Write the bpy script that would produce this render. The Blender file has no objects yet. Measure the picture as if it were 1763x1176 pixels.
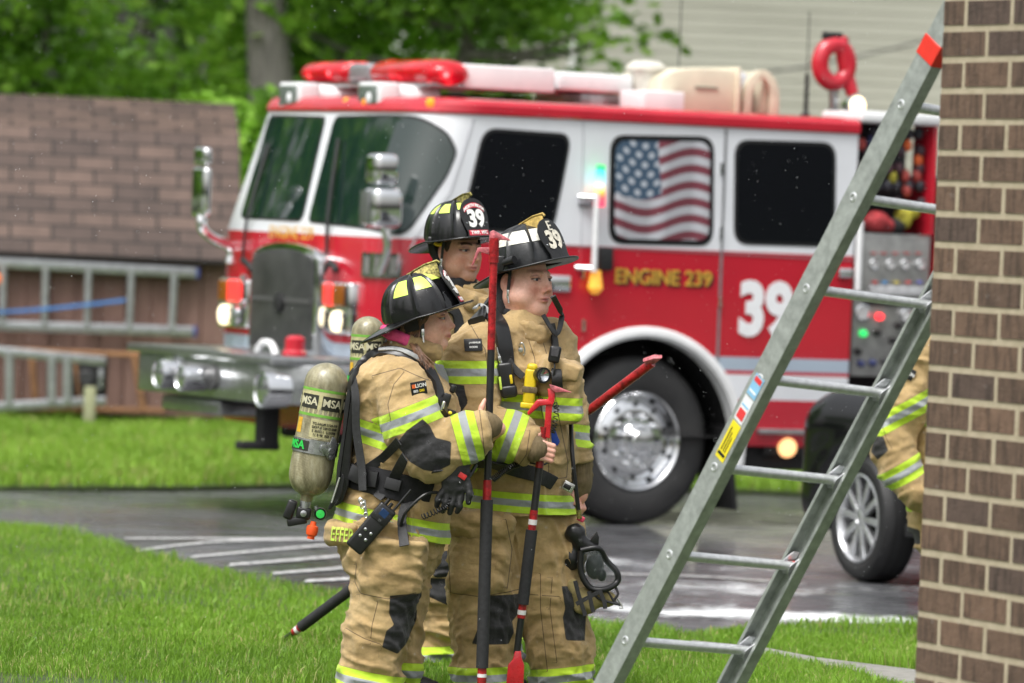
import bpy, bmesh, math, random
import numpy as np
from mathutils import Vector, Matrix, noise as mnoise
PI = math.pi; R = math.radians
random.seed(7)
scn = bpy.context.scene
COL = scn.collection

# ------------------------------------------------------------------ camera
CAM = Vector((0, 0, 1.85)); FPX = 9794.0
_ph = math.atan(220/9794.0); _ro = R(2.4)
_f = Vector((0, math.cos(_ph), -math.sin(_ph)))
_r0 = Vector((1, 0, 0)); _u0 = Vector((0, math.sin(_ph), math.cos(_ph)))
_r = _r0*math.cos(_ro) + _u0*math.sin(_ro)
_u = _u0*math.cos(_ro) - _r0*math.sin(_ro)
cd = bpy.data.cameras.new('camera'); cam = bpy.data.objects.new('camera', cd); COL.objects.link(cam)
cam.matrix_world = Matrix(((_r.x, _u.x, -_f.x, CAM.x), (_r.y, _u.y, -_f.y, CAM.y), (_r.z, _u.z, -_f.z, CAM.z), (0, 0, 0, 1)))
cd.lens = 200; cd.sensor_width = 36; cd.clip_start = 0.5; cd.clip_end = 2000
cd.dof.use_dof = True; cd.dof.focus_distance = 21.3; cd.dof.aperture_fstop = 3.6
scn.camera = cam
# ------------------------------------------------------------------ light: overcast rain
SUN_EL, SUN_AZ = R(62), R(215)
w = bpy.data.worlds.new('World'); scn.world = w; w.use_nodes = True
nt = w.node_tree; nt.nodes.clear()
sky = nt.nodes.new('ShaderNodeTexSky'); sky.sky_type = 'NISHITA'; sky.sun_disc = False
sky.sun_elevation = SUN_EL; sky.sun_rotation = SUN_AZ; sky.air_density = 2.0; sky.dust_density = 7.0; sky.ozone_density = 1.5
hs = nt.nodes.new('ShaderNodeHueSaturation'); hs.inputs['Saturation'].default_value = 0.18
bg = nt.nodes.new('ShaderNodeBackground'); bg.inputs[1].default_value = 0.15
wo = nt.nodes.new('ShaderNodeOutputWorld')
nt.links.new(sky.outputs[0], hs.inputs['Color']); nt.links.new(hs.outputs[0], bg.inputs[0]); nt.links.new(bg.outputs[0], wo.inputs[0])
ld = bpy.data.lights.new('sun', 'SUN'); ld.energy = 1.3; ld.angle = R(25); ld.color = (1, 0.98, 0.95)
lo = bpy.data.objects.new('sun', ld); COL.objects.link(lo)
_sd = Vector((math.sin(SUN_AZ)*math.cos(SUN_EL), math.cos(SUN_AZ)*math.cos(SUN_EL), math.sin(SUN_EL)))
lo.rotation_euler = _sd.to_track_quat('Z', 'Y').to_euler(); lo.location = (0, 0, 40)
scn.view_settings.view_transform = 'Standard'; scn.view_settings.look = 'None'
scn.view_settings.exposure = 0.5; scn.view_settings.gamma = 1
scn.render.resolution_x = 1024; scn.render.resolution_y = 683

# ------------------------------------------------------------------ photo pixel -> world
def Wp(px, py, Y):
    d = _f + _r*((px-881.5)/FPX) - _u*((py-588)/FPX)
    return CAM + d*((Y-CAM.y)/d.y)
def G(px, py, z=0.0):
    d = _f + _r*((px-881.5)/FPX) - _u*((py-588)/FPX)
    return CAM + d*((z-CAM.z)/d.z)
def onplane(px, py, p0, n):
    d = _f + _r*((px-881.5)/FPX) - _u*((py-588)/FPX)
    return CAM + d*((p0-CAM).dot(n)/d.dot(n))
def proj(p):
    q = Vector(p)-CAM; z = q.dot(_f)
    return (881.5+FPX*q.dot(_r)/z, 588-FPX*q.dot(_u)/z)

# ------------------------------------------------------------------ materials
def srgb(c):
    if isinstance(c, str):
        c = [int(c[i:i+2], 16)/255 for i in (0, 2, 4)]
    return tuple((x/12.92 if x <= .04045 else ((x+.055)/1.055)**2.4) for x in c)
MATS = {}
class NT:
    def __init__(s, name):
        s.m = bpy.data.materials.new(name); s.m.use_nodes = True
        s.t = s.m.node_tree; s.b = s.t.nodes['Principled BSDF']
    def n(s, typ, **kw):
        x = s.t.nodes.new('ShaderNode'+typ)
        for k, v in kw.items():
            if k in x.inputs: x.inputs[k].default_value = v
            else: setattr(x, k, v)
        return x
    def l(s, a, b): s.t.links.new(a, b)
    def coord(s, kind='Object'): return s.n('TexCoord').outputs[kind]
    def noise(s, scale, detail=4, rough=.55, vec=None, stretch=None, w=None):
        x = s.n('TexNoise'); x.inputs['Scale'].default_value = scale; x.inputs['Detail'].default_value = detail; x.inputs['Roughness'].default_value = rough
        v = vec or s.coord()
        if stretch:
            mp = s.n('Mapping'); mp.inputs['Scale'].default_value = stretch; s.l(v, mp.inputs[0]); v = mp.outputs[0]
        s.l(v, x.inputs['Vector']); return x.outputs['Fac']
    def ramp(s, fac, stops, interp='LINEAR'):
        x = s.n('ValToRGB'); e = x.color_ramp.elements; x.color_ramp.interpolation = interp
        while len(e) < len(stops): e.new(.5)
        for i, (p, c) in enumerate(stops):
            e[i].position = p; e[i].color = (*c[:3], 1) if len(c) >= 3 else (c[0],)*3+(1,)
        s.l(fac, x.inputs[0]); return x.outputs[0]
    def mix(s, fac, a, b, mode='MIX'):
        x = s.n('Mix', data_type='RGBA', blend_type=mode)
        for v, i in ((fac, 0), (a, 6), (b, 7)):
            if hasattr(v, 'links') or hasattr(v, 'is_output'): s.l(v, x.inputs[i])
            else: x.inputs[i].default_value = v if i == 0 else (*v[:3], 1)
        return x.outputs[2]
    def math(s, op, a, b=None, c=None):
        x = s.n('Math', operation=op)
        for i, v in enumerate((a, b, c)):
            if v is None: continue
            if hasattr(v, 'is_output'): s.l(v, x.inputs[i])
            else: x.inputs[i].default_value = v
        return x.outputs[0]
    def bump(s, h, strength=.3, dist=.01):
        x = s.n('Bump'); x.inputs['Strength'].default_value = strength; x.inputs['Distance'].default_value = dist
        s.l(h, x.inputs['Height']); s.l(x.outputs[0], s.b.inputs['Normal']); return x.outputs[0]
def mat(name, col, rough=.5, metal=0., nz=0.12, ns=30., bump=0., bs=80., coat=0., ior=1.5, emit=None, es=1., trans=0., stretch=None):
    """plain principled material with a little procedural mottling"""
    if name in MATS: return MATS[name]
    s = NT(name); b = s.b; c = srgb(col) if isinstance(col, str) else col
    b.inputs['Roughness'].default_value = rough; b.inputs['Metallic'].default_value = metal; b.inputs['IOR'].default_value = ior
    b.inputs['Coat Weight'].default_value = coat; b.inputs['Coat Roughness'].default_value = .05
    if nz > 0:
        f = s.noise(ns, 5, .6, stretch=stretch)
        lo_ = tuple(x*(1-nz*1.6) for x in c); hi_ = tuple(min(1, x*(1+nz*1.2)) for x in c)
        s.l(s.ramp(f, [(.3, lo_), (.7, hi_)]), b.inputs['Base Color'])
        s.l(s.math('MULTIPLY_ADD', s.noise(ns*1.7, 3), nz*.8, rough-nz*.4), b.inputs['Roughness'])
    else: b.inputs['Base Color'].default_value = (*c, 1)
    if bump > 0: s.bump(s.noise(bs, 4, .6, stretch=stretch), bump, .004)
    if emit: b.inputs['Emission Color'].default_value = (*emit, 1); b.inputs['Emission Strength'].default_value = es
    if trans: b.inputs['Transmission Weight'].default_value = trans
    MATS[name] = s.m; return s.m

# ------------------------------------------------------------------ objects
def tag(o, label=None, cat=None, group=None, kind=None):
    if label: o['label'] = label
    if cat: o['category'] = cat
    if group: o['group'] = group
    if kind: o['kind'] = kind
    return o
def empty(name, label, cat, loc=(0, 0, 0), rz=0, group=None):
    o = bpy.data.objects.new(name, None); COL.objects.link(o); o.location = loc; o.rotation_euler = (0, 0, rz)
    o.empty_display_size = .1
    tag(o, label, cat, group); bpy.context.view_layer.update(); return o
def wmat(o):
    m = o.matrix_basis.copy()
    while o.parent: o = o.parent; m = o.matrix_basis @ m
    return m
class MB:
    """mesh collector: local coordinates, several materials"""
    def __init__(s): s.v = []; s.f = []; s.mi = []; s.mats = []; s.sm = []
    def midx(s, m):
        if m not in s.mats: s.mats.append(m)
        return s.mats.index(m)
    def add(s, vs, fs, m=None, M=None, smooth=True):
        b = len(s.v); k = s.midx(m) if m is not None else 0
        s.v += [tuple((M @ Vector(p)) if M else p) for p in vs]
        for f in fs: s.f.append(tuple(b+i for i in f)); s.mi.append(k); s.sm.append(smooth)
        return s
    def bm(s, bm_, m=None, M=None, smooth=True):
        bm_.verts.index_update()
        s.add([v.co[:] for v in bm_.verts], [[v.index for v in f.verts] for f in bm_.faces], m, M, smooth); bm_.free(); return s
    def box(s, c, sz, m=None, bev=0, seg=2, M=None, rot=None, taper=None):
        b = bmesh.new(); bmesh.ops.create_cube(b, size=1)
        for v in b.verts:
            k = 1
            if taper and v.co.z > 0: v.co.x *= taper[0]; v.co.y *= taper[1]
            v.co = Vector((v.co.x*sz[0], v.co.y*sz[1], v.co.z*sz[2]))
        if bev > 0: bmesh.ops.bevel(b, geom=b.edges[:], offset=min(bev, min(sz)*.49), segments=seg, affect='EDGES', profile=.5)
        T = Matrix.Translation(c)
        if rot is not None: T = T @ (rot if isinstance(rot, Matrix) else Matrix.Rotation(rot[0], 4, 'X') @ Matrix.Rotation(rot[1], 4, 'Y') @ Matrix.Rotation(rot[2], 4, 'Z')).to_4x4()
        return s.bm(b, m, (M @ T) if M else T)
    def tube(s, pts, r, m=None, n=12, M=None, cap=True, flat=None):
        """tube through points; r scalar or list; flat=(wx,wy,upvector) gives a strap"""
        P = [Vector(p) for p in pts]; k = len(P)
        rr = r if isinstance(r, (list, tuple)) else [r]*k
        vs = []; ref = None
        for i, p in enumerate(P):
            t = (P[min(i+1, k-1)]-P[max(i-1, 0)]).normalized()
            if flat: a = flat[2].cross(t).normalized() if isinstance(flat[2], Vector) else flat[2][i].cross(t).normalized(); b = t.cross(a)
            else:
                if ref is None: ref = Vector((0, 0, 1)) if abs(t.z) < .9 else Vector((1, 0, 0))
                a = ref.cross(t).normalized(); b = t.cross(a); ref = b
            for j in range(n):
                th = 2*PI*j/n
                if flat:
                    c, q = math.cos(th), math.sin(th); e = .35
                    vs.append(p + a*(flat[0]*math.copysign(abs(c)**e, c)) + b*(flat[1]*math.copysign(abs(q)**e, q)))
                else: vs.append(p + (a*math.cos(th)+b*math.sin(th))*rr[i])
        fs = [(i*n+j, i*n+(j+1) % n, (i+1)*n+(j+1) % n, (i+1)*n+j) for i in range(k-1) for j in range(n)]
        if cap: fs += [tuple(range(n))[::-1], tuple(range((k-1)*n, k*n))]
        return s.add(vs, fs, m, M)
    def lathe(s, prof, m=None, n=32, M=None, axis='Z', a0=0, a1=2*PI):
        """prof: (r, z) list, revolved"""
        full = abs(a1-a0-2*PI) < 1e-6; k = n if full else n+1; vs = []
        for (r_, z) in prof:
            for j in range(k):
                th = a0+(a1-a0)*j/n; c, q = r_*math.cos(th), r_*math.sin(th)
                vs.append({'Z': (c, q, z), 'Y': (c, z, q), 'X': (z, c, q)}[axis])
        fs = []
        for i in range(len(prof)-1):
            for j in range(n):
                j2 = (j+1) % k
                fs.append((i*k+j, i*k+j2, (i+1)*k+j2, (i+1)*k+j))
        return s.add(vs, fs, m, M)
    def prism(s, poly, z0, z1, m=None, M=None, bev=0, smooth=False):
        """poly in xy extruded z0..z1 then mapped by M"""
        b = bmesh.new(); vs = [b.verts.new((x, y, z0)) for x, y in poly]; f = b.faces.new(vs)
        g = bmesh.ops.extrude_face_region(b, geom=[f]); bmesh.ops.translate(b, vec=(0, 0, z1-z0), verts=[v for v in g['geom'] if isinstance(v, bmesh.types.BMVert)])
        bmesh.ops.recalc_face_normals(b, faces=b.faces[:])
        if bev > 0: bmesh.ops.bevel(b, geom=b.edges[:], offset=bev, segments=2, affect='EDGES', profile=.5)
        return s.bm(b, m, M, smooth)
    def build(s, name, m=None, parent=None, angle=40, recalc=True):
        me = bpy.data.meshes.new(name); me.from_pydata(s.v, [], s.f)
        for mm in (s.mats if s.mats and s.mats[0] is not None else [m]): me.materials.append(mm)
        if s.mats and s.mats[0] is not None: me.polygons.foreach_set('material_index', s.mi)
        if recalc:
            b = bmesh.new(); b.from_mesh(me); bmesh.ops.recalc_face_normals(b, faces=b.faces[:]); b.to_mesh(me); b.free()
        me.polygons.foreach_set('use_smooth', [True]*len(me.polygons)); me.set_sharp_from_angle(angle=R(angle)); me.update()
        o = bpy.data.objects.new(name, me); COL.objects.link(o); o.parent = parent; return o
def rrect(x0, y0, x1, y1, r, n=6):
    out = []
    for cx, cy, a in ((x1-r, y1-r, 0), (x0+r, y1-r, PI/2), (x0+r, y0+r, PI), (x1-r, y0+r, 1.5*PI)):
        for i in range(n+1): out.append((cx+r*math.cos(a+PI/2*i/n), cy+r*math.sin(a+PI/2*i/n)))
    return out
def rpoly(pts, r, n=5):
    """round the corners of a polygon"""
    out = []; k = len(pts)
    for i in range(k):
        p, a, b = Vector(pts[i]), Vector(pts[i-1]), Vector(pts[(i+1) % k])
        rr = r[i] if isinstance(r, (list, tuple)) else r
        u, v = (a-p), (b-p); q = min(rr, u.length*.45, v.length*.45); s0 = p+u.normalized()*q; s1 = p+v.normalized()*q
        for j in range(n+1):
            t = j/n; out.append(tuple((s0*(1-t)**2 + p*2*t*(1-t) + s1*t*t)[:]))
    return out
def text_mesh(txt, size, depth=.002, bold=0., align='CENTER', xs=1., spacing=1.):
    cu = bpy.data.curves.new('t', 'FONT'); cu.body = txt; cu.size = size; cu.extrude = depth/2; cu.offset = bold
    cu.align_x = align; cu.align_y = 'CENTER'; cu.space_character = spacing; cu.resolution_u = 4
    o = bpy.data.objects.new('t', cu); COL.objects.link(o); bpy.context.view_layer.update()
    me = bpy.data.meshes.new_from_object(o.evaluated_get(bpy.context.evaluated_depsgraph_get()))
    vs = [(v.co.x*xs, v.co.y, v.co.z) for v in me.vertices]; fs = [tuple(p.vertices) for p in me.polygons]
    bpy.data.objects.remove(o); bpy.data.curves.remove(cu); bpy.data.meshes.remove(me); return vs, fs
def apply_mods(o):
    bpy.context.view_layer.update()
    me = bpy.data.meshes.new_from_object(o.evaluated_get(bpy.context.evaluated_depsgraph_get()))
    old = o.data; o.modifiers.clear(); o.data = me; me.name = o.name
    bpy.data.meshes.remove(old); return o
def frame(p, x, y):
    """4x4 with given origin, x axis, approx y axis"""
    x = Vector(x).normalized(); z = x.cross(Vector(y)).normalized(); y = z.cross(x)
    return Matrix(((x.x, y.x, z.x, p[0]), (x.y, y.y, z.y, p[1]), (x.z, y.z, z.z, p[2]), (0, 0, 0, 1)))
def bez(pts, n=8):
    """Catmull-Rom through points"""
    P = [Vector(p) for p in pts]; out = []
    for i in range(len(P)-1):
        a, b, c, d = P[max(i-1, 0)], P[i], P[i+1], P[min(i+2, len(P)-1)]
        for j in range(n):
            t = j/n; out.append(.5*((2*b)+(c-a)*t+(2*a-5*b+4*c-d)*t*t+(3*b-a-3*c+d)*t**3))
    out.append(P[-1]); return out
# ------------------------------------------------------------------ numpy noise + surface nets
_rs = np.random.RandomState(3); _L = _rs.rand(32, 32, 32).astype(np.float32)
def vnoise(P):
    P = np.asarray(P); i = np.floor(P).astype(int); f = P-i; f = f*f*(3-2*f); i &= 31; j = (i+1) & 31
    x0, y0, z0 = i.T; x1, y1, z1 = j.T; fx, fy, fz = f.T
    l = lambda a, b, t: a+(b-a)*t
    return l(l(l(_L[x0, y0, z0], _L[x1, y0, z0], fx), l(_L[x0, y1, z0], _L[x1, y1, z0], fx), fy),
             l(l(_L[x0, y0, z1], _L[x1, y0, z1], fx), l(_L[x0, y1, z1], _L[x1, y1, z1], fx), fy), fz)*2-1
def smin(a, b, k):
    if k <= 0: return np.minimum(a, b)
    h = np.maximum(k-np.abs(a-b), 0)/k; return np.minimum(a, b)-h*h*k*.25
class SDF:
    """smooth union of tapered capsules and ellipsoids, meshed with surface nets"""
    def __init__(s): s.p = []
    def cone(s, a, b, ra, rb, k=.02, sq=(1, 1, 1), op='+'):
        s.p.append(('c', np.array(a, float), np.array(b, float), ra, rb, k, np.array(sq, float), op)); return s
    def chain(s, pts, rs, k=.02, sq=(1, 1, 1)):
        for i in range(len(pts)-1): s.cone(pts[i], pts[i+1], rs[i], rs[i+1], k, sq)
        return s
    def ell(s, c, r, k=.02, rot=None, op='+'):
        M = np.array((rot if rot is not None else Matrix.Identity(3)).to_3x3().transposed())
        s.p.append(('e', np.array(c, float), np.array(r, float), M, None, k, None, op)); return s
    def box(s, c, hs, rd=.01, k=.01, rot=None, op='+'):
        M = np.array((rot if rot is not None else Matrix.Identity(3)).to_3x3().transposed())
        s.p.append(('b', np.array(c, float), np.array(hs, float), M, rd, k, None, op)); return s
    def dist(s, q, P):
        t = q[0]
        if t == 'c':
            S = q[6]; a, b = q[1]/S, q[2]/S; X = P/S; ba = b-a; L2 = max(ba@ba, 1e-9)
            h = np.clip(((X-a)@ba)/L2, 0, 1); d = np.linalg.norm(X-a-h[..., None]*ba, axis=-1)-(q[3]+(q[4]-q[3])*h); return d*S.min()
        X = (P-q[1])@q[3].T
        if t == 'e':
            k0 = np.linalg.norm(X/q[2], axis=-1); k1 = np.linalg.norm(X/q[2]**2, axis=-1); return k0*(k0-1)/np.maximum(k1, 1e-6)
        d = np.abs(X)-(q[2]-q[4]); return np.linalg.norm(np.maximum(d, 0), axis=-1)+np.minimum(d.max(-1), 0)-q[4]
    def bounds(s, q):
        if q[0] == 'c':
            r = max(q[3], q[4])*q[6]; return np.minimum(q[1], q[2])-r, np.maximum(q[1], q[2])+r
        r = np.full(3, np.linalg.norm(q[2]) if q[0] == 'b' else q[2].max()); return q[1]-r, q[1]+r
    def mesh(s, h=.008, fine=None, hf=.003):
        B = [s.bounds(q) for q in s.p if q[7] == '+']; lo = np.min([b[0] for b in B], 0)-3*h; hi = np.max([b[1] for b in B], 0)+3*h
        ax = []
        for i in range(3):
            a = [lo[i]]
            while a[-1] < hi[i]: a.append(a[-1]+(hf if fine and any(f[0][i]-hf*2 < a[-1] < f[1][i] for f in fine) else h))
            ax.append(np.array(a))
        n = np.array([len(a) for a in ax]); F = np.full(n, 1.0, np.float32)
        for q in s.p:
            b0, b1 = s.bounds(q); m = q[5]+2.5*h
            i0 = np.array([np.searchsorted(ax[i], b0[i]-m) for i in range(3)]); i1 = np.array([np.searchsorted(ax[i], b1[i]+m) for i in range(3)])
            sl = tuple(slice(i0[i], i1[i]) for i in range(3))
            if min(i1-i0) <= 0: continue
            P = np.stack(np.meshgrid(*[ax[i][sl[i]] for i in range(3)], indexing='ij'), -1); d = s.dist(q, P)
            F[sl] = smin(F[sl], d, q[5]) if q[7] == '+' else -smin(-F[sl], d, q[5])
        return surfnet(F, ax)
def surfnet(F, ax_):
    S = F < 0; nx, ny, nz = F.shape
    c = np.zeros((nx-1, ny-1, nz-1), np.int8)
    for a in (0, 1):
        for b in (0, 1):
            for d in (0, 1): c += S[a:nx-1+a, b:ny-1+b, d:nz-1+d]
    act = (c > 0) & (c < 8); idx = -np.ones(c.shape, np.int64); I = np.argwhere(act); idx[act] = np.arange(len(I))
    acc = np.zeros((len(I), 3)); cnt = np.zeros(len(I)); o = [(a, b, d) for a in (0, 1) for b in (0, 1) for d in (0, 1)]
    for p in o:
        for ax in range(3):
            if p[ax]: continue
            q = list(p); q[ax] = 1
            f0 = F[I[:, 0]+p[0], I[:, 1]+p[1], I[:, 2]+p[2]]; f1 = F[I[:, 0]+q[0], I[:, 1]+q[1], I[:, 2]+q[2]]
            m = (f0 < 0) != (f1 < 0); t = np.where(m, f0/np.where(m, f0-f1, 1), 0)
            pt = np.tile(np.array(p, float), (len(I), 1)); pt[:, ax] += t; acc += pt*m[:, None]; cnt += m
    U = I+acc/np.maximum(cnt, 1)[:, None]; V = np.stack([np.interp(U[:, i], np.arange(len(ax_[i])), ax_[i]) for i in range(3)], 1); Q = []
    for ax in range(3):
        u, v = [(1, 2), (2, 0), (0, 1)][ax]; sl0 = [slice(None)]*3; sl1 = [slice(None)]*3; sl0[ax] = slice(0, -1); sl1[ax] = slice(1, None)
        a, b = S[tuple(sl0)], S[tuple(sl1)]; E = np.argwhere(a != b); E = E[(E[:, u] > 0) & (E[:, v] > 0)]
        E = E[(E[:, u] < F.shape[u]-1) & (E[:, v] < F.shape[v]-1)]
        inside = a[E[:, 0], E[:, 1], E[:, 2]]
        def g(du, dv):
            e = E.copy(); e[:, u] -= du; e[:, v] -= dv; return idx[e[:, 0], e[:, 1], e[:, 2]]
        q = np.stack([g(1, 1), g(0, 1), g(0, 0), g(1, 0)], 1); q[~inside] = q[~inside][:, ::-1]; Q.append(q)
    return V, np.concatenate(Q)
def vnormals(V, Q):
    n = np.cross(V[Q[:, 2]]-V[Q[:, 0]], V[Q[:, 3]]-V[Q[:, 1]]); N = np.zeros_like(V)
    for k in range(4): np.add.at(N, Q[:, k], n)
    return N/np.maximum(np.linalg.norm(N, axis=1), 1e-9)[:, None]
def relax(V, Q, it=2, w=.5):
    for _ in range(it):
        A = np.zeros_like(V); c = np.zeros(len(V))
        for k in range(4):
            for j in (1, 3): np.add.at(A, Q[:, k], V[Q[:, (k+j) % 4]]); np.add.at(c, Q[:, k], 1)
        V = V*(1-w)+w*A/np.maximum(c, 1)[:, None]
    return V
def np_obj(name, V, Q, mats, parent=None, attrs=None, mi=None):
    me = bpy.data.meshes.new(name); me.vertices.add(len(V)); me.vertices.foreach_set('co', np.asarray(V, np.float32).ravel())
    k = Q.shape[1]; me.loops.add(len(Q)*k); me.loops.foreach_set('vertex_index', Q.ravel().astype(np.int32))
    me.polygons.add(len(Q)); me.polygons.foreach_set('loop_start', np.arange(len(Q), dtype=np.int32)*k)
    me.polygons.foreach_set('use_smooth', np.ones(len(Q), bool))
    for m in (mats if isinstance(mats, (list, tuple)) else [mats]): me.materials.append(m)
    if mi is not None: me.polygons.foreach_set('material_index', np.asarray(mi, np.int32))
    for an, (dom, arr) in (attrs or {}).items():
        typ = 'FLOAT' if arr.ndim == 1 else 'FLOAT_COLOR'
        a = me.attributes.new(an, typ, dom); a.data.foreach_set('value' if typ == 'FLOAT' else 'color', np.asarray(arr, np.float32).ravel())
    me.update(); me.validate(); o = bpy.data.objects.new(name, me); COL.objects.link(o); o.parent = parent; return o
# ================================================================== SETTING
def noise_mat(name, stops, scale, rough=(.5, .9), bump=.3, bs=None, dist=.02, stretch=None, detail=8):
    s = NT(name); f = s.noise(scale, detail, .62, stretch=stretch); s.l(s.ramp(f, stops), s.b.inputs['Base Color'])
    g = s.noise(scale*.6, 4, stretch=stretch); s.l(s.math('MULTIPLY_ADD', g, rough[1]-rough[0], rough[0]), s.b.inputs['Roughness'])
    if bump: s.bump(s.noise(bs or scale*6, 6, .7), bump, dist)
    return s.m
M_soil = noise_mat('soil', [(.3, (.03, .045, .012)), (.7, (.06, .10, .02))], 9, bump=.5)
def road_mat():
    s = NT('wet_asphalt'); b = s.b
    big = s.noise(.9, 5, .6); fine = s.noise(160, 3, .7)
    col = s.mix(s.ramp(big, [(.35, (0,)*3), (.65, (1,)*3)]), (.080, .082, .088), (.140, .142, .150))
    agg = s.ramp(fine, [(.45, (.55,)*3), (.62, (1.5,)*3)])
    s.l(s.mix(1., col, agg, 'MULTIPLY'), b.inputs['Base Color'])
    wet = s.noise(1.6, 6, .6, stretch=(1, 2.2, 1))
    s.l(s.ramp(wet, [(.36, (.09,)*3), (.48, (.28,)*3), (.68, (.5,)*3)]), b.inputs['Roughness'])
    b.inputs['Specular IOR Level'].default_value = .45
    s.bump(s.noise(110, 3, .7), .45, .004)
    pd = s.noise(.55, 7, .62, None, (1, .45, 1)); s.l(s.ramp(pd, [(.44, (.04,)*3), (.54, (.4,)*3), (.62, (.85,)*3)]), b.inputs['Coat Weight']); b.inputs['Coat Roughness'].default_value = .07; s.l(s.n('NewGeometry').outputs['Normal'], b.inputs['Coat Normal']) if False else None
    cb = s.n('Bump'); cb.inputs['Strength'].default_value = .08; cb.inputs['Distance'].default_value = .004; s.l(s.noise(25, 3, .6), cb.inputs['Height']); s.l(cb.outputs[0], b.inputs['Coat Normal']); return s.m
M_road = road_mat()
def sheet(name, pts, z, m, kind='structure', th=0):
    mb = MB()
    if th: mb.prism(pts, z-th, z, m)
    else: mb.add([(x, y, z) for x, y in pts], [tuple(range(len(pts)))], m, smooth=False)
    o = mb.build(name, m); 
    if kind: o['kind'] = kind
    return o
gx = lambda *a: tuple(G(*a)[:2])
sheet('ground', [(-120, -20), (120, -20), (120, 200), (-120, 200)], -.03, M_soil)
# asphalt driveway running across the picture
far_edge = [(-40, 33), gx(-500, 822), gx(0, 829), gx(300, 830), gx(600, 832), gx(900, 836), gx(1300, 844), gx(1700, 862), (14, 38)]
sheet('driveway', [(-40, 12), (14, 12)] + far_edge[::-1], -.012, M_road)
NEAR = [gx(x, y, .03) for x, y in ((-420, 850), (-120, 886), (0, 903), (90, 912), (180, 930), (240, 950), (300, 962), (370, 985), (440, 1000), (520, 1010), (600, 1022), (760, 1052), (900, 1068), (1010, 1073), (1100, 1083), (1182, 1096), (1225, 1090), (1273, 1080), (1392, 1073), (1572, 1073), (1760, 1080))]
sheet('near_lawn', NEAR + [(6, 12), (-14, 12), (-14, NEAR[0][1])], .03, M_soil, th=.045)
FAR = [gx(-500, 822, .02), gx(0, 829, .05), gx(300, 830, .05), gx(600, 832, .02), gx(900, 836, .02), gx(1300, 844, .02), gx(1700, 862, .02), (16, 38)]
sheet('far_lawn', [(-40, 33)] + FAR + [(40, 90), (-40, 90)], .02, M_soil, th=.035)
# concrete garden path crossing the near lawn
M_conc = noise_mat('path_concrete', [(.3, (.17, .165, .15)), (.7, (.30, .29, .265))], 14, (.55, .9), .35, 90, .004)
PATH = [gx(x, y, .05) for x, y in ((1190, 1100), (1319, 1113), (1410, 1130), (1500, 1141), (1590, 1152), (1760, 1172), (1760, 1200), (1560, 1176), (1456, 1148), (1330, 1124), (1190, 1106))]
sheet('garden_path', PATH, .045, M_conc, th=.02)
# worn white hatch lines painted on the asphalt
M_line = noise_mat('worn_white_paint', [(.36, (.12, .12, .12)), (.50, (.5, .5, .5)), (.7, (.66, .66, .66))], 22, (.35, .6), .2, 120, .002)
def ribbon(pp, wd, z):
    P = bez([Vector((*gx(*q), z)) for q in pp], 6); mb = MB(); vs = []
    for i, p in enumerate(P): vs += [p+Vector((0, wd/2, 0)), p-Vector((0, wd/2, 0))]
    mb.add(vs, [(2*i, 2*i+1, 2*i+3, 2*i+2) for i in range(len(P)-1)], M_line); return mb
LN = MB()
for pp, wd in ((((215, 925), (400, 925), (620, 926), (900, 930)), .14), (((235, 946), (330, 934), (420, 928), (560, 926)), .2), (((330, 957), (430, 948), (520, 940), (640, 932)), .2),
               (((395, 970), (500, 962), (640, 950)), .22), (((470, 985), (560, 978), (660, 970)), .2), (((525, 998), (600, 994), (760, 985)), .2), (((1000, 985), (1200, 990), (1350, 1000)), .1)):
    q = ribbon(pp, wd, -.006+random.random()*.002); LN.add(q.v, q.f, M_line)
o = LN.build('painted_line'); o['kind'] = 'structure'
# foam on the driveway; its thin outer patches paint in light reflected off wet asphalt
def foam_mat():
    s = NT('foam'); b = s.b; c = s.coord()
    b.inputs['Base Color'].default_value = (.86, .88, .9, 1); b.inputs['Roughness'].default_value = .55
    f = s.noise(1.5, 9, .66, c, (1, .55, 1)); g = s.noise(14, 5, .7, c)
    a = s.n('Attribute', attribute_name='edge').outputs['Fac']
    v = s.math('ADD', s.math('MULTIPLY_ADD', g, .3, f), s.math('MULTIPLY', a, .33))
    s.l(s.ramp(v, [(.80, (0,)*3), (.90, (.35,)*3), (1.02, (.85,)*3)]), b.inputs['Alpha']); s.bump(g, .6, .01); return s.m
nx, ny = 60, 50; x0, x1, y0, y1 = -.2, 3.4, 25.3, 31.2
xs, ys = np.meshgrid(np.linspace(x0, x1, nx), np.linspace(y0, y1, ny), indexing='ij')
V = np.stack([xs.ravel(), ys.ravel(), np.full(xs.size, -.004)], 1); idx = np.arange(nx*ny).reshape(nx, ny)
Q = np.stack([idx[:-1, :-1], idx[1:, :-1], idx[1:, 1:], idx[:-1, 1:]], -1).reshape(-1, 4)
cx_, cy_ = gx(1330, 1058); cx2, cy2 = gx(1280, 1000); cx3, cy3 = gx(1050, 960)
E = np.maximum.reduce([np.exp(-((xs-cx_)/1.0)**2-((ys-cy_)/.5)**2)*1.25, .62*np.exp(-((xs-cx2)/1.0)**2-((ys-cy2)/1.5)**2), .5*np.exp(-((xs-cx3)/.7)**2-((ys-cy3)/1.2)**2)]).ravel()
E *= np.clip(np.minimum.reduce([(xs-x0), (x1-xs), (ys-y0)*2, (y1-ys)]).ravel()*3, 0, 1)
o = np_obj('foam', V, Q, foam_mat(), attrs={'edge': ('POINT', E)}); tag(o, 'white soapy foam with thin painted-in reflection patches over the wet driveway', 'foam', kind='stuff')

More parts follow.
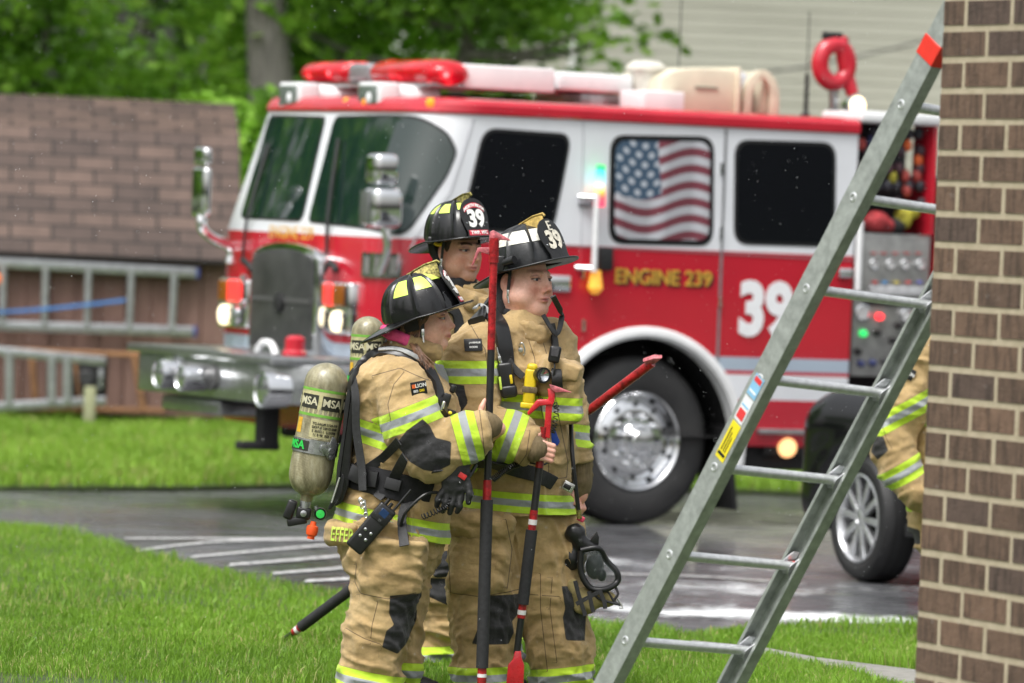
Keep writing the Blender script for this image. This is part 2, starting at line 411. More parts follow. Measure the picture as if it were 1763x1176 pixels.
# ---- grass
def inside(P, poly):
    x, y = P.T; r = np.zeros(len(P), bool); n = len(poly)
    for i in range(n):
        (xa, ya), (xb, yb) = poly[i], poly[(i+1) % n]
        with np.errstate(divide='ignore', invalid='ignore'):
            r ^= ((ya > y) != (yb > y)) & (x < (xb-xa)*(y-ya)/(yb-ya)+xa)
    return r
def grass_mat(name, dark, lite, dry):
    s = NT(name); b = s.b; a = s.n('Attribute', attribute_name='tone').outputs['Fac']
    s.l(s.ramp(a, [(0., dark), (.55, lite), (.86, lite), (.97, dry), (1., dry)]), b.inputs['Base Color'])
    b.inputs['Roughness'].default_value = .5; b.inputs['Specular IOR Level'].default_value = .3
    tr = s.n('BsdfTranslucent'); s.l(s.ramp(a, [(0., dark), (.6, lite), (1., dry)]), tr.inputs[0])
    mx = s.n('MixShader'); mx.inputs[0].default_value = .35; s.l(b.outputs[0], mx.inputs[1]); s.l(tr.outputs[0], mx.inputs[2])
    s.l(mx.outputs[0], s.t.nodes['Material Output'].inputs[0]); return s.m
def grass(name, label, boxes, poly, m, z, hgt, wid, seed, excl=None):
    rs = np.random.RandomState(seed); PP = []
    for (xa, xb, ya, yb, den) in boxes:
        n = int((xb-xa)*(yb-ya)*den); PP.append(np.stack([rs.uniform(xa, xb, n), rs.uniform(ya, yb, n)], 1))
    P = np.concatenate(PP); P = P[inside(P, poly)]
    if excl: P = P[~inside(P, excl)]
    n = len(P); P3 = np.c_[P, np.full(n, z)]
    cl = vnoise(P3*np.array([1.7, .9, 1])+5)*.5+vnoise(P3*np.array([7, 5, 1]))*.35+vnoise(P3*31.)*.3
    h = hgt*(.75+.55*cl+rs.rand(n)*.5)*(1+.75*np.clip(vnoise(P3*np.array([3.1, 2.2, 1])+11)-.25, 0, 1)*2); wd = wid*(.6+.8*rs.rand(n)); th = rs.rand(n)*2*PI; ln = rs.rand(n)*.7+.1; ta = rs.rand(n)*2*PI
    d = np.stack([np.cos(th), np.sin(th)], 1)*wd[:, None]/2; lean = np.stack([np.cos(ta), np.sin(ta)], 1)*(h*ln)[:, None]
    V = np.empty((n, 5, 3)); V[:, 0, :2] = P-d; V[:, 1, :2] = P+d; V[:, :2, 2] = z-.005
    V[:, 2, :2] = P+d*.8+lean*.35; V[:, 3, :2] = P-d*.8+lean*.35; V[:, 2:4, 2] = (z+h*.6)[:, None]
    V[:, 4, :2] = P+lean; V[:, 4, 2] = z+h*(1-.25*ln)
    b = np.arange(n)[:, None]*5
    F = np.concatenate([b+np.array([[0, 1, 2]]), b+np.array([[0, 2, 3]]), b+np.array([[3, 2, 4]])])
    tone = np.clip(.42+.3*cl+.22*vnoise(P3*np.array([.8, .45, 1])+77)+.28*(rs.rand(n)-.5), 0, .86); tone[rs.rand(n) < .05+.10*np.clip(vnoise(P3*np.array([2.3, 1.2, 1])+40), 0, 1)] = 1.
    o = np_obj(name, V.reshape(-1, 3), F, m, attrs={'tone': ('POINT', np.repeat(tone, 5))})
    tag(o, label, 'grass', kind='stuff'); return o
MG = grass_mat('grass_blades', (.10, .21, .022), (.235, .425, .040), (.50, .47, .20))
nearpoly = NEAR + [(6, 12), (-14, 12), (-14, NEAR[0][1])]
grass('near_grass', 'short bright green lawn the firefighters stand on', [(-2.7, 3.2, 21.4, 25.2, 6200), (-4, 3.4, 25.2, 33, 2600), (-5, 4.5, 17.5, 21.4, 700), (-8, -2.7, 21.4, 32, 700), (3.2, 6, 21.4, 27, 700)], nearpoly, MG, .03, .040, .0030, 1, PATH)
grass('lawn_weeds', 'broad leaved weeds and clover scattered through the near lawn', [(-2.7, 3.2, 21.4, 27, 70)], nearpoly, MG, .03, .045, .013, 5, PATH)
MG2 = grass_mat('far_grass_blades', (.11, .22, .025), (.27, .46, .05), (.44, .42, .16))
farpoly = [(-40, 33)] + FAR + [(40, 90), (-40, 90)]
grass('far_grass', 'bright green lawn strip between the driveway and the shed', [(-5.5, 5.5, 34, 47, 900), (-7, 7, 47, 60, 150), (-16, -5.5, 33.5, 50, 170), (5.5, 12, 36, 55, 150)], farpoly, MG2, .02, .075, .011, 2)
# ---- edge weeds: slightly taller dry clumps along the driveway edge are part of the lawn meshes

# ================================================================== TREES
def leaf_mat(name, a, b_, c):
    s = NT(name); b = s.b; t = s.n('Attribute', attribute_name='tone').outputs['Fac']
    r = s.ramp(t, [(0., a), (.5, b_), (1., c)]); s.l(r, b.inputs['Base Color']); b.inputs['Roughness'].default_value = .55
    tr = s.n('BsdfTranslucent'); s.l(r, tr.inputs[0]); mx = s.n('MixShader'); mx.inputs[0].default_value = .4
    s.l(b.outputs[0], mx.inputs[1]); s.l(tr.outputs[0], mx.inputs[2]); s.l(mx.outputs[0], s.t.nodes['Material Output'].inputs[0]); return s.m
ML_bright = leaf_mat('maple_leaves', (.09, .20, .02), (.26, .52, .045), (.44, .72, .10))
ML_mid = leaf_mat('spring_leaves', (.07, .16, .02), (.19, .40, .045), (.36, .60, .09))
ML_dark = leaf_mat('evergreen_leaves', (.04, .09, .02), (.09, .19, .03), (.16, .30, .05))
M_bark = noise_mat('grey_bark', [(.3, (.15, .14, .125)), (.7, (.33, .31, .28))], 6, (.8, .95), .8, 14, .05, (3, 3, .5))
def tree(name, label, group, x, y, trunk_r, hgt, blobs, leafm, nleaf, lsize, seed, cat='tree', z0=.05, leaffn=None):
    rs = np.random.RandomState(seed); t = empty(name, label, cat, (x, y, z0), group=group); mb = MB(); rd = random.Random(seed)
    top = max(b[2]+b[5]*.3 for b in blobs)
    pts = [(0.06*rd.uniform(-1, 1)*i, .06*rd.uniform(-1, 1)*i, top*i/6) for i in range(7)]
    mb.tube(bez(pts, 3), [trunk_r*(1.25 if i == 0 else 1-.8*i/18) for i in range(19)], M_bark, 12)
    for b in blobs:
        for q in range(2):
            st = Vector((0, 0, min(max(b[2]-b[5]*.9, hgt*.18), top*.8))); e = Vector(b[:3])+Vector((rd.uniform(-.4, .4)*b[3], rd.uniform(-.4, .4)*b[4], rd.uniform(-.2, .4)*b[5]))
            mid = (st+e)/2+Vector((0, 0, -.08*(e-st).length)); L = bez([st, mid, e], 4); k = len(L); mb.tube(L, [trunk_r*.38*(1-.85*i/k) for i in range(k)], M_bark, 7)
    mb.build('trunk', M_bark, t)
    vol = np.array([b[3]*b[4]*b[5] for b in blobs]); vol /= vol.sum(); nc = nleaf//14
    bi = rs.choice(len(blobs), nc, p=vol); B = np.array(blobs)[bi]
    d = rs.randn(nc, 3); d /= np.linalg.norm(d, axis=1)[:, None]; C = B[:, :3]+d*(rs.rand(nc)**.42)[:, None]*B[:, 3:6]
    keep = vnoise(C*1.5+seed) > -.22; C = C[keep]; tone0 = np.clip(.5+.5*vnoise(C*1.1+9)+.25*rs.randn(len(C)), 0, 1)
    P = (C[:, None]+rs.randn(len(C), 14, 3)*np.array([.19, .19, .10])).reshape(-1, 3); n = len(P)
    a = rs.randn(n, 3); a[:, 2] *= .5; a /= np.linalg.norm(a, axis=1)[:, None]; c = np.cross(a, rs.randn(n, 3)); c /= np.linalg.norm(c, axis=1)[:, None]
    s_ = lsize*(.6+.8*rs.rand(n))[:, None]
    V = np.stack([P-a*s_, P-c*s_*.55, P+a*s_, P+c*s_*.55], 1).reshape(-1, 3); F = np.arange(n*4).reshape(-1, 4)
    tone = np.clip(np.repeat(tone0, 14)+.2*(rs.rand(n)-.5), 0, 1)
    np_obj('crown', V, F, leafm, t, {'tone': ('POINT', np.repeat(tone, 4))}); return t
def wxy(px, Y): p = Wp(px, 400, Y); return p.x
tree('shade_tree', 'huge tree with a thick grey trunk rising behind the shed', None, wxy(462, 51), 51, .29, 10,
     [(0, 0, 7, 3.5, 3, 2.2), (-2.6, -.3, 5.2, 2.2, 1.8, .9), (2.1, .4, 5.4, 2.2, 1.8, .9), (3.8, -1, 6, 2.5, 2, 1.5), (-4, 0, 6, 2.6, 2, 1.8)], ML_mid, 16000, .10, 11)
tree('leafy_bush', 'light green bush between the shed and the fire engine in front of the grey trunk', None, wxy(436, 49), 49, .05, 3, [(0, 0, 1.35, .62, .6, 1.35), (.25, .1, 2.1, .45, .4, .75), (-.3, 0, 2.0, .4, .4, .7)], ML_bright, 6500, .07, 17, cat='bush')
tree('maple_tree', 'bright green maple whose low branches hang in front of the beige house', None, wxy(790, 51), 51.5, .13, 7,
     [(-.6, 0, 3.9, 1.5, 1.2, .5), (.55, -.2, 3.75, 1.1, 1, .36), (1.15, -.1, 3.42, .62, .6, .22), (-1.6, .1, 3.5, 1.0, .9, .5), (0, 0, 5.3, 2.6, 2, 1.3)], ML_bright, 15000, .085, 12)
hb = [(-8.2, 53, 2.3), (-6.3, 55, 2.9), (-4.7, 52.5, 2.6), (-3.2, 55.5, 3.0), (-1.7, 53, 2.4), (-10.4, 55, 3.2), (-.1, 56, 2.6), (-12.8, 53, 3.0)]
LAB = ['leftmost bushy green tree rising over the shed roof', 'tall leafy tree above the left half of the shed roof', 'round light green shrub tree just behind the middle of the shed roof',
       'leafy tree over the right end of the shed roof', 'bright bush filling the gap between the shed and the fire engine', 'dense tree beyond the left edge of the shed', 'darker tree seen over the fire engine light bar', 'far left leafy tree beside the shed']
for i, (x, y, h) in enumerate(hb):
    tree('leafy_tree', LAB[i], 'leafy trees behind the shed', x, y, .10, h+1.4, [(0, 0, h*.55, 1.15, 1.0, h*.5), (.5, .2, h*.95, 1.0, .9, h*.33), (-.6, -.1, h*1.15, .9, .8, h*.3), (.2, 0, h*1.5, 1.1, 1, h*.3)],
         (ML_bright, ML_mid, ML_bright, ML_mid, ML_bright, ML_mid, ML_mid, ML_mid)[i], 6500, .085, 30+i)
# far evergreen hedge that closes the view behind
for i in range(9):
    x = -17+i*2.45+(i % 2)*.4
    tree('evergreen_tree', 'tall dark evergreen, '+('leftmost', 'second from the left', 'third from the left', 'fourth from the left', 'the middle one', 'fourth from the right', 'third from the right', 'second from the right', 'rightmost')[i]+' of the back row', 'evergreens in the back row', x, 64+(i % 3), .14, 8,
         [(0, 0, 1.6, 1.7, 1.3, 1.7), (0, 0, 4.2, 1.6, 1.3, 2.2), (0, 0, 7, 1.3, 1.1, 2.4)], ML_dark, 6500, .14, 60+i)

# ================================================================== HOUSE behind
def siding_mat():
    s = NT('beige_siding'); b = s.b; f = s.noise(1.5, 5, .6, stretch=(.3, 1, 2))
    s.l(s.ramp(f, [(.3, (.42, .41, .35)), (.7, (.52, .51, .44))]), b.inputs['Base Color']); b.inputs['Roughness'].default_value = .6; return s.m
M_sid = siding_mat(); M_trim = mat('house_trim', (.72, .72, .7), .5, nz=.05); M_shg = mat('grey_shingle', (.10, .10, .11), .85, nz=.3, ns=12)
house = empty('house', 'beige house with horizontal lap siding far behind the fire engine', 'house', (Wp(1500, 300, 60).x, 60, .0), R(-1.5))
mb = MB(); xl, xr = -5.0, 8.0; HZ = 6.2
prof = []
nb = int(HZ/.125)
vs, fs = [], []
for i in range(nb):
    z = i*.125
    for (yy, zz) in ((-.006, z), (0, z+.123)):
        vs += [(xl, yy, zz), (xr, yy, zz)]
    k = 4*i; fs.append((k, k+1, k+3, k+2))
    if i: fs.append((k-2, k-1, k+1, k))
mb.add(vs, fs, M_sid, smooth=False); mb.box(((xl+xr)/2, 3.05, HZ/2), (xr-xl-.02, 6, HZ-.02), M_sid); mb.build('siding', M_sid, house, 20)
mb = MB(); mb.box((xl-.04, 2.9, HZ/2), (.12, 6.1, HZ), M_trim); mb.box((xr+.04, 2.9, HZ/2), (.12, 6.1, HZ), M_trim); mb.build('corner_trim', M_trim, house)
mb = MB(); mb.prism([(-.7, HZ), (3, HZ+2.6), (6.8, HZ), (6.8, HZ+.14), (3, HZ+2.8), (-.7, HZ+.14)], xl-.5, xr+.5, M_shg, Matrix(((0, 0, 1, 0), (1, 0, 0, 0), (0, 1, 0, 0), (0, 0, 0, 1)))); mb.build('roof', M_shg, house)
mb = MB(); mb.box((-3.2, -.09, 3.0), (.09, .09, 6), M_trim, .02); mb.build('downspout', M_trim, house)
# overhead cable in front of the house
a, b = Wp(880, 130, 58), Wp(1700, 42, 58); mb = MB(); mb.tube([a.lerp(b, i/10)+Vector((0, 0, -.25*math.sin(PI*i/10))) for i in range(11)], .014, mat('cable_black', (.02, .02, .02), .5, nz=0), 6)
o = mb.build('overhead_cable'); tag(o, 'thin dark overhead cable crossing in front of the beige house', 'cable')

# ================================================================== SHED
def shingle_mat():
    s = NT('brown_shingles'); b = s.b; c = s.coord('UV')
    br = s.n('TexBrick'); s.l(c, br.inputs['Vector']); br.inputs['Scale'].default_value = 1; br.inputs['Brick Width'].default_value = .34; br.inputs['Row Height'].default_value = .145
    br.inputs['Mortar Size'].default_value = .011; br.inputs['Color1'].default_value = (.060, .040, .034, 1); br.inputs['Color2'].default_value = (.135, .088, .070, 1); br.inputs['Mortar'].default_value = (.012, .008, .007, 1)
    br.inputs['Bias'].default_value = .1; f = s.noise(5, 6, .7, c)
    s.l(s.mix(.5, br.outputs['Color'], s.ramp(f, [(.3, (.35,)*3), (.7, (1.3,)*3)]), 'MULTIPLY'), b.inputs['Base Color']); b.inputs['Roughness'].default_value = .75
    s.bump(br.outputs['Fac'], -.5, .01); return s.m
SY = 46.0
shed = empty('garden_shed', 'reddish brown garden shed with a barn roof of brown shingles', 'shed', (Wp(150, 700, SY).x, SY, 0), R(7))
sx = shed.location.x
xr = Wp(390, 560, SY).x-sx; xl = -6.0
def zz(px, py, dy=0): return Wp(px, py, SY+dy).z
ze, zb, zr = zz(200, 428), zz(200, 225, .75), zz(200, 170, 1.35)
M_t11 = noise_mat('brown_boards', [(.3, (.19, .108, .088)), (.7, (.27, .16, .132))], 5, (.5, .75), .3, 30, .005, (2, 2, .4))
mb = MB(); mb.box(((xl+xr)/2, 1.35, ze/2+.1), (xr-xl, 2.7, ze-.0), M_t11); 
x = xr-.02
while x > xl:                                  # raised boards leave grooves between them
    mb.box((x-.09, -.006, ze/2+.1), (.186, .02, ze-.1), M_t11, .004, 1); x -= .203
mb.build('wall', M_t11, shed)
Mr = shingle_mat(); me_v, me_f, uvs = [], [], []
rx0, rx1 = xl-.15, xr+.09
profile = [(-.18, ze-.06), (.62, zb), (1.35, zr), (2.08, zb), (2.88, ze-.06)]
sl = [0]
for i in range(4): sl.append(sl[-1]+math.hypot(profile[i+1][0]-profile[i][0], profile[i+1][1]-profile[i][1]))
for t in (0, .035):
    for (yy, z_) in profile: me_v += [(rx0, yy, z_-t), (rx1, yy, z_-t)]
for i in range(4): me_f.append((2*i, 2*i+1, 2*i+3, 2*i+2)); me_f.append((10+2*i, 12+2*i, 13+2*i, 11+2*i))
for i in range(4): me_f += [(2*i, 2*i+2, 12+2*i, 10+2*i), (2*i+1, 11+2*i, 13+2*i, 2*i+3)]
me_f += [(0, 10, 11, 1), (8, 9, 19, 18)]
mb = MB(); mb.add(me_v, me_f, Mr, smooth=False); ro = mb.build('roof', Mr, shed, 5)
uv = ro.data.uv_layers.new(name='UVMap')
for p in ro.data.polygons:
    for li in p.loop_indices:
        v = ro.data.vertices[ro.data.loops[li].vertex_index].co; k = (ro.data.loops[li].vertex_index % 10)//2
        uv.data[li].uv = (v.x, sl[k])
mb = MB(); mb.prism([(-.1, ze), (.62, zb-.04), (1.35, zr-.04), (2.08, zb-.04), (2.8, ze)], xr-.06, xr, M_t11, Matrix(((0, 0, 1, 0), (1, 0, 0, 0), (0, 1, 0, 0), (0, 0, 0, 1)))); mb.build('gable', M_t11, shed)
for k in range(6): mb = MB(); mb.box((xl+.3+(xr-xl-.6)*k/5, .5, .05), (.3, .25, .14), mat('block', (.2, .2, .19), .9), .01); mb.build('foundation_block', None, shed)
# ladders on the shed wall
M_al = mat('dull_aluminium', (.55, .57, .60), .38, .85, .15, 20); M_blue = mat('blue_plastic', (.04, .07, .28), .4); M_str = mat('blue_strap', (.06, .22, .55), .6)
def flat_ladder(name, label, m, A, B, C_, D, rungs, rw, rr, depth, group=None, caps=None, capm=None, cat='ladder'):
    """rails A->B (upper) and C->D (lower), rungs as fractions"""
    t = empty(name, label, cat, tuple((C_+D)/2), group=group); L = t.location
    up = Vector((0, 0, 1))
    for (p, q) in ((A, B), (C_, D)):
        mb = MB(); c = (p+q)/2-L; d = q-p; F = frame(c, d, up); mb.box((0, 0, 0), (d.length, rw, depth), m, .006, 2, F); r_ = mb.build('rail', m, t)
        if caps:
            mb = MB(); mb.box((d.length/2+.012, 0, 0), (.03, rw*1.1, depth*1.1), capm, .012, 2, F); mb.build('end_cap', capm, r_)
    for f in rungs:
        mb = MB(); mb.tube([A.lerp(B, f)-L, C_.lerp(D, f)-L], rr, m, 10); mb.build('rung', m, t)
    return t
YL = SY-.12; YW = lambda px: SY-.14+(px-150)/213*math.sin(R(7))
fl = [(x-(-150))/(338+150) for x in (-66, 5, 78, 152, 226, 300)]
flat_ladder('metal_ladder', 'aluminium ladder with blue end caps hung level on the shed wall', M_al, Wp(-150, 444, YW(-150)), Wp(338, 470, YW(338)), Wp(-150, 556, YW(-150)), Wp(333, 571, YW(338)), fl, .085, .032, .04, caps=1, capm=M_blue)
YL = SY-.85
flat_ladder('metal_ladder', 'shorter silver ladder lying on its side low in front of the shed', M_al, Wp(-150, 590, YL), Wp(182, 622, YL+.15), Wp(-150, 708, YL), Wp(182, 690, YL+.15), [.34, .50, .72, .80], .075, .04, .04)
M_wood = mat('weathered_orange_wood', (.30, .15, .07), .7, nz=.25, ns=8)
YL = SY-.55
flat_ladder('wooden_ladder', 'old wooden ladder with metal rungs stored behind the silver one', M_wood, Wp(-100, 598, YL), Wp(268, 612, YL), Wp(-100, 700, YL), Wp(285, 707, YL), [.42, .62, .90], .045, .03, .035)
# black tub, strap, post
p = Wp(150, 650, SY-.45); t = empty('black_tub', 'square black plastic tub wedged between the stored ladders', 'tub', (p.x, p.y, p.z-.18)); mbk = mat('matte_black', (.015, .015, .017), .55)
mb = MB(); mb.box((0, 0, .18), (.32, .25, .34), mbk, .03, 3); mb.lathe([(.001, -.13), (.05, -.135), (.06, -.128), (.065, -.12)], mat('grey_plastic', (.06, .06, .065), .5), 20, Matrix.Translation((.0, 0, .18)), 'Y'); mb.build('body', None, t)
mb = MB(); mb.box((.12, -.14, .18), (.035, .03, .16), M_al, .01); mb.build('handle', M_al, t)
a, b = Wp(-60, 541, YW(-60)-.06), Wp(216, 517, YW(216)-.06); mb = MB(); mb.tube(bez([a, a.lerp(b, .5)-Vector((0, 0, .015)), b], 6), 1, M_str, 10, flat=(.014, .005, Vector((0, 1, 0)))); o = mb.build('blue_strap', M_str); tag(o, 'blue strap slanting across the ladder on the shed wall', 'strap')
p = Wp(160, 700, SY-.6); g = G(163, 752); t = MB(); t.box((p.x, SY-.95, .16), (.09, .09, .36), mat('pale_post', (.36, .37, .22), .8), .01); o = t.build('wooden_post'); tag(o, 'short pale wooden post holding up the stored ladders', 'post')
p = Wp(-9, 480, SY-.5); t = empty('marker_light', 'small orange round marker lamp cut off by the left edge of the photo', 'light', (p.x, p.y, .05)); mb = MB(); mb.tube([(0, 0, 0), (0, 0, p.z-.1)], .015, mbk, 8); mb.build('pole', mbk, t)
mb = MB(); mb.lathe([(.001, -.05), (.035, -.045), (.055, -.02), (.055, .02), (.001, .03)], mat('orange_lens', (.8, .18, .03), .3, emit=(1, .25, .05), es=.3, nz=0), 20, Matrix.Translation((0, 0, p.z-.05)), 'Y'); mb.build('lens', None, t)

# unseen tall trees added left of the frame for the cab glass to mirror
pos = [(-15.5, 46), (-18.5, 50), (-21.5, 47), (-24.5, 52), (-27.5, 48), (-17, 55), (-22, 57), (-30, 54), (-24, 38), (-26, 30), (-23, 22), (-27, 14), (-20, 6)]
LT = ['nearest the shed wall', 'second out from the shed', 'third out from the shed', 'fourth out from the shed', 'fifth out from the shed', 'behind the one nearest the shed', 'in the second row, middle', 'in the second row, outermost', 'first along the driveway side', 'second along the driveway side', 'third along the driveway side', 'fourth along the driveway side', 'closest to where the photo was taken']
for i, (x, y) in enumerate(pos):
    tree('tall_tree', 'tall tree beyond the left edge, '+LT[i], 'tall trees beyond the left edge', x, y, .22, 11, [(0, 0, 2.6, 1.9, 1.8, 1.5), (.7, 0, 5.4, 2.1, 2, 1.8), (-.5, 0, 8.2, 1.9, 1.8, 1.9), (.2, 0, 10.8, 1.4, 1.3, 1.4)], ML_bright if i % 2 else ML_mid, 5500, .19, 80+i)
# ================================================================== FIRE ENGINE
YAW = R(28)
TR = empty('fire_engine', 'red and white fire engine with lit red light bar and chrome grille', 'fire engine', (-1.345, 34.74, -.012), YAW)
TM = Matrix.Translation(TR.location) @ Matrix.Rotation(YAW, 4, 'Z'); TI = TM.inverted()
W2, RC = 1.24, .33; WF = W2-RC; AL = RC*PI/2
def rake(z): return max(0, z-1.70)*.34
def SH(u, z, off=0.):
    a = abs(u); sg = 1 if u >= 0 else -1
    if a < WF: x, y = -.05*(1-(a/WF)**2)*1., a; nx, ny = -1, .11*a/WF
    elif a < WF+AL: t = (a-WF)/RC; x, y = RC*(1-math.cos(t)), WF+RC*math.sin(t); nx, ny = -math.cos(t), math.sin(t)
    else: x, y = RC+(a-WF-AL), W2; nx, ny = 0, 1
    k = min(max((x-RC)/1.0, 0), 1); k = 1-k*k*(3-2*k)
    l = math.hypot(nx, ny); return Vector((x+rake(z)*k+nx/l*off, -sg*(y+ny/l*off), z))
def inv_uv(px, py):
    best = (1e9, 0, 0); u0, u1, z0, z1 = -1.1, 4.2, .3, 2.7
    for it in range(5):
        nu, nz = (60, 30) if it == 0 else (12, 12)
        for i in range(nu+1):
            for j in range(nz+1):
                u, z = u0+(u1-u0)*i/nu, z0+(z1-z0)*j/nz; q = proj(TM @ SH(u, z)); d = (q[0]-px)**2+(q[1]-py)**2
                if d < best[0]: best = (d, u, z)
        du, dz = (u1-u0)/nu*1.6, (z1-z0)/nz*1.6; u0, u1, z0, z1 = best[1]-du, best[1]+du, best[2]-dz, best[2]+dz
    return best[1], best[2]
def side(px, py, y=-W2):
    p = TI @ onplane(px, py, TM @ Vector((0, y, 0)), (TM.to_3x3() @ Vector((0, 1, 0)))); return p.x, p.z
def front(px, py, x=0.):
    p = TI @ onplane(px, py, TM @ Vector((x, 0, 0)), (TM.to_3x3() @ Vector((1, 0, 0)))); return p.y, p.z
def patch(poly, off=.006, step=.08, rim=.006):
    b = bmesh.new(); f = b.faces.new([b.verts.new((u, z, 0)) for u, z in poly])
    us = [p[0] for p in poly]; zs = [p[1] for p in poly]
    for k in range(2):
        lo_, hi_ = (min(us), max(us)) if k == 0 else (min(zs), max(zs)); n = max(1, int((hi_-lo_)/step))
        for i in range(1, n):
            c = [0, 0, 0]; c[k] = lo_+(hi_-lo_)*i/n; nn = [0, 0, 0]; nn[k] = 1
            bmesh.ops.bisect_plane(b, geom=b.verts[:]+b.edges[:]+b.faces[:], plane_co=c, plane_no=nn)
    g = bmesh.ops.extrude_face_region(b, geom=b.faces[:]); top = set(v for v in g['geom'] if isinstance(v, bmesh.types.BMVert))
    for v in b.verts: v.co = SH(v.co.x, v.co.y, off if v in top else off-rim)
    return b
ZW = side(1400, 440)[1]; ZT = inv_uv(640, 196)[1]; XR = side(1474, 330)[0]
zs_ = [side(1300, y)[1] for y in (617, 640, 648, 690)]
def paint():
    s = NT('engine_paint'); b = s.b; sx = s.n('SeparateXYZ'); s.l(s.coord(), sx.inputs[0]); z = sx.outputs['Z']
    red = (.52, .016, .034); wh = (.80, .82, .86); gr = (.42, .50, .60)
    t = lambda q: q/3.
    f = s.math('MULTIPLY', z, 1/3.)
    c = s.ramp(f, [(0, red), (t(zs_[3]), wh), (t(zs_[2]), red), (t(zs_[1]), gr), (t(zs_[0]), red), (t(ZW), wh)], 'CONSTANT')
    n = s.noise(2.5, 5, .6); c = s.mix(.35, c, s.ramp(n, [(.3, (.72,)*3), (.7, (1.,)*3)]), 'MULTIPLY'); s.l(c, b.inputs['Base Color'])
    b.inputs['Roughness'].default_value = .2; b.inputs['Coat Weight'].default_value = .6; s.bump(s.noise(70, 3, .6), .04, .003); return s.m
M_paint = paint(); M_rw = mat('dark_underbody', (.012, .012, .013), .8); M_red = mat('engine_red', (.52, .016, .034), .25, coat=.5, nz=.08, ns=4)
M_chrome = mat('chrome', (.82, .83, .85), .07, 1., .05, 6); M_white = mat('white_enamel', (.80, .81, .82), .35, nz=.05, ns=8); M_blk = mat('black_rubber', (.014, .014, .015), .6)
M_glass = NT('cab_glass'); M_glass.b.inputs['Base Color'].default_value = (.008, .022, .018, 1); M_glass.b.inputs['Roughness'].default_value = .03; M_glass.b.inputs['IOR'].default_value = 1.9; M_glass = M_glass.m
M_tint = NT('tinted_glass'); M_tint.b.inputs['Base Color'].default_value = (.006, .007, .009, 1); M_tint.b.inputs['Roughness'].default_value = .08; M_tint.b.inputs['IOR'].default_value = 1.5; M_tint = M_tint.m
M_gask = mat('gasket_black', (.01, .01, .011), .5, nz=0)
# ---- cab shell
us = [-(WF+AL+XR-RC)+i*0 for i in range(1)]
uend = WF+AL+(XR-RC)
ul = [uend, WF+AL+2.2, WF+AL+1.6, WF+AL+1.1, WF+AL+.8, WF+AL+.5, WF+AL+.25] + [WF+AL*(1-i/10) for i in range(11)] + [WF*(1-i/8) for i in range(1, 8)]
ul = [u for u in ul]; ul = ul+[0]+[-u for u in ul[::-1]]
zl = [.50, .56, 1.2, 1.70, 1.95, 2.2, ZT+.02]
vs, fs = [], []
for z in zl:
    for u in ul: vs.append(SH(u, z, -.02 if z == .50 else 0))
n = len(ul)
for j in range(len(zl)-1):
    for i in range(n): fs.append((j*n+i, j*n+(i+1) % n, (j+1)*n+(i+1) % n, (j+1)*n+i))
fs += [tuple(range(n))[::-1], tuple(range((len(zl)-1)*n, len(zl)*n))]
mb = MB(); mb.add(vs, fs, M_paint); cab = mb.build('cab', None, TR, 35)
WX_, WZ_ = side(1094, 760, -1.16); WR = .515; AR = .665
cut = MB(); cut.lathe([(.001, -1.6), (AR, -1.6), (AR, -.78), (.001, -.78)], M_rw, 64, Matrix.Translation((WX_, 0, WZ_-.02)), 'Y'); cut.lathe([(.001, .78), (AR, .78), (AR, 1.6), (.001, 1.6)], M_rw, 64, Matrix.Translation((WX_, 0, WZ_-.02)), 'Y')
cut.box((WX_, -1.2, .15), (AR*2, .84, .8), M_rw); cut.box((WX_, 1.2, .15), (AR*2, .84, .8), M_rw)
co = cut.build('cutter'); co.parent = TR; cab.data.materials.append(M_rw)
bm_ = cab.modifiers.new('b', 'BOOLEAN'); bm_.object = co; bm_.solver = 'EXACT'; bm_.operation = 'DIFFERENCE'; bm_.material_mode = 'TRANSFER'; bm_.use_self = True
apply_mods(cab); cab.data.set_sharp_from_angle(angle=R(35)); _cm = co.data; bpy.data.objects.remove(co); bpy.data.meshes.remove(_cm)
# roof slab
vs, fs = [], []; RZ = [(ZT+.012, .010), (ZT+.025, .022), (ZT+.070, .022), (ZT+.098, .0), (ZT+.110, -.06)]
for z, off in RZ:
    for u in ul: vs.append(SH(u, z, off))
for j in range(len(RZ)-1):
    for i in range(n): fs.append((j*n+i, j*n+(i+1) % n, (j+1)*n+(i+1) % n, (j+1)*n+i))
fs += [tuple(range(n))[::-1], tuple(range((len(RZ)-1)*n, len(RZ)*n))]
mb = MB(); mb.add(vs, fs, M_red); mb.build('roof', None, TR, 30); ZR = ZT+.110
# ---- fender rings
for s_ in (-1, 1):
    mb = MB(); yo = s_*(W2+.012); P = []
    for i in range(41):
        a = R(-12)+(PI+R(24))*i/40; P.append(Vector((WX_+(AR+.025)*math.cos(a), yo, WZ_-.02+(AR+.025)*math.sin(a))))
    k = len(P); vs = []
    cs = [(-.035, -.10), (-.035, .012), (-.015, .024), (.018, .018), (.032, .0), (.032, -.10)]
    for i, p in enumerate(P):
        d = (p-Vector((WX_, yo, WZ_-.02))).normalized()
        for (r_, o_) in cs: vs.append(p+d*r_+Vector((0, s_*o_, 0)))
    m_ = len(cs); mb.add(vs, [(i*m_+j, i*m_+(j+1) % m_, (i+1)*m_+(j+1) % m_, (i+1)*m_+j) for i in range(k-1) for j in range(m_)]+[tuple(range(m_)), tuple(range((k-1)*m_, k*m_))[::-1]], M_white); mb.build('fender_trim', None, TR, 30)
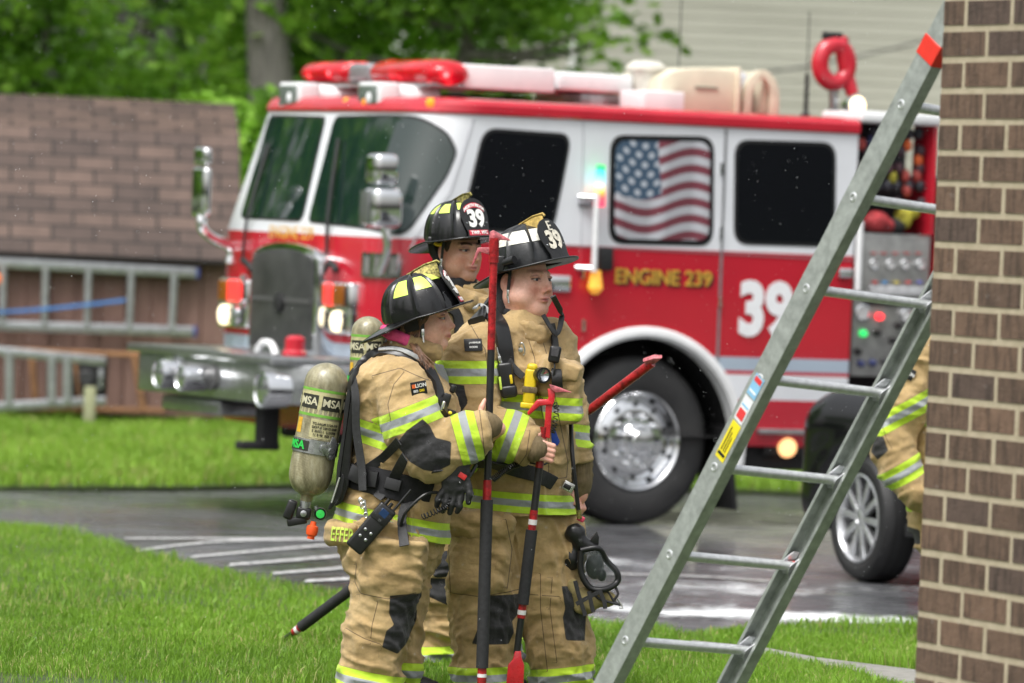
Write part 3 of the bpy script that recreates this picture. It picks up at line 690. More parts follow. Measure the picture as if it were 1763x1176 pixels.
# ---- wheels
M_tyre = NT('tyre'); b = M_tyre.b; M_tyre.l(M_tyre.ramp(M_tyre.noise(6, 6, .6), [(.3, (.022, .022, .023)), (.7, (.042, .041, .041))]), b.inputs['Base Color']); b.inputs['Roughness'].default_value = .55; M_tyre.bump(M_tyre.noise(40, 4), .15, .004); M_tyre = M_tyre.m
M_dark = mat('hub_dark', (.01, .01, .01), .7, nz=0)
def big_wheel(x, y, steer, wide=.30, sgn=-1):
    M = Matrix.Translation((x, y, WR)) @ Matrix.Rotation(steer, 4, 'Z') @ Matrix.Scale(-sgn, 4, (0, 1, 0))
    whl = MB(); T = wide/2
    prof = [(.30, T-.03), (.31, T-.005), (.34, T+.008), (.40, T+.012), (.46, T+.004), (.495, T-.015), (.512, T-.04), (.515, T-.06), (.515, -T+.06), (.512, -T+.04), (.495, -T+.015), (.40, -T), (.31, -T+.02), (.30, -T+.03)]
    whl.lathe([(r_, -z) for r_, z in prof], M_tyre, 72, M, 'Y')
    for k in (-.07, 0, .07): whl.lathe([(.516, k-.012), (.5165, k), (.516, k+.012)], M_dark, 72, M, 'Y')
    w_ = whl.build('wheel', None, TR, 40)
    rm = MB(); q = -T
    rm.lathe([(.302, q+.035), (.305, q+.002), (.298, q-.006), (.288, q), (.275, q+.02), (.268, q+.05), (.255, q+.062), (.235, q+.055), (.21, q+.035), (.185, q+.032), (.12, q+.032), (.118, q+.02)], M_chrome, 64, M, 'Y')
    rm.lathe([(.118, q+.03), (.116, q-.01), (.108, q-.02), (.085, q-.025), (.082, q-.06), (.07, q-.075), (.03, q-.082), (.001, q-.083)], M_chrome, 40, M, 'Y')
    rr = rm.build('rim', None, w_, 35)
    for k in range(10):
        a = 2*PI*k/10; nb = MB(); nb.lathe([(.021, q+.033), (.021, q+.012), (.0165, q+.008), (.0165, q-.022), (.011, q-.03), (.001, q-.031)], M_chrome, 12, M @ Matrix.Translation((.152*math.cos(a), 0, .152*math.sin(a))), 'Y'); nb.build('lug_nut', None, rr)
        a += PI/10; nb = MB(); nb.lathe([(.017, q+.034), (.016, q+.0315), (.001, q+.0312)], M_dark, 14, M @ Matrix.Translation((.224*math.cos(a), -.002, .224*math.sin(a))), 'Y'); nb.build('hand_hole', None, rr)
big_wheel(WX_, -1.02, R(3)); big_wheel(WX_, 1.02, R(3), sgn=1)
# ---- glass
def pane(name, pts, r=.08, m=None, off=.008, gask=.022, conv=True, par=None):
    uv = [inv_uv(*p) for p in pts] if conv else pts
    c = Vector((sum(p[0] for p in uv)/len(uv), sum(p[1] for p in uv)/len(uv)))
    mb = MB(); mb.bm(patch(rpoly(uv, r), off), m or M_tint); o = mb.build(name, None, par or TR, 40)
    if gask:
        q = []
        for i, p in enumerate(uv):
            a, b = Vector(uv[i-1]), Vector(uv[(i+1) % len(uv)]); p = Vector(p); n1 = (p-a).normalized(); n2 = (b-p).normalized()
            # outward offset
            na = Vector((n1.y, -n1.x)); nb = Vector((n2.y, -n2.x)); 
            if na.dot(p-c) < 0: na = -na
            if nb.dot(p-c) < 0: nb = -nb
            d = (na+nb); d = d/max(d.dot(na), .3); q.append(tuple(p+d*gask))
        mb = MB(); mb.bm(patch(rpoly(q, [k_+gask*.6 for k_ in r] if isinstance(r, list) else r+gask*.6), off-.004), M_gask); mb.build('gasket', None, o, 40)
    return uv
pane('windshield', [(466, 201), (560, 204), (520, 378), (416, 372)], [.05, .05, .06, .06], M_glass, gask=.015)
pane('windshield', [(578, 203), (672, 201), (725, 204), (768, 230), (783, 262), (768, 300), (697, 404), (640, 391), (533, 379)], [.06, .3, .3, .06, .03, .05, .08, .3, .05], M_glass, gask=.015)
pane('side_window', [(836, 226), (979, 236), (946, 398), (798, 392)], .09)
wf = pane('side_window', [(1056, 238), (1224, 241), (1222, 418), (1053, 414)], .09)
pane('side_window', [(1270, 246), (1434, 251), (1432, 420), (1268, 415)], .09)
# far side windows mirrored
for uvs_ in (((1270, 246), (1434, 251), (1432, 420), (1268, 415)), ((836, 226), (979, 236), (946, 398), (798, 392)), ((1056, 238), (1224, 241), (1222, 418), (1053, 414))):
    q = [(-u, z) for u, z in [inv_uv(*p) for p in uvs_]]; pane('side_window', q, .09, conv=False, gask=.02)
# interior bits seen through windshield: dash and seats are behind reflective glass; white gooseneck streaks
# ---- flag decal on window
def flag_mat(u0, u1, z0, z1):
    s = NT('flag_film'); b = s.b; sx = s.n('SeparateXYZ'); s.l(s.coord(), sx.inputs[0])
    U = s.math('DIVIDE', s.math('SUBTRACT', sx.outputs['X'], u0), u1-u0); V_ = s.math('DIVIDE', s.math('SUBTRACT', sx.outputs['Z'], z0), z1-z0)
    wv = s.math('MULTIPLY', s.math('SINE', s.math('MULTIPLY_ADD', U, 7.2, -.9)), .052); V2 = s.math('ADD', V_, s.math('MULTIPLY_ADD', U, -.045, wv))
    st = s.math('GREATER_THAN', s.math('FRACT', s.math('MULTIPLY_ADD', V2, 6.3, .28)), .5)
    wh = (.50, .51, .55); rd = (.20, .055, .075); bl = (.06, .10, .155)
    col = s.mix(st, rd, wh)
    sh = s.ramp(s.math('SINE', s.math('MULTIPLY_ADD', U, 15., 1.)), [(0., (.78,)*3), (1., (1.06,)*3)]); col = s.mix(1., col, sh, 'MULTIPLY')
    edge = s.math('MULTIPLY_ADD', s.math('SINE', s.math('MULTIPLY', V_, 5.)), .03, .47)
    cant = s.math('MULTIPLY', s.math('LESS_THAN', U, edge), s.math('GREATER_THAN', s.math('ADD', V2, s.math('MULTIPLY', U, -.12)), .40))
    P_ = .125; row = s.math('FLOOR', s.math('DIVIDE', V2, P_*.72)); 
    fx = s.math('SUBTRACT', s.math('FRACT', s.math('MULTIPLY_ADD', row, .5, s.math('DIVIDE', U, P_))), .5); fy = s.math('SUBTRACT', s.math('FRACT', s.math('DIVIDE', V2, P_*.72)), .5)
    d = s.math('SQRT', s.math('ADD', s.math('MULTIPLY', fx, fx), s.math('MULTIPLY', s.math('MULTIPLY', fy, fy), .52)))
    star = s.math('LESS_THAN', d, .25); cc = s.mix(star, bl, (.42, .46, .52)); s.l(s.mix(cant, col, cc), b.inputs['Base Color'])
    b.inputs['Roughness'].default_value = .2; return s.m
us_ = [p[0]-(WF+AL)+RC for p in wf]; zs2 = [p[1] for p in wf]
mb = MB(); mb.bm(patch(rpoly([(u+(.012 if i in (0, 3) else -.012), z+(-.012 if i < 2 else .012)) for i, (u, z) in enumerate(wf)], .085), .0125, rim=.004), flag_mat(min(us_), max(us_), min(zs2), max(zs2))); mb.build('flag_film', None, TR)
# ---- seams
def seam(p0, p1, w_=.012, m=None, off=.004, name='door_gap'):
    a, b = Vector(inv_uv(*p0)), Vector(inv_uv(*p1)); d = (b-a).normalized(); n_ = Vector((-d.y, d.x))*w_/2
    mb = MB(); mb.bm(patch([tuple(a+n_), tuple(b+n_), tuple(b-n_), tuple(a-n_)], off), m or mat('gap_grey', (.10, .10, .11), .6, nz=0)); return mb.build(name, None, TR)
seam((1250, 222), (1234, 640), .018, mat('door_trim', (.32, .32, .34), .35, .6)); seam((1004, 208), (1000, 425), .008, mat('faint_gap', (.5, .51, .54), .5, nz=0)); seam((816, 204), (776, 330), .012, mat('faint_gap'  , 0)); seam((776, 330), (706, 430), .012, mat('faint_gap', 0))
seam((712, 410), (1470, 448), .012, mat('pinstripe_dark', (.30, .10, .12), .4, nz=0), name='waist_stripe')
# ---- lettering
def side_text(txt, px, py, h, m, bold=0, xs=1., depth=.004, y=-W2-.006):
    x, z = side(px, py, y); vs, fs = text_mesh(txt, h, depth, bold, xs=xs)
    return [(x+v[0], y-v[2], z+v[1]) for v in vs], fs
M_gold = mat('gold_leaf', (.72, .42, .06), .35, .2, .15, 60); M_wl = mat('white_vinyl', (.85, .86, .88), .4, nz=.03)
M_sh = mat('letter_shadow', (.03, .01, .01), .5, nz=0)
mb = MB(); v, f = side_text('ENGINE 239', 1146, 482, .128, M_sh, .0025, 1.0, .003, -W2-.004); mb.add(v, f, M_sh, smooth=False); v, f = side_text('ENGINE 239', 1142, 479, .128, M_gold, .0018, 1.0, .004, -W2-.008); mb.add(v, f, M_gold, smooth=False); mb.build('lettering', None, TR)
mb = MB(); v, f = side_text('39', 1318, 537, .44, M_wl, .020, .88); mb.add(v, f, M_wl, smooth=False); mb.build('number', None, TR)
# front name plate
y_, z_ = front(510, 402, -.05); vs, fs = text_mesh('ENGINE 239', .105, .002, .0012, xs=1.12)
mb = MB(); mb.add([(-.085-v[2], y_-v[0]*1, z_+v[1]) for v in vs], fs, M_gold, smooth=False); mb.build('front_lettering', None, TR)
# ---- grille
gy0, gz0 = front(438, 600, -.12); gy1, gz1 = front(552, 430, -.12); gc = (gy0+gy1)/2; gh = abs(gy0-gy1)/2
M_mesh = NT('grille_mesh'); b = M_mesh.b; M_mesh.l(M_mesh.ramp(M_mesh.noise(3, 4), [(.3, (.06, .062, .062)), (.7, (.14, .14, .14))]), b.inputs['Base Color']); b.inputs['Metallic'].default_value = .6; b.inputs['Roughness'].default_value = .45
M_mesh.bump(M_mesh.n('TexChecker', Scale=70.).outputs['Fac'], .8, .01); M_mesh = M_mesh.m
MGR = Matrix(((0, 0, -1, 0), (1, 0, 0, gc), (0, 1, 0, 0), (0, 0, 0, 1)))
def arch(hw, z0, z1, ar, n=12): return [(-hw, z0), (hw, z0), (hw, z1-ar)]+[(hw*math.cos(PI*i/n), z1-ar+ar*math.sin(PI*i/n)) for i in range(1, n)]+[(-hw, z1-ar)]
mb = MB(); mb.prism(arch(gh+.035, gz0-.02, gz1+.035, .10), .02, .15, M_chrome, MGR, .012); fr = mb.build('grille', None, TR, 35)
mb = MB(); mb.prism(arch(gh-.01, gz0+.02, gz1-.005, .085), .14, .165, M_mesh, MGR, .004); mb.build('grille_mesh', None, fr)
mb = MB(); mb.lathe([(.06, 0), (.06, -.02), (.04, -.03), (.001, -.03)], M_blk, 24, Matrix.Translation((-.165, gc, (gz0+gz1)/2-.02)), 'X'); mb.box((-.168, gc, (gz0+gz1)/2), (.006, gh*1.9, .03), mat('grille_bar', (.08, .08, .08), .5)); mb.build('grille_badge', None, fr)
# ---- lamp clusters
M_lr = mat('lamp_red', (.7, .02, .02), .15, nz=0, emit=(1, .06, .05), es=.9); M_la = mat('lamp_amber', (.25, .08, .01), .2, nz=0); M_lh = mat('lamp_head', (.9, .85, .7), .1, nz=0, emit=(1, .82, .5), es=1.3); M_lc = mat('lamp_clear', (.6, .62, .65), .08, .9, nz=0)
for (pl, pr, inner) in ((387, 430, 1), (553, 606, -1)):
    ya, zt = front(pl, 478 if inner == 1 else 483, -.03); yb, zb_ = front(pr, 566 if inner == 1 else 578, -.03); yc = (ya+yb)/2; hw = abs(ya-yb)/2
    xb = -.045; mb = MB()
    for (c, s_, t) in ((0, hw+.03, zt), ):
        mb.box((xb+.06, yc, (zt+zb_)/2), (.16, 2*hw+.04, abs(zt-zb_)), M_chrome, .02, 3)
    zm = (zt+zb_)/2
    hd = mb.build('lamp_bezel', None, TR, 35); dk = MB()
    for zc in ((zt+zm)/2, (zm+zb_)/2): dk.box((xb-.021, yc, zc), (.012, 2*hw-.02, abs(zt-zm)-.055), mat('bezel_inner', (.12, .12, .12), .25, .7), .004)
    dk.build('bezel_inset', None, hd)
    zc = (zt+zm)/2; q = MB(); q.box((xb-.035, yc-inner*hw*.33, zc), (.03, hw*.95, .14), M_lr, .02, 3); q.build('red_warning_lamp', None, hd); q = MB(); q.box((xb-.033, yc+inner*hw*.55, zc), (.025, hw*.6, .13), M_la, .015, 3); q.build('turn_signal', None, hd)
    zc = (zm+zb_)/2
    for k, m_ in ((inner*hw*.45, M_lh), (-inner*hw*.45, M_lc)): q = MB(); q.lathe([(.066, .0), (.060, -.02), (.04, -.030), (.001, -.034)], m_, 24, Matrix.Translation((xb-.028, yc+k, zc)), 'X'); q.build('headlight', None, hd)
    for zc in (zt, zm): q = MB(); q.lathe([(.03, 0), (.028, -.02), (.001, -.03)], M_lc, 16, Matrix.Translation((xb-.02, yc-inner*hw*.85, zc)), 'X'); q.build('chrome_stud', None, hd)
# side / front badge plate + wiper arms
yb, zb_ = front(655, 455, 0); u, z = inv_uv(655, 457); mb = MB(); mb.bm(patch(rpoly([(u-.14, z-.075), (u+.14, z-.075), (u+.14, z+.075), (u-.14, z+.075)], .01), .02, rim=.02), M_chrome); mb.bm(patch([(u-.11, z-.05), (u+.11, z-.05), (u+.11, z+.05), (u-.11, z+.05)], .022, rim=.003), mat('plate_grey', (.3, .3, .29), .4, .5)); mb.build('mirror_plate', None, TR)
for (p0, p1, p2) in (((470, 250), (440, 370), (428, 448)), ((590, 240), (577, 370), (572, 448))):
    q = [SH(*inv_uv(*p), o_) for p, o_ in ((p0, .03), (p1, .05), (p2, .04))]; mb = MB(); mb.tube(bez(q, 5), .011, M_blk, 8); mb.tube([q[2], q[2]+Vector((0, -.10, -.03)), q[2]+Vector((0, -.14, -.06))], .022, M_blk, 8); mb.build('wiper', None, TR)
# ---- bumper, front deck
ZB1 = front(420, 606, -.45)[1]; ZB0 = front(420, 712, -.45)[1]
def bump_pt(px, py, x=-.62): return front(px, py, x)
yl, _ = bump_pt(330, 650); yr, _ = bump_pt(470, 650)
M_dia = mat('brushed_steel', (.42, .43, .44), .3, .9, .15, 30)
bx = -.70
zt, zb_ = front(400, 612, bx)[1], front(400, 690, bx)[1]
yA, yB = front(285, 650, bx)[0], front(500, 680, bx)[0]
mb = MB(); mb.box(((bx+.0)/2, -.14, zt-.01), (-bx, 2.08, .05), M_dia, .012, 2); mb.box((bx/2+.12, -.14, (zt+zb_)/2), (-bx-.28, 1.9, abs(zt-zb_)*.7), M_rw, .02); bp = mb.build('bumper', None, TR, 35)
mb = MB(); mb.prism(rpoly([(bx+.02, .76), (bx+.02, -1.0), (bx+.28, -1.235), (-.02, -1.235), (-.02, -1.15), (bx+.3, -1.15), (bx+.11, -.95), (bx+.11, .70), (bx+.3, .86), (-.02, .86), (-.02, .94), (bx+.28, .94)], .03, 3), zb_, zt-.03, M_dia, None, .012); mb.build('bumper_bar', None, bp, 35)
mb = MB(); mb.prism(rrect(-.42, zb_+.05, .42, zt-.07, .06), .0, .02, M_mesh, Matrix(((0, 0, -1, bx+.02), (1, 0, 0, 0), (0, 1, 0, 0), (0, 0, 0, 1)))); mb.build('bumper_grille', None, bp)
def drum(name, y, z, r_, l_, m, x0=bx):
    q = MB(); q.lathe([(r_*.25, .0), (r_*.3, -l_*.7), (r_*.6, -l_*.78), (r_*.9, -l_), (r_, -l_*.98), (r_*1.02, -l_*.8), (r_*.95, 0), (.001, 0)], m, 32, Matrix.Translation((x0, y, z)), 'X'); q.lathe([(r_*.88, -l_*.93), (r_*.5, -l_*.99), (.001, -l_*1.01)], M_lc, 28, Matrix.Translation((x0, y, z)), 'X'); return q.build(name, None, bp, 35)
for px, py, nm, r_ in ((300, 645, 'speaker', .088), (338, 652, 'front_light', .078), (478, 672, 'siren', .108)):
    y_, z_ = front(px, py, bx-.05); drum(nm, y_, z_, r_, .16, M_chrome)
y_, z_ = front(290, 640, bx-.02); mb = MB(); mb.tube([(bx+.25, y_+.05, z_), (bx-.02, y_, z_)], .095, M_chrome, 28); mb.build('bumper_end_cap', None, bp)
y_, z_ = front(494, 612, bx+.25); mb = MB(); mb.lathe([(.075, -.05), (.075, .04), (.06, .055), (.06, .12), (.035, .14), (.001, .14)], M_red, 24, Matrix.Translation((bx+.3, y_, z_-.02))); mb.build('hose_cap', None, bp)
y_, z_ = front(450, 606, bx+.3); mb = MB(); mb.tube(bez([(bx+.35, y_+.17, z_-.02), (bx+.35, y_+.1, z_+.05), (bx+.35, y_-.03, z_+.05), (bx+.35, y_-.10, z_-.02)], 5), .022, M_white, 12); mb.build('deck_handle', None, bp)
# lower front steps / tow hooks under the bumper
mb = MB(); mb.box((-.42, .1, zb_-.06), (.40, .85, .09), M_dia, .015); mb.build('lower_panel', None, bp)
mb = MB(); mb.box((-.5, -.75, zb_-.12), (.12, .12, .30), M_rw, .02); mb.box((-.56, -.75, zb_-.26), (.26, .10, .05), M_rw, .015); mb.build('tow_hook', None, bp)
mb = MB(); mb.box((.85, -.0, .48), (.9, 1.0, .18), M_rw, .03); mb.box((3.4, 0, .55), (6.5, .9, .25), M_rw, .03); mb.box((WX_, 0, .50), (.2, 1.9, .16), M_rw, .03); mb.box((2.95, -.95, .46), (1.1, .4, .22), M_rw, .03); mb.build('chassis', None, TR)
# ---- roof gear; helper: box on roof at pixel centre
def roofx(px, py, y): p = TI @ onplane(px, py, TM @ Vector((0, y, 0)), (TM.to_3x3() @ Vector((0, 1, 0)))); return p.x, p.z
M_lens = NT('red_lens'); b = M_lens.b; v = M_lens.n('TexVoronoi', Scale=9.); M_lens.l(M_lens.coord(), v.inputs['Vector'])
b.inputs['Base Color'].default_value = (.42, .006, .012, 1); b.inputs['Roughness'].default_value = .10; M_lens.l(M_lens.ramp(v.outputs['Distance'], [(.06, (1., .45, .45)), (.16, (.9, .04, .05)), (.36, (.18, .0, .006)), (.6, (.05, .0, .002))]), b.inputs['Emission Color']); b.inputs['Emission Strength'].default_value = 1.25; M_lens = M_lens.m
LBX, LBZ = .62, None
yl_, zl_ = front(524, 126, LBX); yr_, zr_ = front(803, 128, LBX); LBZ = (zl_+zr_)/2; yl_, yr_ = max(yl_, yr_)-.15, min(yl_, yr_)+.15
mb = MB(); ym = (yl_+yr_)/2; L_ = abs(yl_-yr_)
def capsule(ya, yb, hx, hz, m, e0=1, e1=1):
    prof = []
    for k in range(7): a = PI/2*k/6; prof.append((max(math.sin(a), .02), ya+(1-math.cos(a))*.14*e0))
    for k in range(7): a = PI/2*k/6; prof.append((max(math.cos(a), .02), yb-(1-math.sin(a))*.14*e1))
    q = MB(); q.lathe(prof, m, 28, Matrix.Translation((LBX, 0, LBZ)) @ Matrix.Diagonal((hx, 1, hz*1.13, 1)), 'Y'); return q
lb = capsule(min(yl_, yr_), ym+.02-.10, .15, .075, M_lens, 1, .3).build('light_bar', None, TR)
capsule(ym+.26, max(yl_, yr_), .15, .068, M_lens, .3, 1).build('red_dome', None, lb)
q = MB(); q.box((LBX, ym+.1, LBZ), (.25, .30, .12), mat('clear_dome', (.30, .31, .33), .2, .3), .03, 3); q.build('centre_dome', None, lb)
q = MB(); q.box((LBX, ym, LBZ-.075), (.26, L_-.15, .03), M_dia, .008)
for yy in (ym-.7, ym+.7): q.box((LBX-.02, yy, LBZ-.12), (.12, .05, .10), M_dia, .01)
q.build('light_bar_base', None, lb)
for px, py in ((497, 163), (634, 163)):
    x_ = .22; y_, z_ = front(px, py, x_); q = MB(); q.box((x_+.07, y_, z_), (.14, .30, .155), M_white, .018, 3); q.tube([(x_+.2, y_-.02, z_), (x_+.42, y_-.12, z_+.0)], [.08, .055], M_white, 14); fl_ = q.build('flood_lamp', None, TR, 35)
    q = MB(); q.box((x_-.004, y_, z_), (.012, .24, .115), mat('lens_grey', (.28, .32, .30), .12, .5), .01); q.lathe([(.035, -.012), (.02, -.02), (.001, -.022)], M_wl, 16, Matrix.Translation((x_, y_-.03, z_-.02)), 'X'); q.build('lens', None, fl_)
for px in (545, 578, 687):
    y_, z_ = front(px, 170, .02); q = MB(); q.lathe([(.03, 0), (.028, -.025), (.015, -.035), (.001, -.036)], mat('amber_marker', (.8, .28, .02), .2, nz=0, emit=(1, .35, .03), es=.5), 14, Matrix.Translation((.24, y_, ZT+.07)), 'X'); q.build('marker_lamp', None, TR)
def rbox(name, px0, px1, py0, py1, y, dy, m, bev=.03, par=None, zfloor=None):
    x0, z1 = roofx(px0, py0, y); x1, z0 = roofx(px1, py1, y)
    if zfloor is not None: z0 = zfloor
    q = MB(); q.box(((x0+x1)/2, y+dy/2, (z0+z1)/2), (abs(x1-x0), dy, abs(z1-z0)), m, bev, 3); return q.build(name, None, par or TR, 35)
rbox('air_unit', 800, 955, 110, 160, -.75, .9, M_white, .012); rbox('air_unit_base', 770, 975, 160, 172, -.7, .8, M_rw, .01)
rbox('roof_box', 962, 1090, 123, 162, -.55, .8, M_white, .02); rbox('roof_box_leg', 1000, 1070, 160, 190, -.5, .6, M_dia, .01, zfloor=ZR)
x_, z_ = roofx(1113, 118, -.5); q = MB(); q.lathe([(.001, .05), (.08, .045), (.125, .015), (.13, -.01), (.11, -.02), (.10, -.12), (.09, -.26)], mat('vent_cream', (.62, .60, .53), .45, nz=.08), 28, Matrix.Translation((x_, -.5, z_))); q.build('roof_vent', None, TR)
rbox('roof_locker', 1108, 1178, 155, 190, -.9, .3, M_white, .01, zfloor=ZR-.01)
# beige hose reels
M_bge = mat('beige_plastic', (.66, .61, .47), .4, nz=.06, ns=8)
def reel(px0, px1, py0, hollow):
    x0, z1 = roofx(px0, py0, -.75); x1, _ = roofx(px1, py0, -.75); hz = z1-ZR; w_ = x1-x0; q = MB()
    prof = [(0, 0)]+[(w_*.5-w_*.5*math.cos(a), hz*.62+hz*.38*math.sin(a)) for a in [PI/2*i/8 for i in range(9)]]+[(w_*.9, hz), (w_, hz*.85), (w_, 0)]
    F = Matrix(((1, 0, 0, x0), (0, 0, 1, 0), (0, 1, 0, ZR-.01), (0, 0, 0, 1)))
    q.prism(prof, -.75, -.15, M_bge, F, .02); return q, x0, x1, z1
q, x0, x1, z1 = reel(1140, 1280, 110, 0); rl = q.build('hose_reel_cover', None, TR, 35)
q = MB(); q.box((x0+.32, -.755, ZR+.15), (.16, .012, .014), mat('grey_print', (.25, .23, .18), .6, nz=0)); q.build('printed_word', None, rl)
q = MB(); q.box((x1-.04, -.46, ZR+.14), (.02, .64, .30), M_bge, .008); q.build('cover_rib', None, rl)
x2, _ = roofx(1345, 110, -.75); x1b, _ = roofx(1284, 110, -.75)
q = MB()
for yy in (-.75, -.25):
    cxr, rxr, hz_ = (x1b+x2)/2, abs(x2-x1b)/2, z1-ZR; oo = [(cxr-rxr*math.cos(PI*k/16), ZR+hz_*.35+hz_*.65*math.sin(PI*k/16)) for k in range(17)]; ii = [(cxr-(rxr-.06)*math.cos(PI*k/16), ZR+hz_*.35+(hz_*.65-.06)*math.sin(PI*k/16)) for k in range(17)]
    q.prism([(cxr-rxr, ZR)]+oo+[(cxr+rxr, ZR), (cxr+rxr-.06, ZR)]+ii[::-1]+[(cxr-rxr+.06, ZR)], yy, yy+.05, M_bge, Matrix(((1, 0, 0, 0), (0, 0, 1, 0), (0, 1, 0, 0), (0, 0, 0, 1))), .006)
q.box(((x1b+x2)/2+.06, -.48, ZR+.14), (abs(x2-x1b)-.2, .42, .27), M_bge, .02); q.build('reel_bracket', None, rl)
q = MB()
for k in range(5): q.lathe([(.05, -.02), (.135, -.018), (.14, 0), (.135, .018), (.05, .02)], mat('grey_hose', (.42, .42, .44), .6), 28, Matrix.Translation((x1b+.03+.012*k, -.5, ZR+.14)) @ Matrix.Rotation(R(8*k-16), 4, 'Z'), 'X')
q.build('hose_coil', None, rl)
# antennas
for px, py0 in ((1390, 128), (1176, -60), (1394, 20)):
    x_, z_ = roofx(px, py0, -.3); q = MB(); q.tube([(x_, -.3, ZR), (x_, -.3, z_)], .0035 if px != 1390 else .014, M_blk, 6); q.lathe([(.03, 0), (.03, .03), (.015, .05), (.001, .05)], M_blk, 12, Matrix.Translation((x_, -.3, ZR-.002))); q.build('antenna', None, TR)
# ---- rear body and pump panel
xq0, xq1 = side(1480, 400)[0], side(1612, 400)[0]; zt_ = side(1500, 207)[1]; zmid = side(1540, 403)[1]; zlo = side(1540, 650)[1]
XE = XR+.05; M_panel = mat('pump_panel_steel', (.36, .36, .35), .35, .7, .15, 14)
q = MB(); q.box(((XE+xq1)/2, .16, (zmid+.5)/2), (xq1-XE, 2.06, zmid-.5), M_rw, .01); q.box(((XE+xq1)/2, -1.0, (zmid+zlo)/2), (xq1-XE, .36, zmid-zlo), M_panel, .008); q.box(((XE+xq1)/2, .1, (zt_+zmid)/2), (xq1-XE, 1.9, zt_-zmid), mat('locker_dark', (.02, .02, .024), .7), .01); pp = q.build('pump_module', None, TR, 35)
q = MB(); q.box(((XE+xq1)/2-.02, -1.02, zt_+.02), (xq1-XE+.05, .5, .07), M_white, .02); q.build('module_rail', None, pp)
q = MB(); q.box((xq1-.02, -1.1, (zt_+zmid)/2), (.03, .25, zt_-zmid), M_red, .005); q.build('red_divider', None, pp)
def stuffbox(name, px, py, w_, h_, m, d=.06, bev=.03):
    x_, z_ = side(px, py, -1.14); r_ = random.uniform(-.3, .3); s = SDF(); s.ell((0, 0, 0), (w_/2, d, h_/2), .02); s.ell((w_*.2*r_, .01, h_*.15), (w_*.3, d*.9, h_*.4), .03); V, Q = s.mesh(.012); V = V+.012*vnoise(V*14)[:, None]*np.array([1, .5, 1])+np.array([x_, -1.13, z_]); return np_obj(name, V, Q, m, pp)
M_rb = mat('red_bag', (.36, .035, .04), .7, nz=.4, ns=14); M_yb = mat('yellow_bag', (.42, .38, .04), .7, nz=.4, ns=14); M_ob = mat('orange_item', (.7, .13, .03), .5); M_db = mat('dark_blue_item', (.04, .05, .14), .6)
stuffbox('red_bag', 1508, 384, .22, .12, M_rb, .08); stuffbox('red_bag', 1524, 390, .16, .09, M_rb, .07); stuffbox('yellow_bag', 1556, 376, .10, .15, M_yb, .07); stuffbox('yellow_bag', 1568, 366, .12, .09, M_yb, .07); stuffbox('dark_bag', 1540, 392, .12, .10, M_rw, .09)
for i, (px, py, m_) in enumerate(((1563, 252, M_ob), (1582, 278, M_ob), (1580, 305, mat('dull_red', (.4, .06, .05), .5)), (1538, 307, M_yb), (1560, 305, mat('dull_red', 0)), (1500, 246, M_db), (1484, 250, mat('dull_red', 0)), (1562, 330, mat('dull_red', 0)))):
    stuffbox('stored_item', px, py, .055, .075, m_, .03)
for i in range(6):
    for j in range(5):
        if random.random() < .7: stuffbox('dark_item', 1490+i*19+random.uniform(-4, 4), 232+j*30, .05+random.random()*.04, .07, mat('dark_item_%d' % (j % 3), (.03+.02*(j % 3), .03, .04), .5), .03)
def dial(px, py, r_, face, nm='gauge', yo=-1.18):
    x_, z_ = side(px, py, yo); q = MB(); q.lathe([(r_, 0), (r_, -.02), (r_*.85, -.024), (r_*.82, -.014), (.001, -.014)], M_chrome, 24, Matrix.Translation((x_, yo, z_)), 'Y'); q.lathe([(r_*.8, -.016), (.001, -.017)], face, 20, Matrix.Translation((x_, yo, z_)), 'Y'); return q.build(nm, None, pp)
M_face = mat('gauge_face', (.6, .6, .6), .3, nz=0); M_facek = mat('gauge_black', (.05, .05, .055), .3, nz=0)
for px in (1503, 1531, 1556, 1583): dial(px, 455, .032, M_face)
q = MB(); x_, z_ = side(1543, 500, -1.18); q.box((x_, -1.19, z_), (.40, .02, .06), mat('panel_pale', (.55, .56, .58), .4), .004); q.build('label_strip', None, pp)
for px, c in ((1503, (.6, .1, .1)), (1520, (.1, .3, .6)), (1540, (.6, .5, .1)), (1560, (.6, .1, .1)), (1580, (.15, .15, .5))):
    x_, z_ = side(px, 486, -1.18); q = MB(); q.box((x_, -1.204, z_), (.035, .01, .018), mat('tag_%d' % px, c, .4, nz=0), .002); q.build('label_tag', None, pp)
    x_, z_ = side(px, 436, -1.18); q = MB(); q.box((x_, -1.19, z_), (.04, .01, .008), mat('red_print', (.55, .05, .05), .4, nz=0), .001); q.build('label_tag', None, pp)
dial(1483, 538, .052, M_face); dial(1558, 542, .042, M_face); q = MB()
for px, py, m_ in ((1512, 545, mat('pilot_red', (.8, .02, .02), .3, nz=0, emit=(1, .03, .04), es=2.)), (1484, 574, mat('pilot_green', (.02, .5, .1), .3, nz=0, emit=(.05, .9, .2), es=.7)), (1508, 573, M_blk), (1535, 586, M_blk), (1475, 605, M_blk), (1545, 560, M_blk), (1500, 625, M_db), (1520, 622, M_facek), (1480, 626, M_db)):
    x_, z_ = side(px, py, -1.18); q = MB(); q.lathe([(.022, 0), (.022, -.03), (.015, -.045), (.001, -.046)], m_, 14, Matrix.Translation((x_, -1.18, z_)), 'Y'); q.build('panel_knob', None, pp)
q = MB(); x_, z_ = side(1545, 521, -1.18); q.box((x_, -1.182, z_), (.5, .02, .05), M_blk, .004); q.build('panel_gap', None, pp)
q = MB(); xq, z0_ = side(1475, 380, -1.24); _, z1_ = side(1470, 500, -1.24); q.tube([(xq+.02, -1.25, z0_), (xq+.02, -1.25, z1_)], .022, M_white, 12); q.build('grab_rail', None, pp)
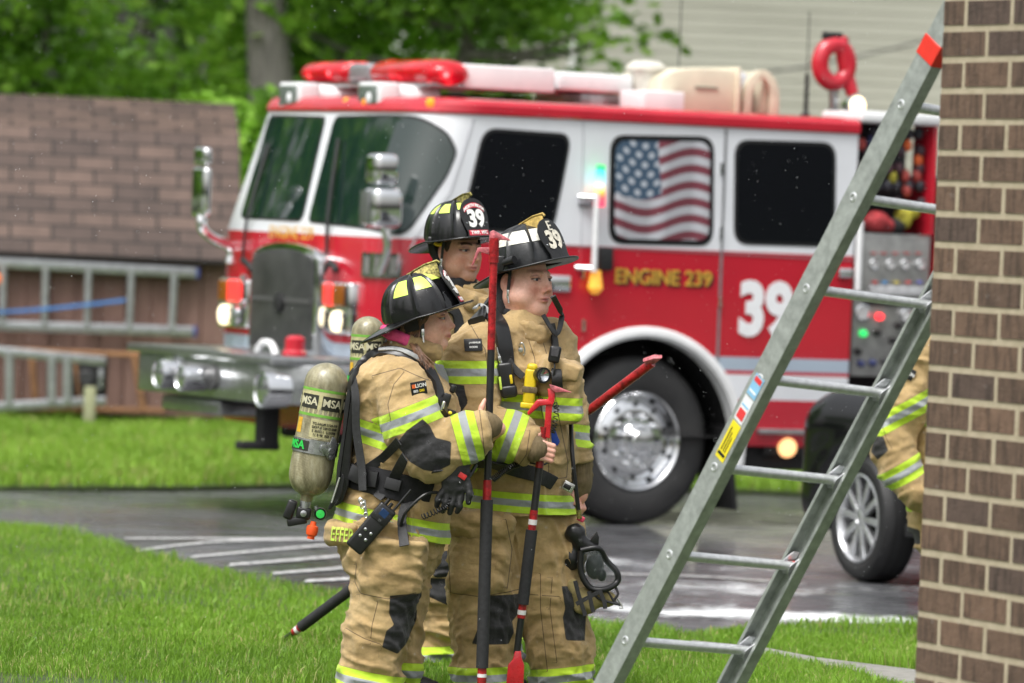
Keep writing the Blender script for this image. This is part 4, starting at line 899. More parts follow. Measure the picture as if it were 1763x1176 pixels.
# rear body beyond the brick wall
q = MB(); q.box((xq1+1.75, 0, 1.32), (3.4, 2.44, 1.64), M_red, .03); q.box((xq1+1.75, 0, 2.16), (3.3, 2.3, .10), M_dia, .02)
for k in range(3): q.box((xq1+.65+k*1.05, -1.225, 1.45), (.95, .012, 1.15), M_dia, .01)
q.build('rear_body', None, TR, 35); big_wheel(xq1+1.6, -1.02, 0); big_wheel(xq1+1.6, 1.02, 0, sgn=1)
# ---- grab rail with reflective light, amber lamp
x_, za = side(1030, 282); _, zb2 = side(1027, 357); q = MB()
xg, zg0 = side(1028, 340, -W2-.08); _, zg1 = side(1024, 468, -W2-.08)
q = MB(); q.tube([(xg, -W2-.08, zg0+.03), (xg, -W2-.08, zg1)], .018, M_white, 12)
for z_ in (zg0, zg1+.02): q.tube([(xg, -W2-.08, z_), (xg-.08, -W2+.0, z_)], .016, M_chrome, 10)
gr_ = q.build('grab_rail', None, TR)
M_led = NT('led_rainbow'); sx = M_led.n('SeparateXYZ'); M_led.l(M_led.coord(), sx.inputs[0]); _, zL1 = side(1033, 284, -W2-.07); _, zL0 = side(1033, 356, -W2-.07)
fac = M_led.math('DIVIDE', M_led.math('SUBTRACT', sx.outputs['Z'], zL0), zL1-zL0); cr = M_led.ramp(fac, [(.0, (1, .05, .12)), (.22, (1, .08, .1)), (.35, (1, .45, .05)), (.48, (.9, .8, .5)), (.6, (.35, .75, 1)), (.78, (.1, .8, .8)), (.95, (.02, .75, .1))])
M_led.l(cr, M_led.b.inputs['Emission Color']); M_led.l(cr, M_led.b.inputs['Base Color']); M_led.b.inputs['Emission Strength'].default_value = .9; M_led = M_led.m
xL, _ = side(1033, 320, -W2-.07); q = MB(); q.tube([(xL, -W2-.07, zL0), (xL, -W2-.07, zL1)], [.036, .026], M_led, 14); q.build('signal_light', None, gr_)
xL, zL = side(1025, 485, -W2-.05); q = MB(); q.tube([(xL, -W2-.05, zL+.07), (xL, -W2-.05, zL-.04), (xL, -W2-.05, zL-.075)], [.03, .048, .02], mat('amber_lens', (.85, .42, .05), .2, nz=0, emit=(1, .45, .05), es=.35), 16); q.build('amber_lamp', None, gr_)
xL, zL = side(1003, 350, -W2-.05); q = MB(); q.tube([(xL, -W2, zL), (xL+.12, -W2-.06, zL)], .022, mat('bracket_grey', (.2, .2, .22), .4, .6), 10); q.build('bracket', None, gr_)
# door handle, small shield badge
for px, py in ((1025, 445), ):
    x_, z_ = side(px, py); q = MB(); q.box((x_+.05, -W2-.03, z_), (.10, .05, .14), M_blk, .015); q.build('door_handle', None, TR)
x_, z_ = side(960, 488); q = MB(); q.box((x_, -W2-.012, z_), (.16, .02, .10), M_chrome, .01); q.build('chrome_badge', None, TR)
# marker lamp low, mud flap, step
x_, z_ = side(1357, 768); q = MB(); q.lathe([(.062, 0), (.058, -.025), (.03, -.04), (.001, -.042)], mat('marker_warm', (.9, .5, .25), .2, nz=0, emit=(1, .5, .2), es=1.2), 20, Matrix.Translation((x_, -W2+.02, z_-.01)), 'Y'); q.box((x_, -W2+.10, z_), (.3, .14, .12), M_rw, .01); q.build('marker_lamp', None, TR)
x_, z_ = side(1258, 800, -1.1); q = MB(); q.box((x_-.06, -1.02, .36), (.03, .42, .52), M_blk, .008, rot=(0, R(-8), 0)); q.build('mud_flap', None, TR)
# ---- mirrors
def mirror(pc, pt, arm, y, nm):
    pass
x_ = -.12; y_, z0_ = front(641, 392, x_); _, z1_ = front(647, 322, x_); _, z2_ = front(648, 265, x_); wd_ = .20
q = MB(); q.box((x_+.06, y_, (z0_+z1_)/2), (.20, wd_, z1_-z0_), M_chrome, .05, 4); mi_ = q.build('mirror', None, TR)
q = MB(); q.box((x_+.05, y_-.0, (z1_+z2_)/2+.01), (.16, wd_*.86, (z2_-z1_)-.01), M_chrome, .04, 4); q.build('mirror_head', None, mi_)
q = MB(); q.box((x_-.045, y_+.02, (z0_+z1_)/2), (.01, wd_*.62, (z1_-z0_)*.8), mat('mirror_grey', (.25, .26, .26), .2, .6), .02); q.build('mirror_glass', None, mi_)
ya_, za_ = front(650, 470, -.05); q = MB(); q.tube(bez([(x_+.08, y_, z0_+.02), (x_+.10, y_-.01, z0_-.12), (x_+.08, ya_, za_)], 5), .026, M_chrome, 10); q.build('mirror_arm', None, mi_)
x_ = -.25; y_, z1_ = front(350, 252, x_); _, z0_ = front(347, 375, x_); _, zm_ = front(349, 286, x_)
q = MB(); q.box((x_, y_, (z0_+zm_)/2), (.06, .20, zm_-z0_-.01), M_chrome, .03, 4); mi_ = q.build('mirror', None, TR)
q = MB(); q.box((x_, y_, (z1_+zm_)/2), (.06, .18, z1_-zm_-.01), M_chrome, .028, 4); q.build('mirror_head', None, mi_)
ya_, za_ = front(397, 432, .0); q = MB(); q.tube(bez([(x_, y_-.02, z0_+.02), (x_, y_-.03, z0_-.06), (x_+.1, (y_+ya_)/2, (z0_+za_)/2-.02), (-.0, ya_, za_+.02), (-.0, ya_, za_-.08)], 5), .032, M_chrome, 12); q.build('mirror_arm', None, mi_)
# ---- deck gun with lit nozzle lamp
x_, z_ = roofx(1436, 110, -.4); rg = .105; q = MB(); C_ = Vector((x_, -.4, z_)); P = [C_+Vector((rg*math.cos(a), 0, rg*1.15*math.sin(a))) for a in [R(62)+R(352)*i/24 for i in range(25)]]
q.tube(P, [.055]*25, M_red, 16); q.tube([P[-1], C_+Vector((.10, 0, -.08)), C_+Vector((.13, -.03, -.19))], [.055, .05, .04], M_red, 14); q.tube([P[0], P[0]+Vector((.01, 0, .07))], [.05, .035], M_red, 12); dg = q.build('deck_gun', None, TR)
q = MB(); q.tube([C_+Vector((0, 0, -rg)), (x_+.02, -.4, ZR-.05)], .03, M_dia, 12); q.build('gun_riser', None, dg)
q = MB(); q.box(tuple(C_+Vector((-.02, 0, rg+.07))), (.14, .05, .05), M_blk, .012); q.build('gun_clamp', None, dg)
x_, z_ = roofx(1472, 182, -.45); q = MB(); q.lathe([(.03, .12), (.05, .05), (.068, 0), (.07, -.03), (.06, -.035)], M_chrome, 22, Matrix.Translation((x_, -.45, z_)), 'Y'); q.lathe([(.06, -.03), (.03, -.04), (.001, -.043)], mat('lamp_lit_warm', (1, .85, .6), .1, nz=0, emit=(1, .72, .4), es=2.5), 20, Matrix.Translation((x_, -.45, z_)), 'Y'); q.tube([(x_, -.42, z_), (x_+.02, -.4, ZR-.05)], .02, M_chrome, 8); q.build('spot_lamp', None, TR)
q = MB(); q.box((XR+.3, -.4, ZR-.06), (.5, .5, .06), M_dia, .01); q.build('gun_deck', None, TR)

for px, py in ((1003, 470), (1003, 560), (1241, 290), (1240, 400), (1238, 520)):
    x_, z_ = side(px, py); q = MB(); q.tube([(x_, -W2-.010, z_-.035), (x_, -W2-.010, z_+.035)], .011, M_chrome, 10); q.build('door_hinge', None, TR)
x_, z_ = side(1452, 470); q = MB(); q.box((x_, -W2-.02, z_), (.10, .03, .06), M_chrome, .01); q.build('door_handle', None, TR)
x0_, z0_ = side(1300, 742); x1_, _ = side(1440, 742); q = MB(); q.box(((x0_+x1_)/2, -W2-.02, z0_), (x1_-x0_, .06, .03), M_dia, .006); q.build('cab_step', None, TR)
# ================================================================== FIREFIGHTERS
from mathutils.bvhtree import BVHTree
def gear_cloth():
    s = NT('turnout_cloth'); b = s.b; c = s.coord()
    bd = s.math('ABSOLUTE', s.n('Attribute', attribute_name='band').outputs['Fac']); pt = s.n('Attribute', attribute_name='patch').outputs['Fac']
    big = s.noise(5.5, 6, .65, c); sm = s.noise(60, 4, .7, c)
    tan = s.ramp(big, [(.26, (.31, .205, .088)), (.5, (.52, .355, .155)), (.72, (.63, .455, .22))])
    tan = s.mix(.35, tan, s.ramp(sm, [(.3, (.7,)*3), (.7, (1.15,)*3)]), 'MULTIPLY')
    dirt = s.ramp(s.noise(2.6, 9, .72, c), [(.52, (0,)*3), (.70, (.38,)*3)]); tan = s.mix(dirt, tan, (.22, .15, .075)); sc_ = s.ramp(s.noise(16, 8, .75, c, (1, 1, 2.5)), [(.58, (0,)*3), (.70, (.35,)*3)]); tan = s.mix(sc_, tan, (.26, .18, .09))
    lime = s.mix(.5, (.58, .84, .035), s.ramp(big, [(.3, (.75, .8, .6)), (.6, (1, 1, 1))]), 'MULTIPLY')
    col = s.mix(s.math('LESS_THAN', bd, .044), tan, lime)
    col = s.mix(s.math('LESS_THAN', bd, .0455), col, col)
    silver = s.math('LESS_THAN', bd, .0145); col = s.mix(silver, col, (.36, .38, .40))
    isb = s.math('LESS_THAN', pt, 0.); bk = s.ramp(s.noise(40, 4, .6, c), [(.3, (.010, .010, .011)), (.75, (.028, .028, .03))]); col = s.mix(isb, col, bk)
    # stitched seams beside trim and patches
    def line(v, at, w): return s.math('LESS_THAN', s.math('ABSOLUTE', s.math('SUBTRACT', v, at)), w)
    seam = s.math('MAXIMUM', line(bd, .0445, .0008), line(pt, .0, .0012)); col = s.mix(s.math('MULTIPLY', seam, .6), col, (.10, .07, .03))
    sa = s.n('Attribute', attribute_name='seam').outputs['Fac']; col = s.mix(s.math('MULTIPLY', s.math('LESS_THAN', s.math('ABSOLUTE', sa), .0017), .8), col, (.08, .045, .02))
    s.l(col, b.inputs['Base Color']); s.l(s.math('MULTIPLY_ADD', silver, -.28, .72), b.inputs['Roughness']); b.inputs['Sheen Weight'].default_value = .15
    wv = s.n('TexWave', Scale=260., Distortion=1.); s.l(c, wv.inputs['Vector']); rg = s.n('TexNoise', noise_type='RIDGED_MULTIFRACTAL'); rg.inputs['Scale'].default_value = 8.; rg.inputs['Detail'].default_value = 4; rg.inputs['Distortion'].default_value = .5
    mp = s.n('Mapping'); mp.inputs['Scale'].default_value = (.8, .8, 1.7); mp.inputs['Rotation'].default_value = (0, .5, .2); s.l(c, mp.inputs[0]); s.l(mp.outputs[0], rg.inputs['Vector'])
    h = s.math('ADD', s.math('MULTIPLY', s.noise(30, 5, .65, c), .55), s.math('MULTIPLY_ADD', rg.outputs['Fac'], .55, s.math('MULTIPLY', wv.outputs['Fac'], .04))); s.bump(h, .9, .013); return s.m
M_cloth = gear_cloth()
def skin_mat(name, base):
    s = NT(name); b = s.b; t = s.n('Attribute', attribute_name='tint').outputs['Color']
    f = s.mix(1., s.ramp(s.noise(90, 5, .7), [(.3, (.88, .83, .80)), (.7, (1.06, 1.06, 1.06))]), s.ramp(s.noise(18, 4, .6), [(.35, (.97, .86, .82)), (.65, (1.03, 1.03, 1.03))]), 'MULTIPLY'); s.l(s.mix(1., t, f, 'MULTIPLY'), b.inputs['Base Color'])
    b.inputs['Roughness'].default_value = .48; b.inputs['Subsurface Weight'].default_value = .12; b.inputs['Subsurface Radius'].default_value = (.012, .005, .003); b.inputs['Subsurface Scale'].default_value = .6
    s.bump(s.noise(220, 3, .6), .12, .002); return s.m
M_skin = skin_mat('skin', None)
M_web = mat('black_webbing', (.022, .022, .024), .6, nz=.25, ns=60, bump=.4, bs=220); M_hel = mat('helmet_black', (.006, .006, .007), .16, nz=.2, ns=25, coat=.12, bump=.15, bs=120)
M_helm = mat('helmet_worn', (.012, .013, .015), .36, nz=.3, ns=30, coat=.1, bump=.2, bs=90); M_brass = mat('brass', (.26, .225, .07), .42, .6, .6, 110); M_limes = mat('lime_sticker', (.66, .88, .14), .3, nz=.05, ns=30); M_creams = mat('cream_sticker', (.66, .65, .58), .4, nz=.2, ns=60)
M_leath = mat('shield_leather', (.010, .010, .011), .45, nz=.2, ns=50, bump=.3, bs=100); M_letw = mat('letter_white', (.82, .82, .80), .4, nz=.04); M_letr = mat('letter_red', (.60, .03, .06), .4, nz=.04); M_knit = mat('knit_wool', (.17, .125, .065), .9, nz=.2, ns=50, bump=.9, bs=160, stretch=(1, 1, .2)); M_hood = mat('black_hood', (.012, .012, .014), .85, nz=.2, ns=40, bump=.4)
M_eye = mat('eye_white', (.50, .46, .44), .15, nz=0); M_iris = mat('iris_dark', (.035, .04, .05), .1, nz=0); M_boot = mat('boot_black', (.02, .02, .02), .5, bump=.2); M_blackp = mat('black_plastic', (.014, .014, .015), .32, nz=.15); M_greyp = mat('grey_plastic2', (.10, .10, .11), .4); M_yel = mat('yellow_plastic', (.78, .58, .02), .35, nz=.08, ns=20); M_gl = mat('lens_glass', (.5, .52, .55), .08, .9, nz=0)
def poly_sdf(P, poly):
    d = np.full(len(P), 1e9); ins = np.zeros(len(P), bool); n = len(poly)
    for i in range(n):
        a, b = np.array(poly[i]), np.array(poly[(i+1) % n]); e = b-a; w_ = P-a; t = np.clip((w_@e)/(e@e), 0, 1)
        d = np.minimum(d, np.linalg.norm(w_-t[:, None]*e, axis=1))
        with np.errstate(divide='ignore', invalid='ignore'): ins ^= ((a[1] > P[:, 1]) != (b[1] > P[:, 1])) & (P[:, 0] < e[0]*(P[:, 1]-a[1])/e[1]+a[0])
    return np.where(ins, -d, d)
def endcut(S, pt, d, r_=.14):
    d = Vector(d).normalized(); y = Vector((0, 1, 0)).cross(d).normalized(); z = d.cross(y); S.box(np.array(Vector(pt)+d*.06), (.06, r_, r_), .002, .006, Matrix((d, y, z)).transposed(), '-')
class Fig:
    def __init__(s, label, Y, px, group=None, root=None):
        s.Y = Y; g = Wp(px, 900, Y); s.O = Vector((g.x, Y, .03)); s.ppm = FPX/Y
        s.root = root or empty('person', label, 'person', tuple(s.O), group=group); s.tris = []
    def p(s, px, py, dy=0.): return Wp(px, py, s.Y+dy)-s.O
    def v(s, *a): return np.array(s.p(*a))
    def surf(s, px, py, off=.004, dy=0., back=.5):
        """point on the clothing seen at this pixel, pushed out by off"""
        if not hasattr(s, 'bvh') or s.nb != len(s.tris):
            vs, fs = [], []
            for V, Q in s.tris: k = len(vs); vs += [tuple(x) for x in V]; fs += [tuple(int(i)+k for i in q) for q in Q]
            s.bvh = BVHTree.FromPolygons(vs, fs); s.nb = len(s.tris)
        o = CAM-s.O; d = (s.p(px, py, 0)-o).normalized(); hit = s.bvh.ray_cast(o, d)
        if hit[0] is None:
            return s.p(px, py, dy), Vector((0, -1, 0))
        n = hit[1]; n = n if n.dot(d) < 0 else -n
        return hit[0]+n*off, n
    def cloth(s, name, sdf, h, bones, bands=(), patches=(), seams=(), wr=1., par=None, cut=None, seed=0, m=None, add=True, fold=1.):
        V, Q = sdf.mesh(h); V = relax(V, Q, 1, .5)
        if cut is not None: pass
        N = vnormals(V, Q); L = list(bones); D = []
        bones = [q if len(q) > 3 else (*q, 0., 0.) for q in bones]
        for (lb, a, b, ra_, rb_) in bones:
            a, b = np.array(a), np.array(b); ba = b-a; t = np.clip(((V-a)@ba)/(ba@ba), 0, 1); D.append(np.linalg.norm(V-a-t[:, None]*ba, axis=1)-ra_-(rb_-ra_)*t)
        D = np.array(D); Wt = np.exp(-(D-D.min(0))*28); Wt /= Wt.sum(0); disp = np.zeros(len(V))
        for i, (lb, a, b, ra_, rb_) in enumerate(bones):
            a, b = np.array(a), np.array(b); u = (b-a)/np.linalg.norm(b-a); X = V-a; t = X@u; perp = X-t[:, None]*u
            lim = .6 if lb in ('torso',) else 1.
            C = perp*7+u*(t[:, None]*(11 if lb == 'torso' else 17)); n1 = vnoise(C+seed+i*3.3); C2 = perp*13+u*(t[:, None]*36)
            sw = perp*5+u*(t[:, None]*4); warp = vnoise(sw+seed)*1.6
            r1 = 1-np.abs(vnoise(C+warp[:, None]+7.1+seed))*2; r2 = 1-np.abs(vnoise(C2+warp[:, None]+seed))*2
            r3 = np.maximum(r1-.35, 0)*1.6; r4 = 1-np.abs(vnoise(perp*16+u*(t[:, None]*30)+warp[:, None]*1.4+seed*1.7))*2.4; disp += Wt[i]*(n1*.006+r1*.006*lim*fold+r3*.009*fold+r2*.004*fold+np.maximum(r4-.3, 0)*.0075*fold)
        disp += vnoise(V*45+seed)*.0010
        V = V+N*(disp*wr)[:, None]
        if cut is not None:
            for c_ in cut: V = c_(V)
        fc = V[Q].mean(1); FD = []
        for (lb, a, b, ra_, rb_) in bones:
            a, b = np.array(a), np.array(b); ba = b-a; t = np.clip(((fc-a)@ba)/(ba@ba), 0, 1); FD.append(np.linalg.norm(fc-a-t[:, None]*ba, axis=1)-ra_-(rb_-ra_)*t)
        lab = np.array([b_[0] for b_ in bones])[np.argmin(np.array(FD), 0)]
        band = np.full((len(Q), 4), 1.); patch = np.full((len(Q), 4), 1.); seam = np.full((len(Q), 4), 1.)
        N = vnormals(V, Q); fn = N[Q].mean(1); VV = V[Q]
        for bd in bands:
            lbs, pt_, nn = bd[:3]; nn = np.array(nn, float); nn /= np.linalg.norm(nn); k_ = bd[3] if len(bd) > 3 else 1.
            sv = ((VV-np.array(pt_))@nn)/k_; mem = np.isin(lab, lbs); 
            if len(bd) > 4: mem &= bd[4](fc)
            mem &= (np.abs(sv).min(1) < np.abs(band).min(1)); band[mem] = sv[mem]
        for (lbs, poly) in patches:
            pl = [(s.p(*q).x, s.p(*q).z) for q in poly]; sv = poly_sdf(VV.reshape(-1, 3)[:, [0, 2]], pl).reshape(-1, 4)
            mem = np.isin(lab, lbs) & (fn[:, 1] < .25) & (sv.min(1) < patch.min(1)); patch[mem] = sv[mem]
        for (lbs, pts) in seams:
            pl = [(s.p(*q).x, s.p(*q).z) for q in pts]; P2 = VV.reshape(-1, 3)[:, [0, 2]]; d = np.full(len(P2), 9.)
            for a, b in zip(pl[:-1], pl[1:]):
                a, b = np.array(a), np.array(b); e = b-a; t = np.clip(((P2-a)@e)/(e@e), 0, 1); dd = np.linalg.norm(P2-a-t[:, None]*e, axis=1); sg_ = np.sign(e[0]*(P2[:, 1]-a[1])-e[1]*(P2[:, 0]-a[0])); cl_ = dd < np.abs(d); d[cl_] = (dd*np.where((t > 0) & (t < 1), sg_, np.where(dd < .004, sg_, 1)))[cl_]
            d = d.reshape(-1, 4); mem = np.isin(lab, lbs) & (fn[:, 1] < .2) & (np.abs(d).min(1) < np.abs(seam).min(1)); seam[mem] = d[mem]
        o = np_obj(name, V, Q, m or M_cloth, par or s.root, {'band': ('CORNER', band.ravel()), 'patch': ('CORNER', patch.ravel()), 'seam': ('CORNER', seam.ravel())})
        if add: s.tris.append((V, Q))
        return o
    def strap(s, name, pts, w_=.022, t=.003, m=None, off=.006, par=None, n=4, hug=True):
        P = []; Nn = []
        for q in pts:
            p, nr = s.surf(q[0], q[1], off + (q[2] if len(q) > 2 else 0)) if hug else (s.p(*q), Vector((0, -1, 0)))
            P.append(p); Nn.append(nr)
        # keep smooth: average normals
        B = bez(P, n); NB = []
        for i in range(len(B)):
            k = min(i/n, len(Nn)-1.001); j = int(k); NB.append(Nn[j].lerp(Nn[j+1], k-j).normalized() if len(Nn) > 1 else Nn[0])
        mb = MB(); mb.tube(B, 1, m or M_web, 10, flat=(w_, t, [x for x in NB])); return mb.build(name, None, par or s.root, 50)
HEADS = {}
def head_prims(S, M, sc=1., fat=0., fem=0., mouth=0.):
    """M: 4x4 head frame (x forward, y left, z up, origin between the eyes' level at the ear axis)"""
    R3 = M.to_3x3().normalized(); P = lambda x, y, z: np.array((M @ Vector((x*sc, y*sc, z*sc)))[:])
    E = lambda c, r, k=.02, op='+', rot=None: S.ell(P(*c), tuple(a*sc for a in r), k, (R3 @ rot) if rot is not None else R3, op)
    E((-.022, 0, .040), (.098, .077, .088)); E((.022, 0, -.030), (.066+.003*fat, .060+.010*fat, .086), .03)
    for q in (-1, 1):
        S.cone(P(.006, q*(.047+.006*fat), -.062), P(.060, q*.016, -.100), (.021+.008*fat)*sc, (.015+.004*fat)*sc, .04)
        E((.055, q*.040, -.026), (.026, .023, .022+.004*fat), .025); E((.044, q*(.040+.007*fat), -.060), (.030, .020+.008*fat, .032), .025)
        S.cone(P(.086, q*.010, .020), P(.068, q*.046, .018), (.0100-.003*fem)*sc, .0095*sc, .010)
        E((.1015, q*.035, .0015), (.0125, .0115, .0072), .008, '-')
        E((.0800, q*.0330, .0068), (.0135, .0175, .0066), .004); E((.0785, q*.0330, -.0090), (.0130, .0170, .0058), .005)
        E((.101, q*.0115, -.0395), (.010, .0075, .0075), .006); E((.109, q*.0075, -.0425), (.0045, .0035, .003), .002, '-')
        E((-.008, q*(.076+.004*fat), -.014), (.019, .007, .031), .006, '+', Matrix.Rotation(R(-q*14), 3, 'Z') @ Matrix.Rotation(R(8), 3, 'Y')); E((-.003, q*(.084+.004*fat), -.010), (.010, .006, .017), .006, '-')
    S.cone(P(.089, 0, .014), P(.110-.002*fem, 0, -.026), .0090*sc, .0088*sc, .011); E((.1135-.002*fem, 0, -.0325), (.0115, .0105, .0095), .007)
    E((.073-.006*fem, 0, -.099), (.017, .022+.003*fat, .016), .025)
    if fat > .5: E((.022, 0, -.100), (.050, .050, .028), .04)
    E((.088, 0, -.060), (.014, .024, .020), .015); E((.080, 0, -.024), (.020, .027, .030), .012)
    E((.0985, 0, -.0625), (.0075, .0195, .0048+.0008*fem), .004); E((.0965, 0, -.0730-mouth), (.0080, .0175, .0058), .004); S.cone(P(.107, -.018, -.0682), P(.107, .018, -.0682), .0022*sc, .0022*sc, .003)
    S.p[-1] = S.p[-1][:7]+('-',)
    return P
def head_tint(V, M, base, lips, brow, sc=1., beard=0., flush=1., browh=1.):
    Mi = np.array(M.inverted()); L = (V@Mi[:3, :3].T+Mi[:3, 3])/sc; x, y, z = L.T; ay = np.abs(y); g = lambda *a: np.exp(-sum(((u-c)/w)**2 for u, c, w in a))
    C = np.tile(np.array(base), (len(V), 1)); mixc = lambda C, col, f: C*(1-f[:, None])+np.array(col)*f[:, None]
    fr = (x > .02) & (z > -.2) & (z < .2)
    C = mixc(C, (.60, .20, .15), np.where(fr, .30*flush*np.clip(g((ay, .042, .022), (z, -.038, .022)) + .8*g((y, 0, .014), (z, -.032, .014), (x, .11, .03)), 0, 1), 0))
    C = mixc(C, (.55, .20, .16), np.where(np.abs(x+.006) < .03, .35*flush*g((ay, .082, .012), (z, -.012, .03)), 0))
    C = mixc(C, (.16, .10, .07), np.where(fr, beard*np.clip(g((z, -.095, .035))*(x < .12)*1., 0, 1)*np.where((z > -.058) & (ay < .02), .3, 1), 0))
    C = mixc(C, lips, np.where((x > .080), np.clip(1.6*g((y, 0, .0190), (z, -.0675, .0088)), 0, 1), 0))
    C = mixc(C, (.12, .03, .03), np.where((x > .085), .8*g((y, 0, .020), (z, -.0682, .0022)), 0))
    bz = .0225+.004*np.sin(np.clip((ay-.012)/.036, 0, 1)*PI); C = mixc(C, brow, np.where((x > .045) & (ay > .010) & (ay < .050), .97*browh*np.exp(-((z-bz)/.0052)**4), 0))
    C = mixc(C, (.30, .13, .10), np.where((x > .06) & (ay > .014) & (ay < .052), .38*np.exp(-((z-.004)/.012)**2), 0)); C = mixc(C, (.035, .02, .018), np.where((x > .06) & (ay > .017) & (ay < .050), .95*np.exp(-((z-.0038+.22*np.abs(ay-.031))/.0028)**2), 0))
    C = mixc(C, (.40, .16, .13), np.where((x > .06) & (ay > .018) & (ay < .048), .45*np.exp(-((z+.0065)/.003)**2), 0))
    return C
def add_eyes(fig, M, sc, look=0.):
    for q in (-1, 1):
        c = M @ Vector((.0795*sc, q*.0330*sc, -.0015*sc)); mb = MB(); r_ = .0108*sc
        F = M.to_3x3().normalized().to_4x4(); F = Matrix.Translation(c) @ F @ Matrix.Rotation(look, 4, 'Z')
        mb.lathe([(.001, -r_), (r_*.7, -r_*.7), (r_, 0), (r_*.88, r_*.47), (r_*.66, r_*.75)], M_eye, 18, F, 'X'); mb.lathe([(r_*.67, r_*.74), (r_*.45, r_*.90), (.0001, r_*1.0)], M_iris, 16, F, 'X'); mb.build('eye', None, fig.root)
def helmet(fig, M, m, stick, stickm, shield, sc=1.03, brimflat=0., crest=M_brass, dents=0, back=.235, front_=.185):
    """traditional leather style helmet: M frame x forward, z up, origin at brim centre"""
    T = lambda x, y, z: M @ Vector((x*sc, y*sc, z*sc)); a_, b_, hh = .134, .113, .146
    hel = MB(); nphi = 96; nz = 16
    def dome(phi, t, off=0.):
        # t 0 at brim .. 1 at crown; slightly flattened sides
        e = math.cos(t*PI/2)**.78; z = hh*math.sin(t*PI/2)**.92; return ((a_+off)*e*math.cos(phi)-.006*math.sin(t*PI/2), (b_+off)*e*math.sin(phi), z+off*t)
    vs = []
    for i in range(nz+1):
        t = min(i/nz, .998)
        for j in range(nphi):
            ph = 2*PI*j/nphi; d = 0.
            for k in range(8):                                     # raised combs between the eight panels
                dl = abs((ph-k*PI/4+PI) % (2*PI)-PI)*math.cos(t*PI/2)**.78*.12; w_ = .0050 if k not in (0, 4) else .008; d = max(d, math.exp(-(dl/w_)**4)*(.0070 if k not in (0, 4) else .0095))
            d *= min(1, t*14+.2); x, y, z = dome(ph, t, d); vs.append(T(x, y, z))
    fs = [(i*nphi+j, i*nphi+(j+1) % nphi, (i+1)*nphi+(j+1) % nphi, (i+1)*nphi+j) for i in range(nz) for j in range(nphi)]; fs.append(tuple(range(nz*nphi, (nz+1)*nphi)))
    hel.add(vs, fs, m); root = hel.build('helmet', None, fig.root, 60)
    # brim
    br = MB(); vs = []; rows = 7
    def brim(ph, s_, dz=0.):
        c, q = math.cos(ph), math.sin(ph); bx = (back if c < 0 else front_); by = .152
        w_ = abs(c)**1.6; ro = 1/math.sqrt((c/bx)**2+(q/by)**2); ri = 1/math.sqrt((c/(a_-.012))**2+(q/(b_-.012))**2); r_ = ri+(ro-ri)*s_
        droop = -.022*max(0, -c)**1.7*s_**1.4+.014*max(0, c)**2*s_; curl = .012*(1-abs(c))**1.2*s_**1.5-.006*s_
        return (r_*c, r_*q, droop+curl-(.010*s_)*(1-max(0, c))+dz)
    for dz in (0.003, -.003):
        for i in range(rows+1):
            for j in range(nphi): vs.append(T(*brim(2*PI*j/nphi, i/rows, dz)))
    k0 = (rows+1)*nphi; fs = []
    for i in range(rows):
        for j in range(nphi): a = i*nphi+j; b = i*nphi+(j+1) % nphi; fs += [(a, b, b+nphi, a+nphi), (k0+a, k0+a+nphi, k0+b+nphi, k0+b)]
    for j in range(nphi): j2 = (j+1) % nphi; fs += [(rows*nphi+j, rows*nphi+j2, k0+rows*nphi+j2, k0+rows*nphi+j), (j, k0+j, k0+j2, j2)]
    br.add(vs, fs, m); edge = [T(*brim(2*PI*j/48, 1.)) for j in range(49)]; br.tube(edge, .0035*sc, m, 8, cap=False); brim_o = br.build('brim', None, root, 60)
    # liner + earflap
    ln = MB(); vs = []
    for i, (t, f) in enumerate(((0, .9), (-.03, .86), (-.045, .82))):
        for j in range(40): ph = 2*PI*j/40; vs.append(T((a_*f)*math.cos(ph)-.01, b_*f*math.sin(ph), t))
    ln.add(vs, [(i*40+j, i*40+(j+1) % 40, (i+1)*40+(j+1) % 40, (i+1)*40+j) for i in range(2) for j in range(40) if 9 < j < 30], M_hood); ln.build('ear_flap', None, root)
    # reflective panels between combs
    for k in range(8):
        if k not in stick: continue
        t0, t1, f = stick[k]; p0 = (k+.5)*PI/4; mb = MB(); vs = []; nn = 6
        for i in range(5):
            t = t0+(t1-t0)*i/4; hw = f*(1-.10*i/4)*PI/4*.5
            for j in range(nn+1): x, y, z = dome(p0-hw+2*hw*j/nn, t, .0022); vs.append(T(x, y, z))
        mb.add(vs, [(i*(nn+1)+j, i*(nn+1)+j+1, (i+1)*(nn+1)+j+1, (i+1)*(nn+1)+j) for i in range(4) for j in range(nn)], stickm); mb.build('reflective_panel', None, root)
    # front shield: leaning plate curved about the vertical
    sx0, lean, H_, Wd = .150, -.050, .150, .062
    def SP(u, v, o=0.):           # u across (left +), v up 0..H
        cv = (u/.10)**2*.022; return T(sx0+lean*(v/H_)-cv+o, u, .006+v)
    out = []
    prof = [(.0, .050), (.02, .047), (.045, .055), (.08, .062), (.105, .060), (.128, .048), (.142, .032), (.150, .012)]
    out = [(w_, z) for z, w_ in prof]+[(-w_, z) for z, w_ in prof[::-1]]
    b = bmesh.new(); b.faces.new([b.verts.new((u, v, 0)) for u, v in out])
    for i in range(1, 8): bmesh.ops.bisect_plane(b, geom=b.verts[:]+b.edges[:]+b.faces[:], plane_co=(-.06+.015*i, 0, 0), plane_no=(1, 0, 0))
    g = bmesh.ops.extrude_face_region(b, geom=b.faces[:]); top = set(x for x in g['geom'] if isinstance(x, bmesh.types.BMVert))
    for v in b.verts: v.co = SP(v.co.x, v.co.y, .004 if v in top else 0.)
    mb = MB(); mb.bm(b, M_leath); sh = mb.build('helmet_shield', None, root, 40)
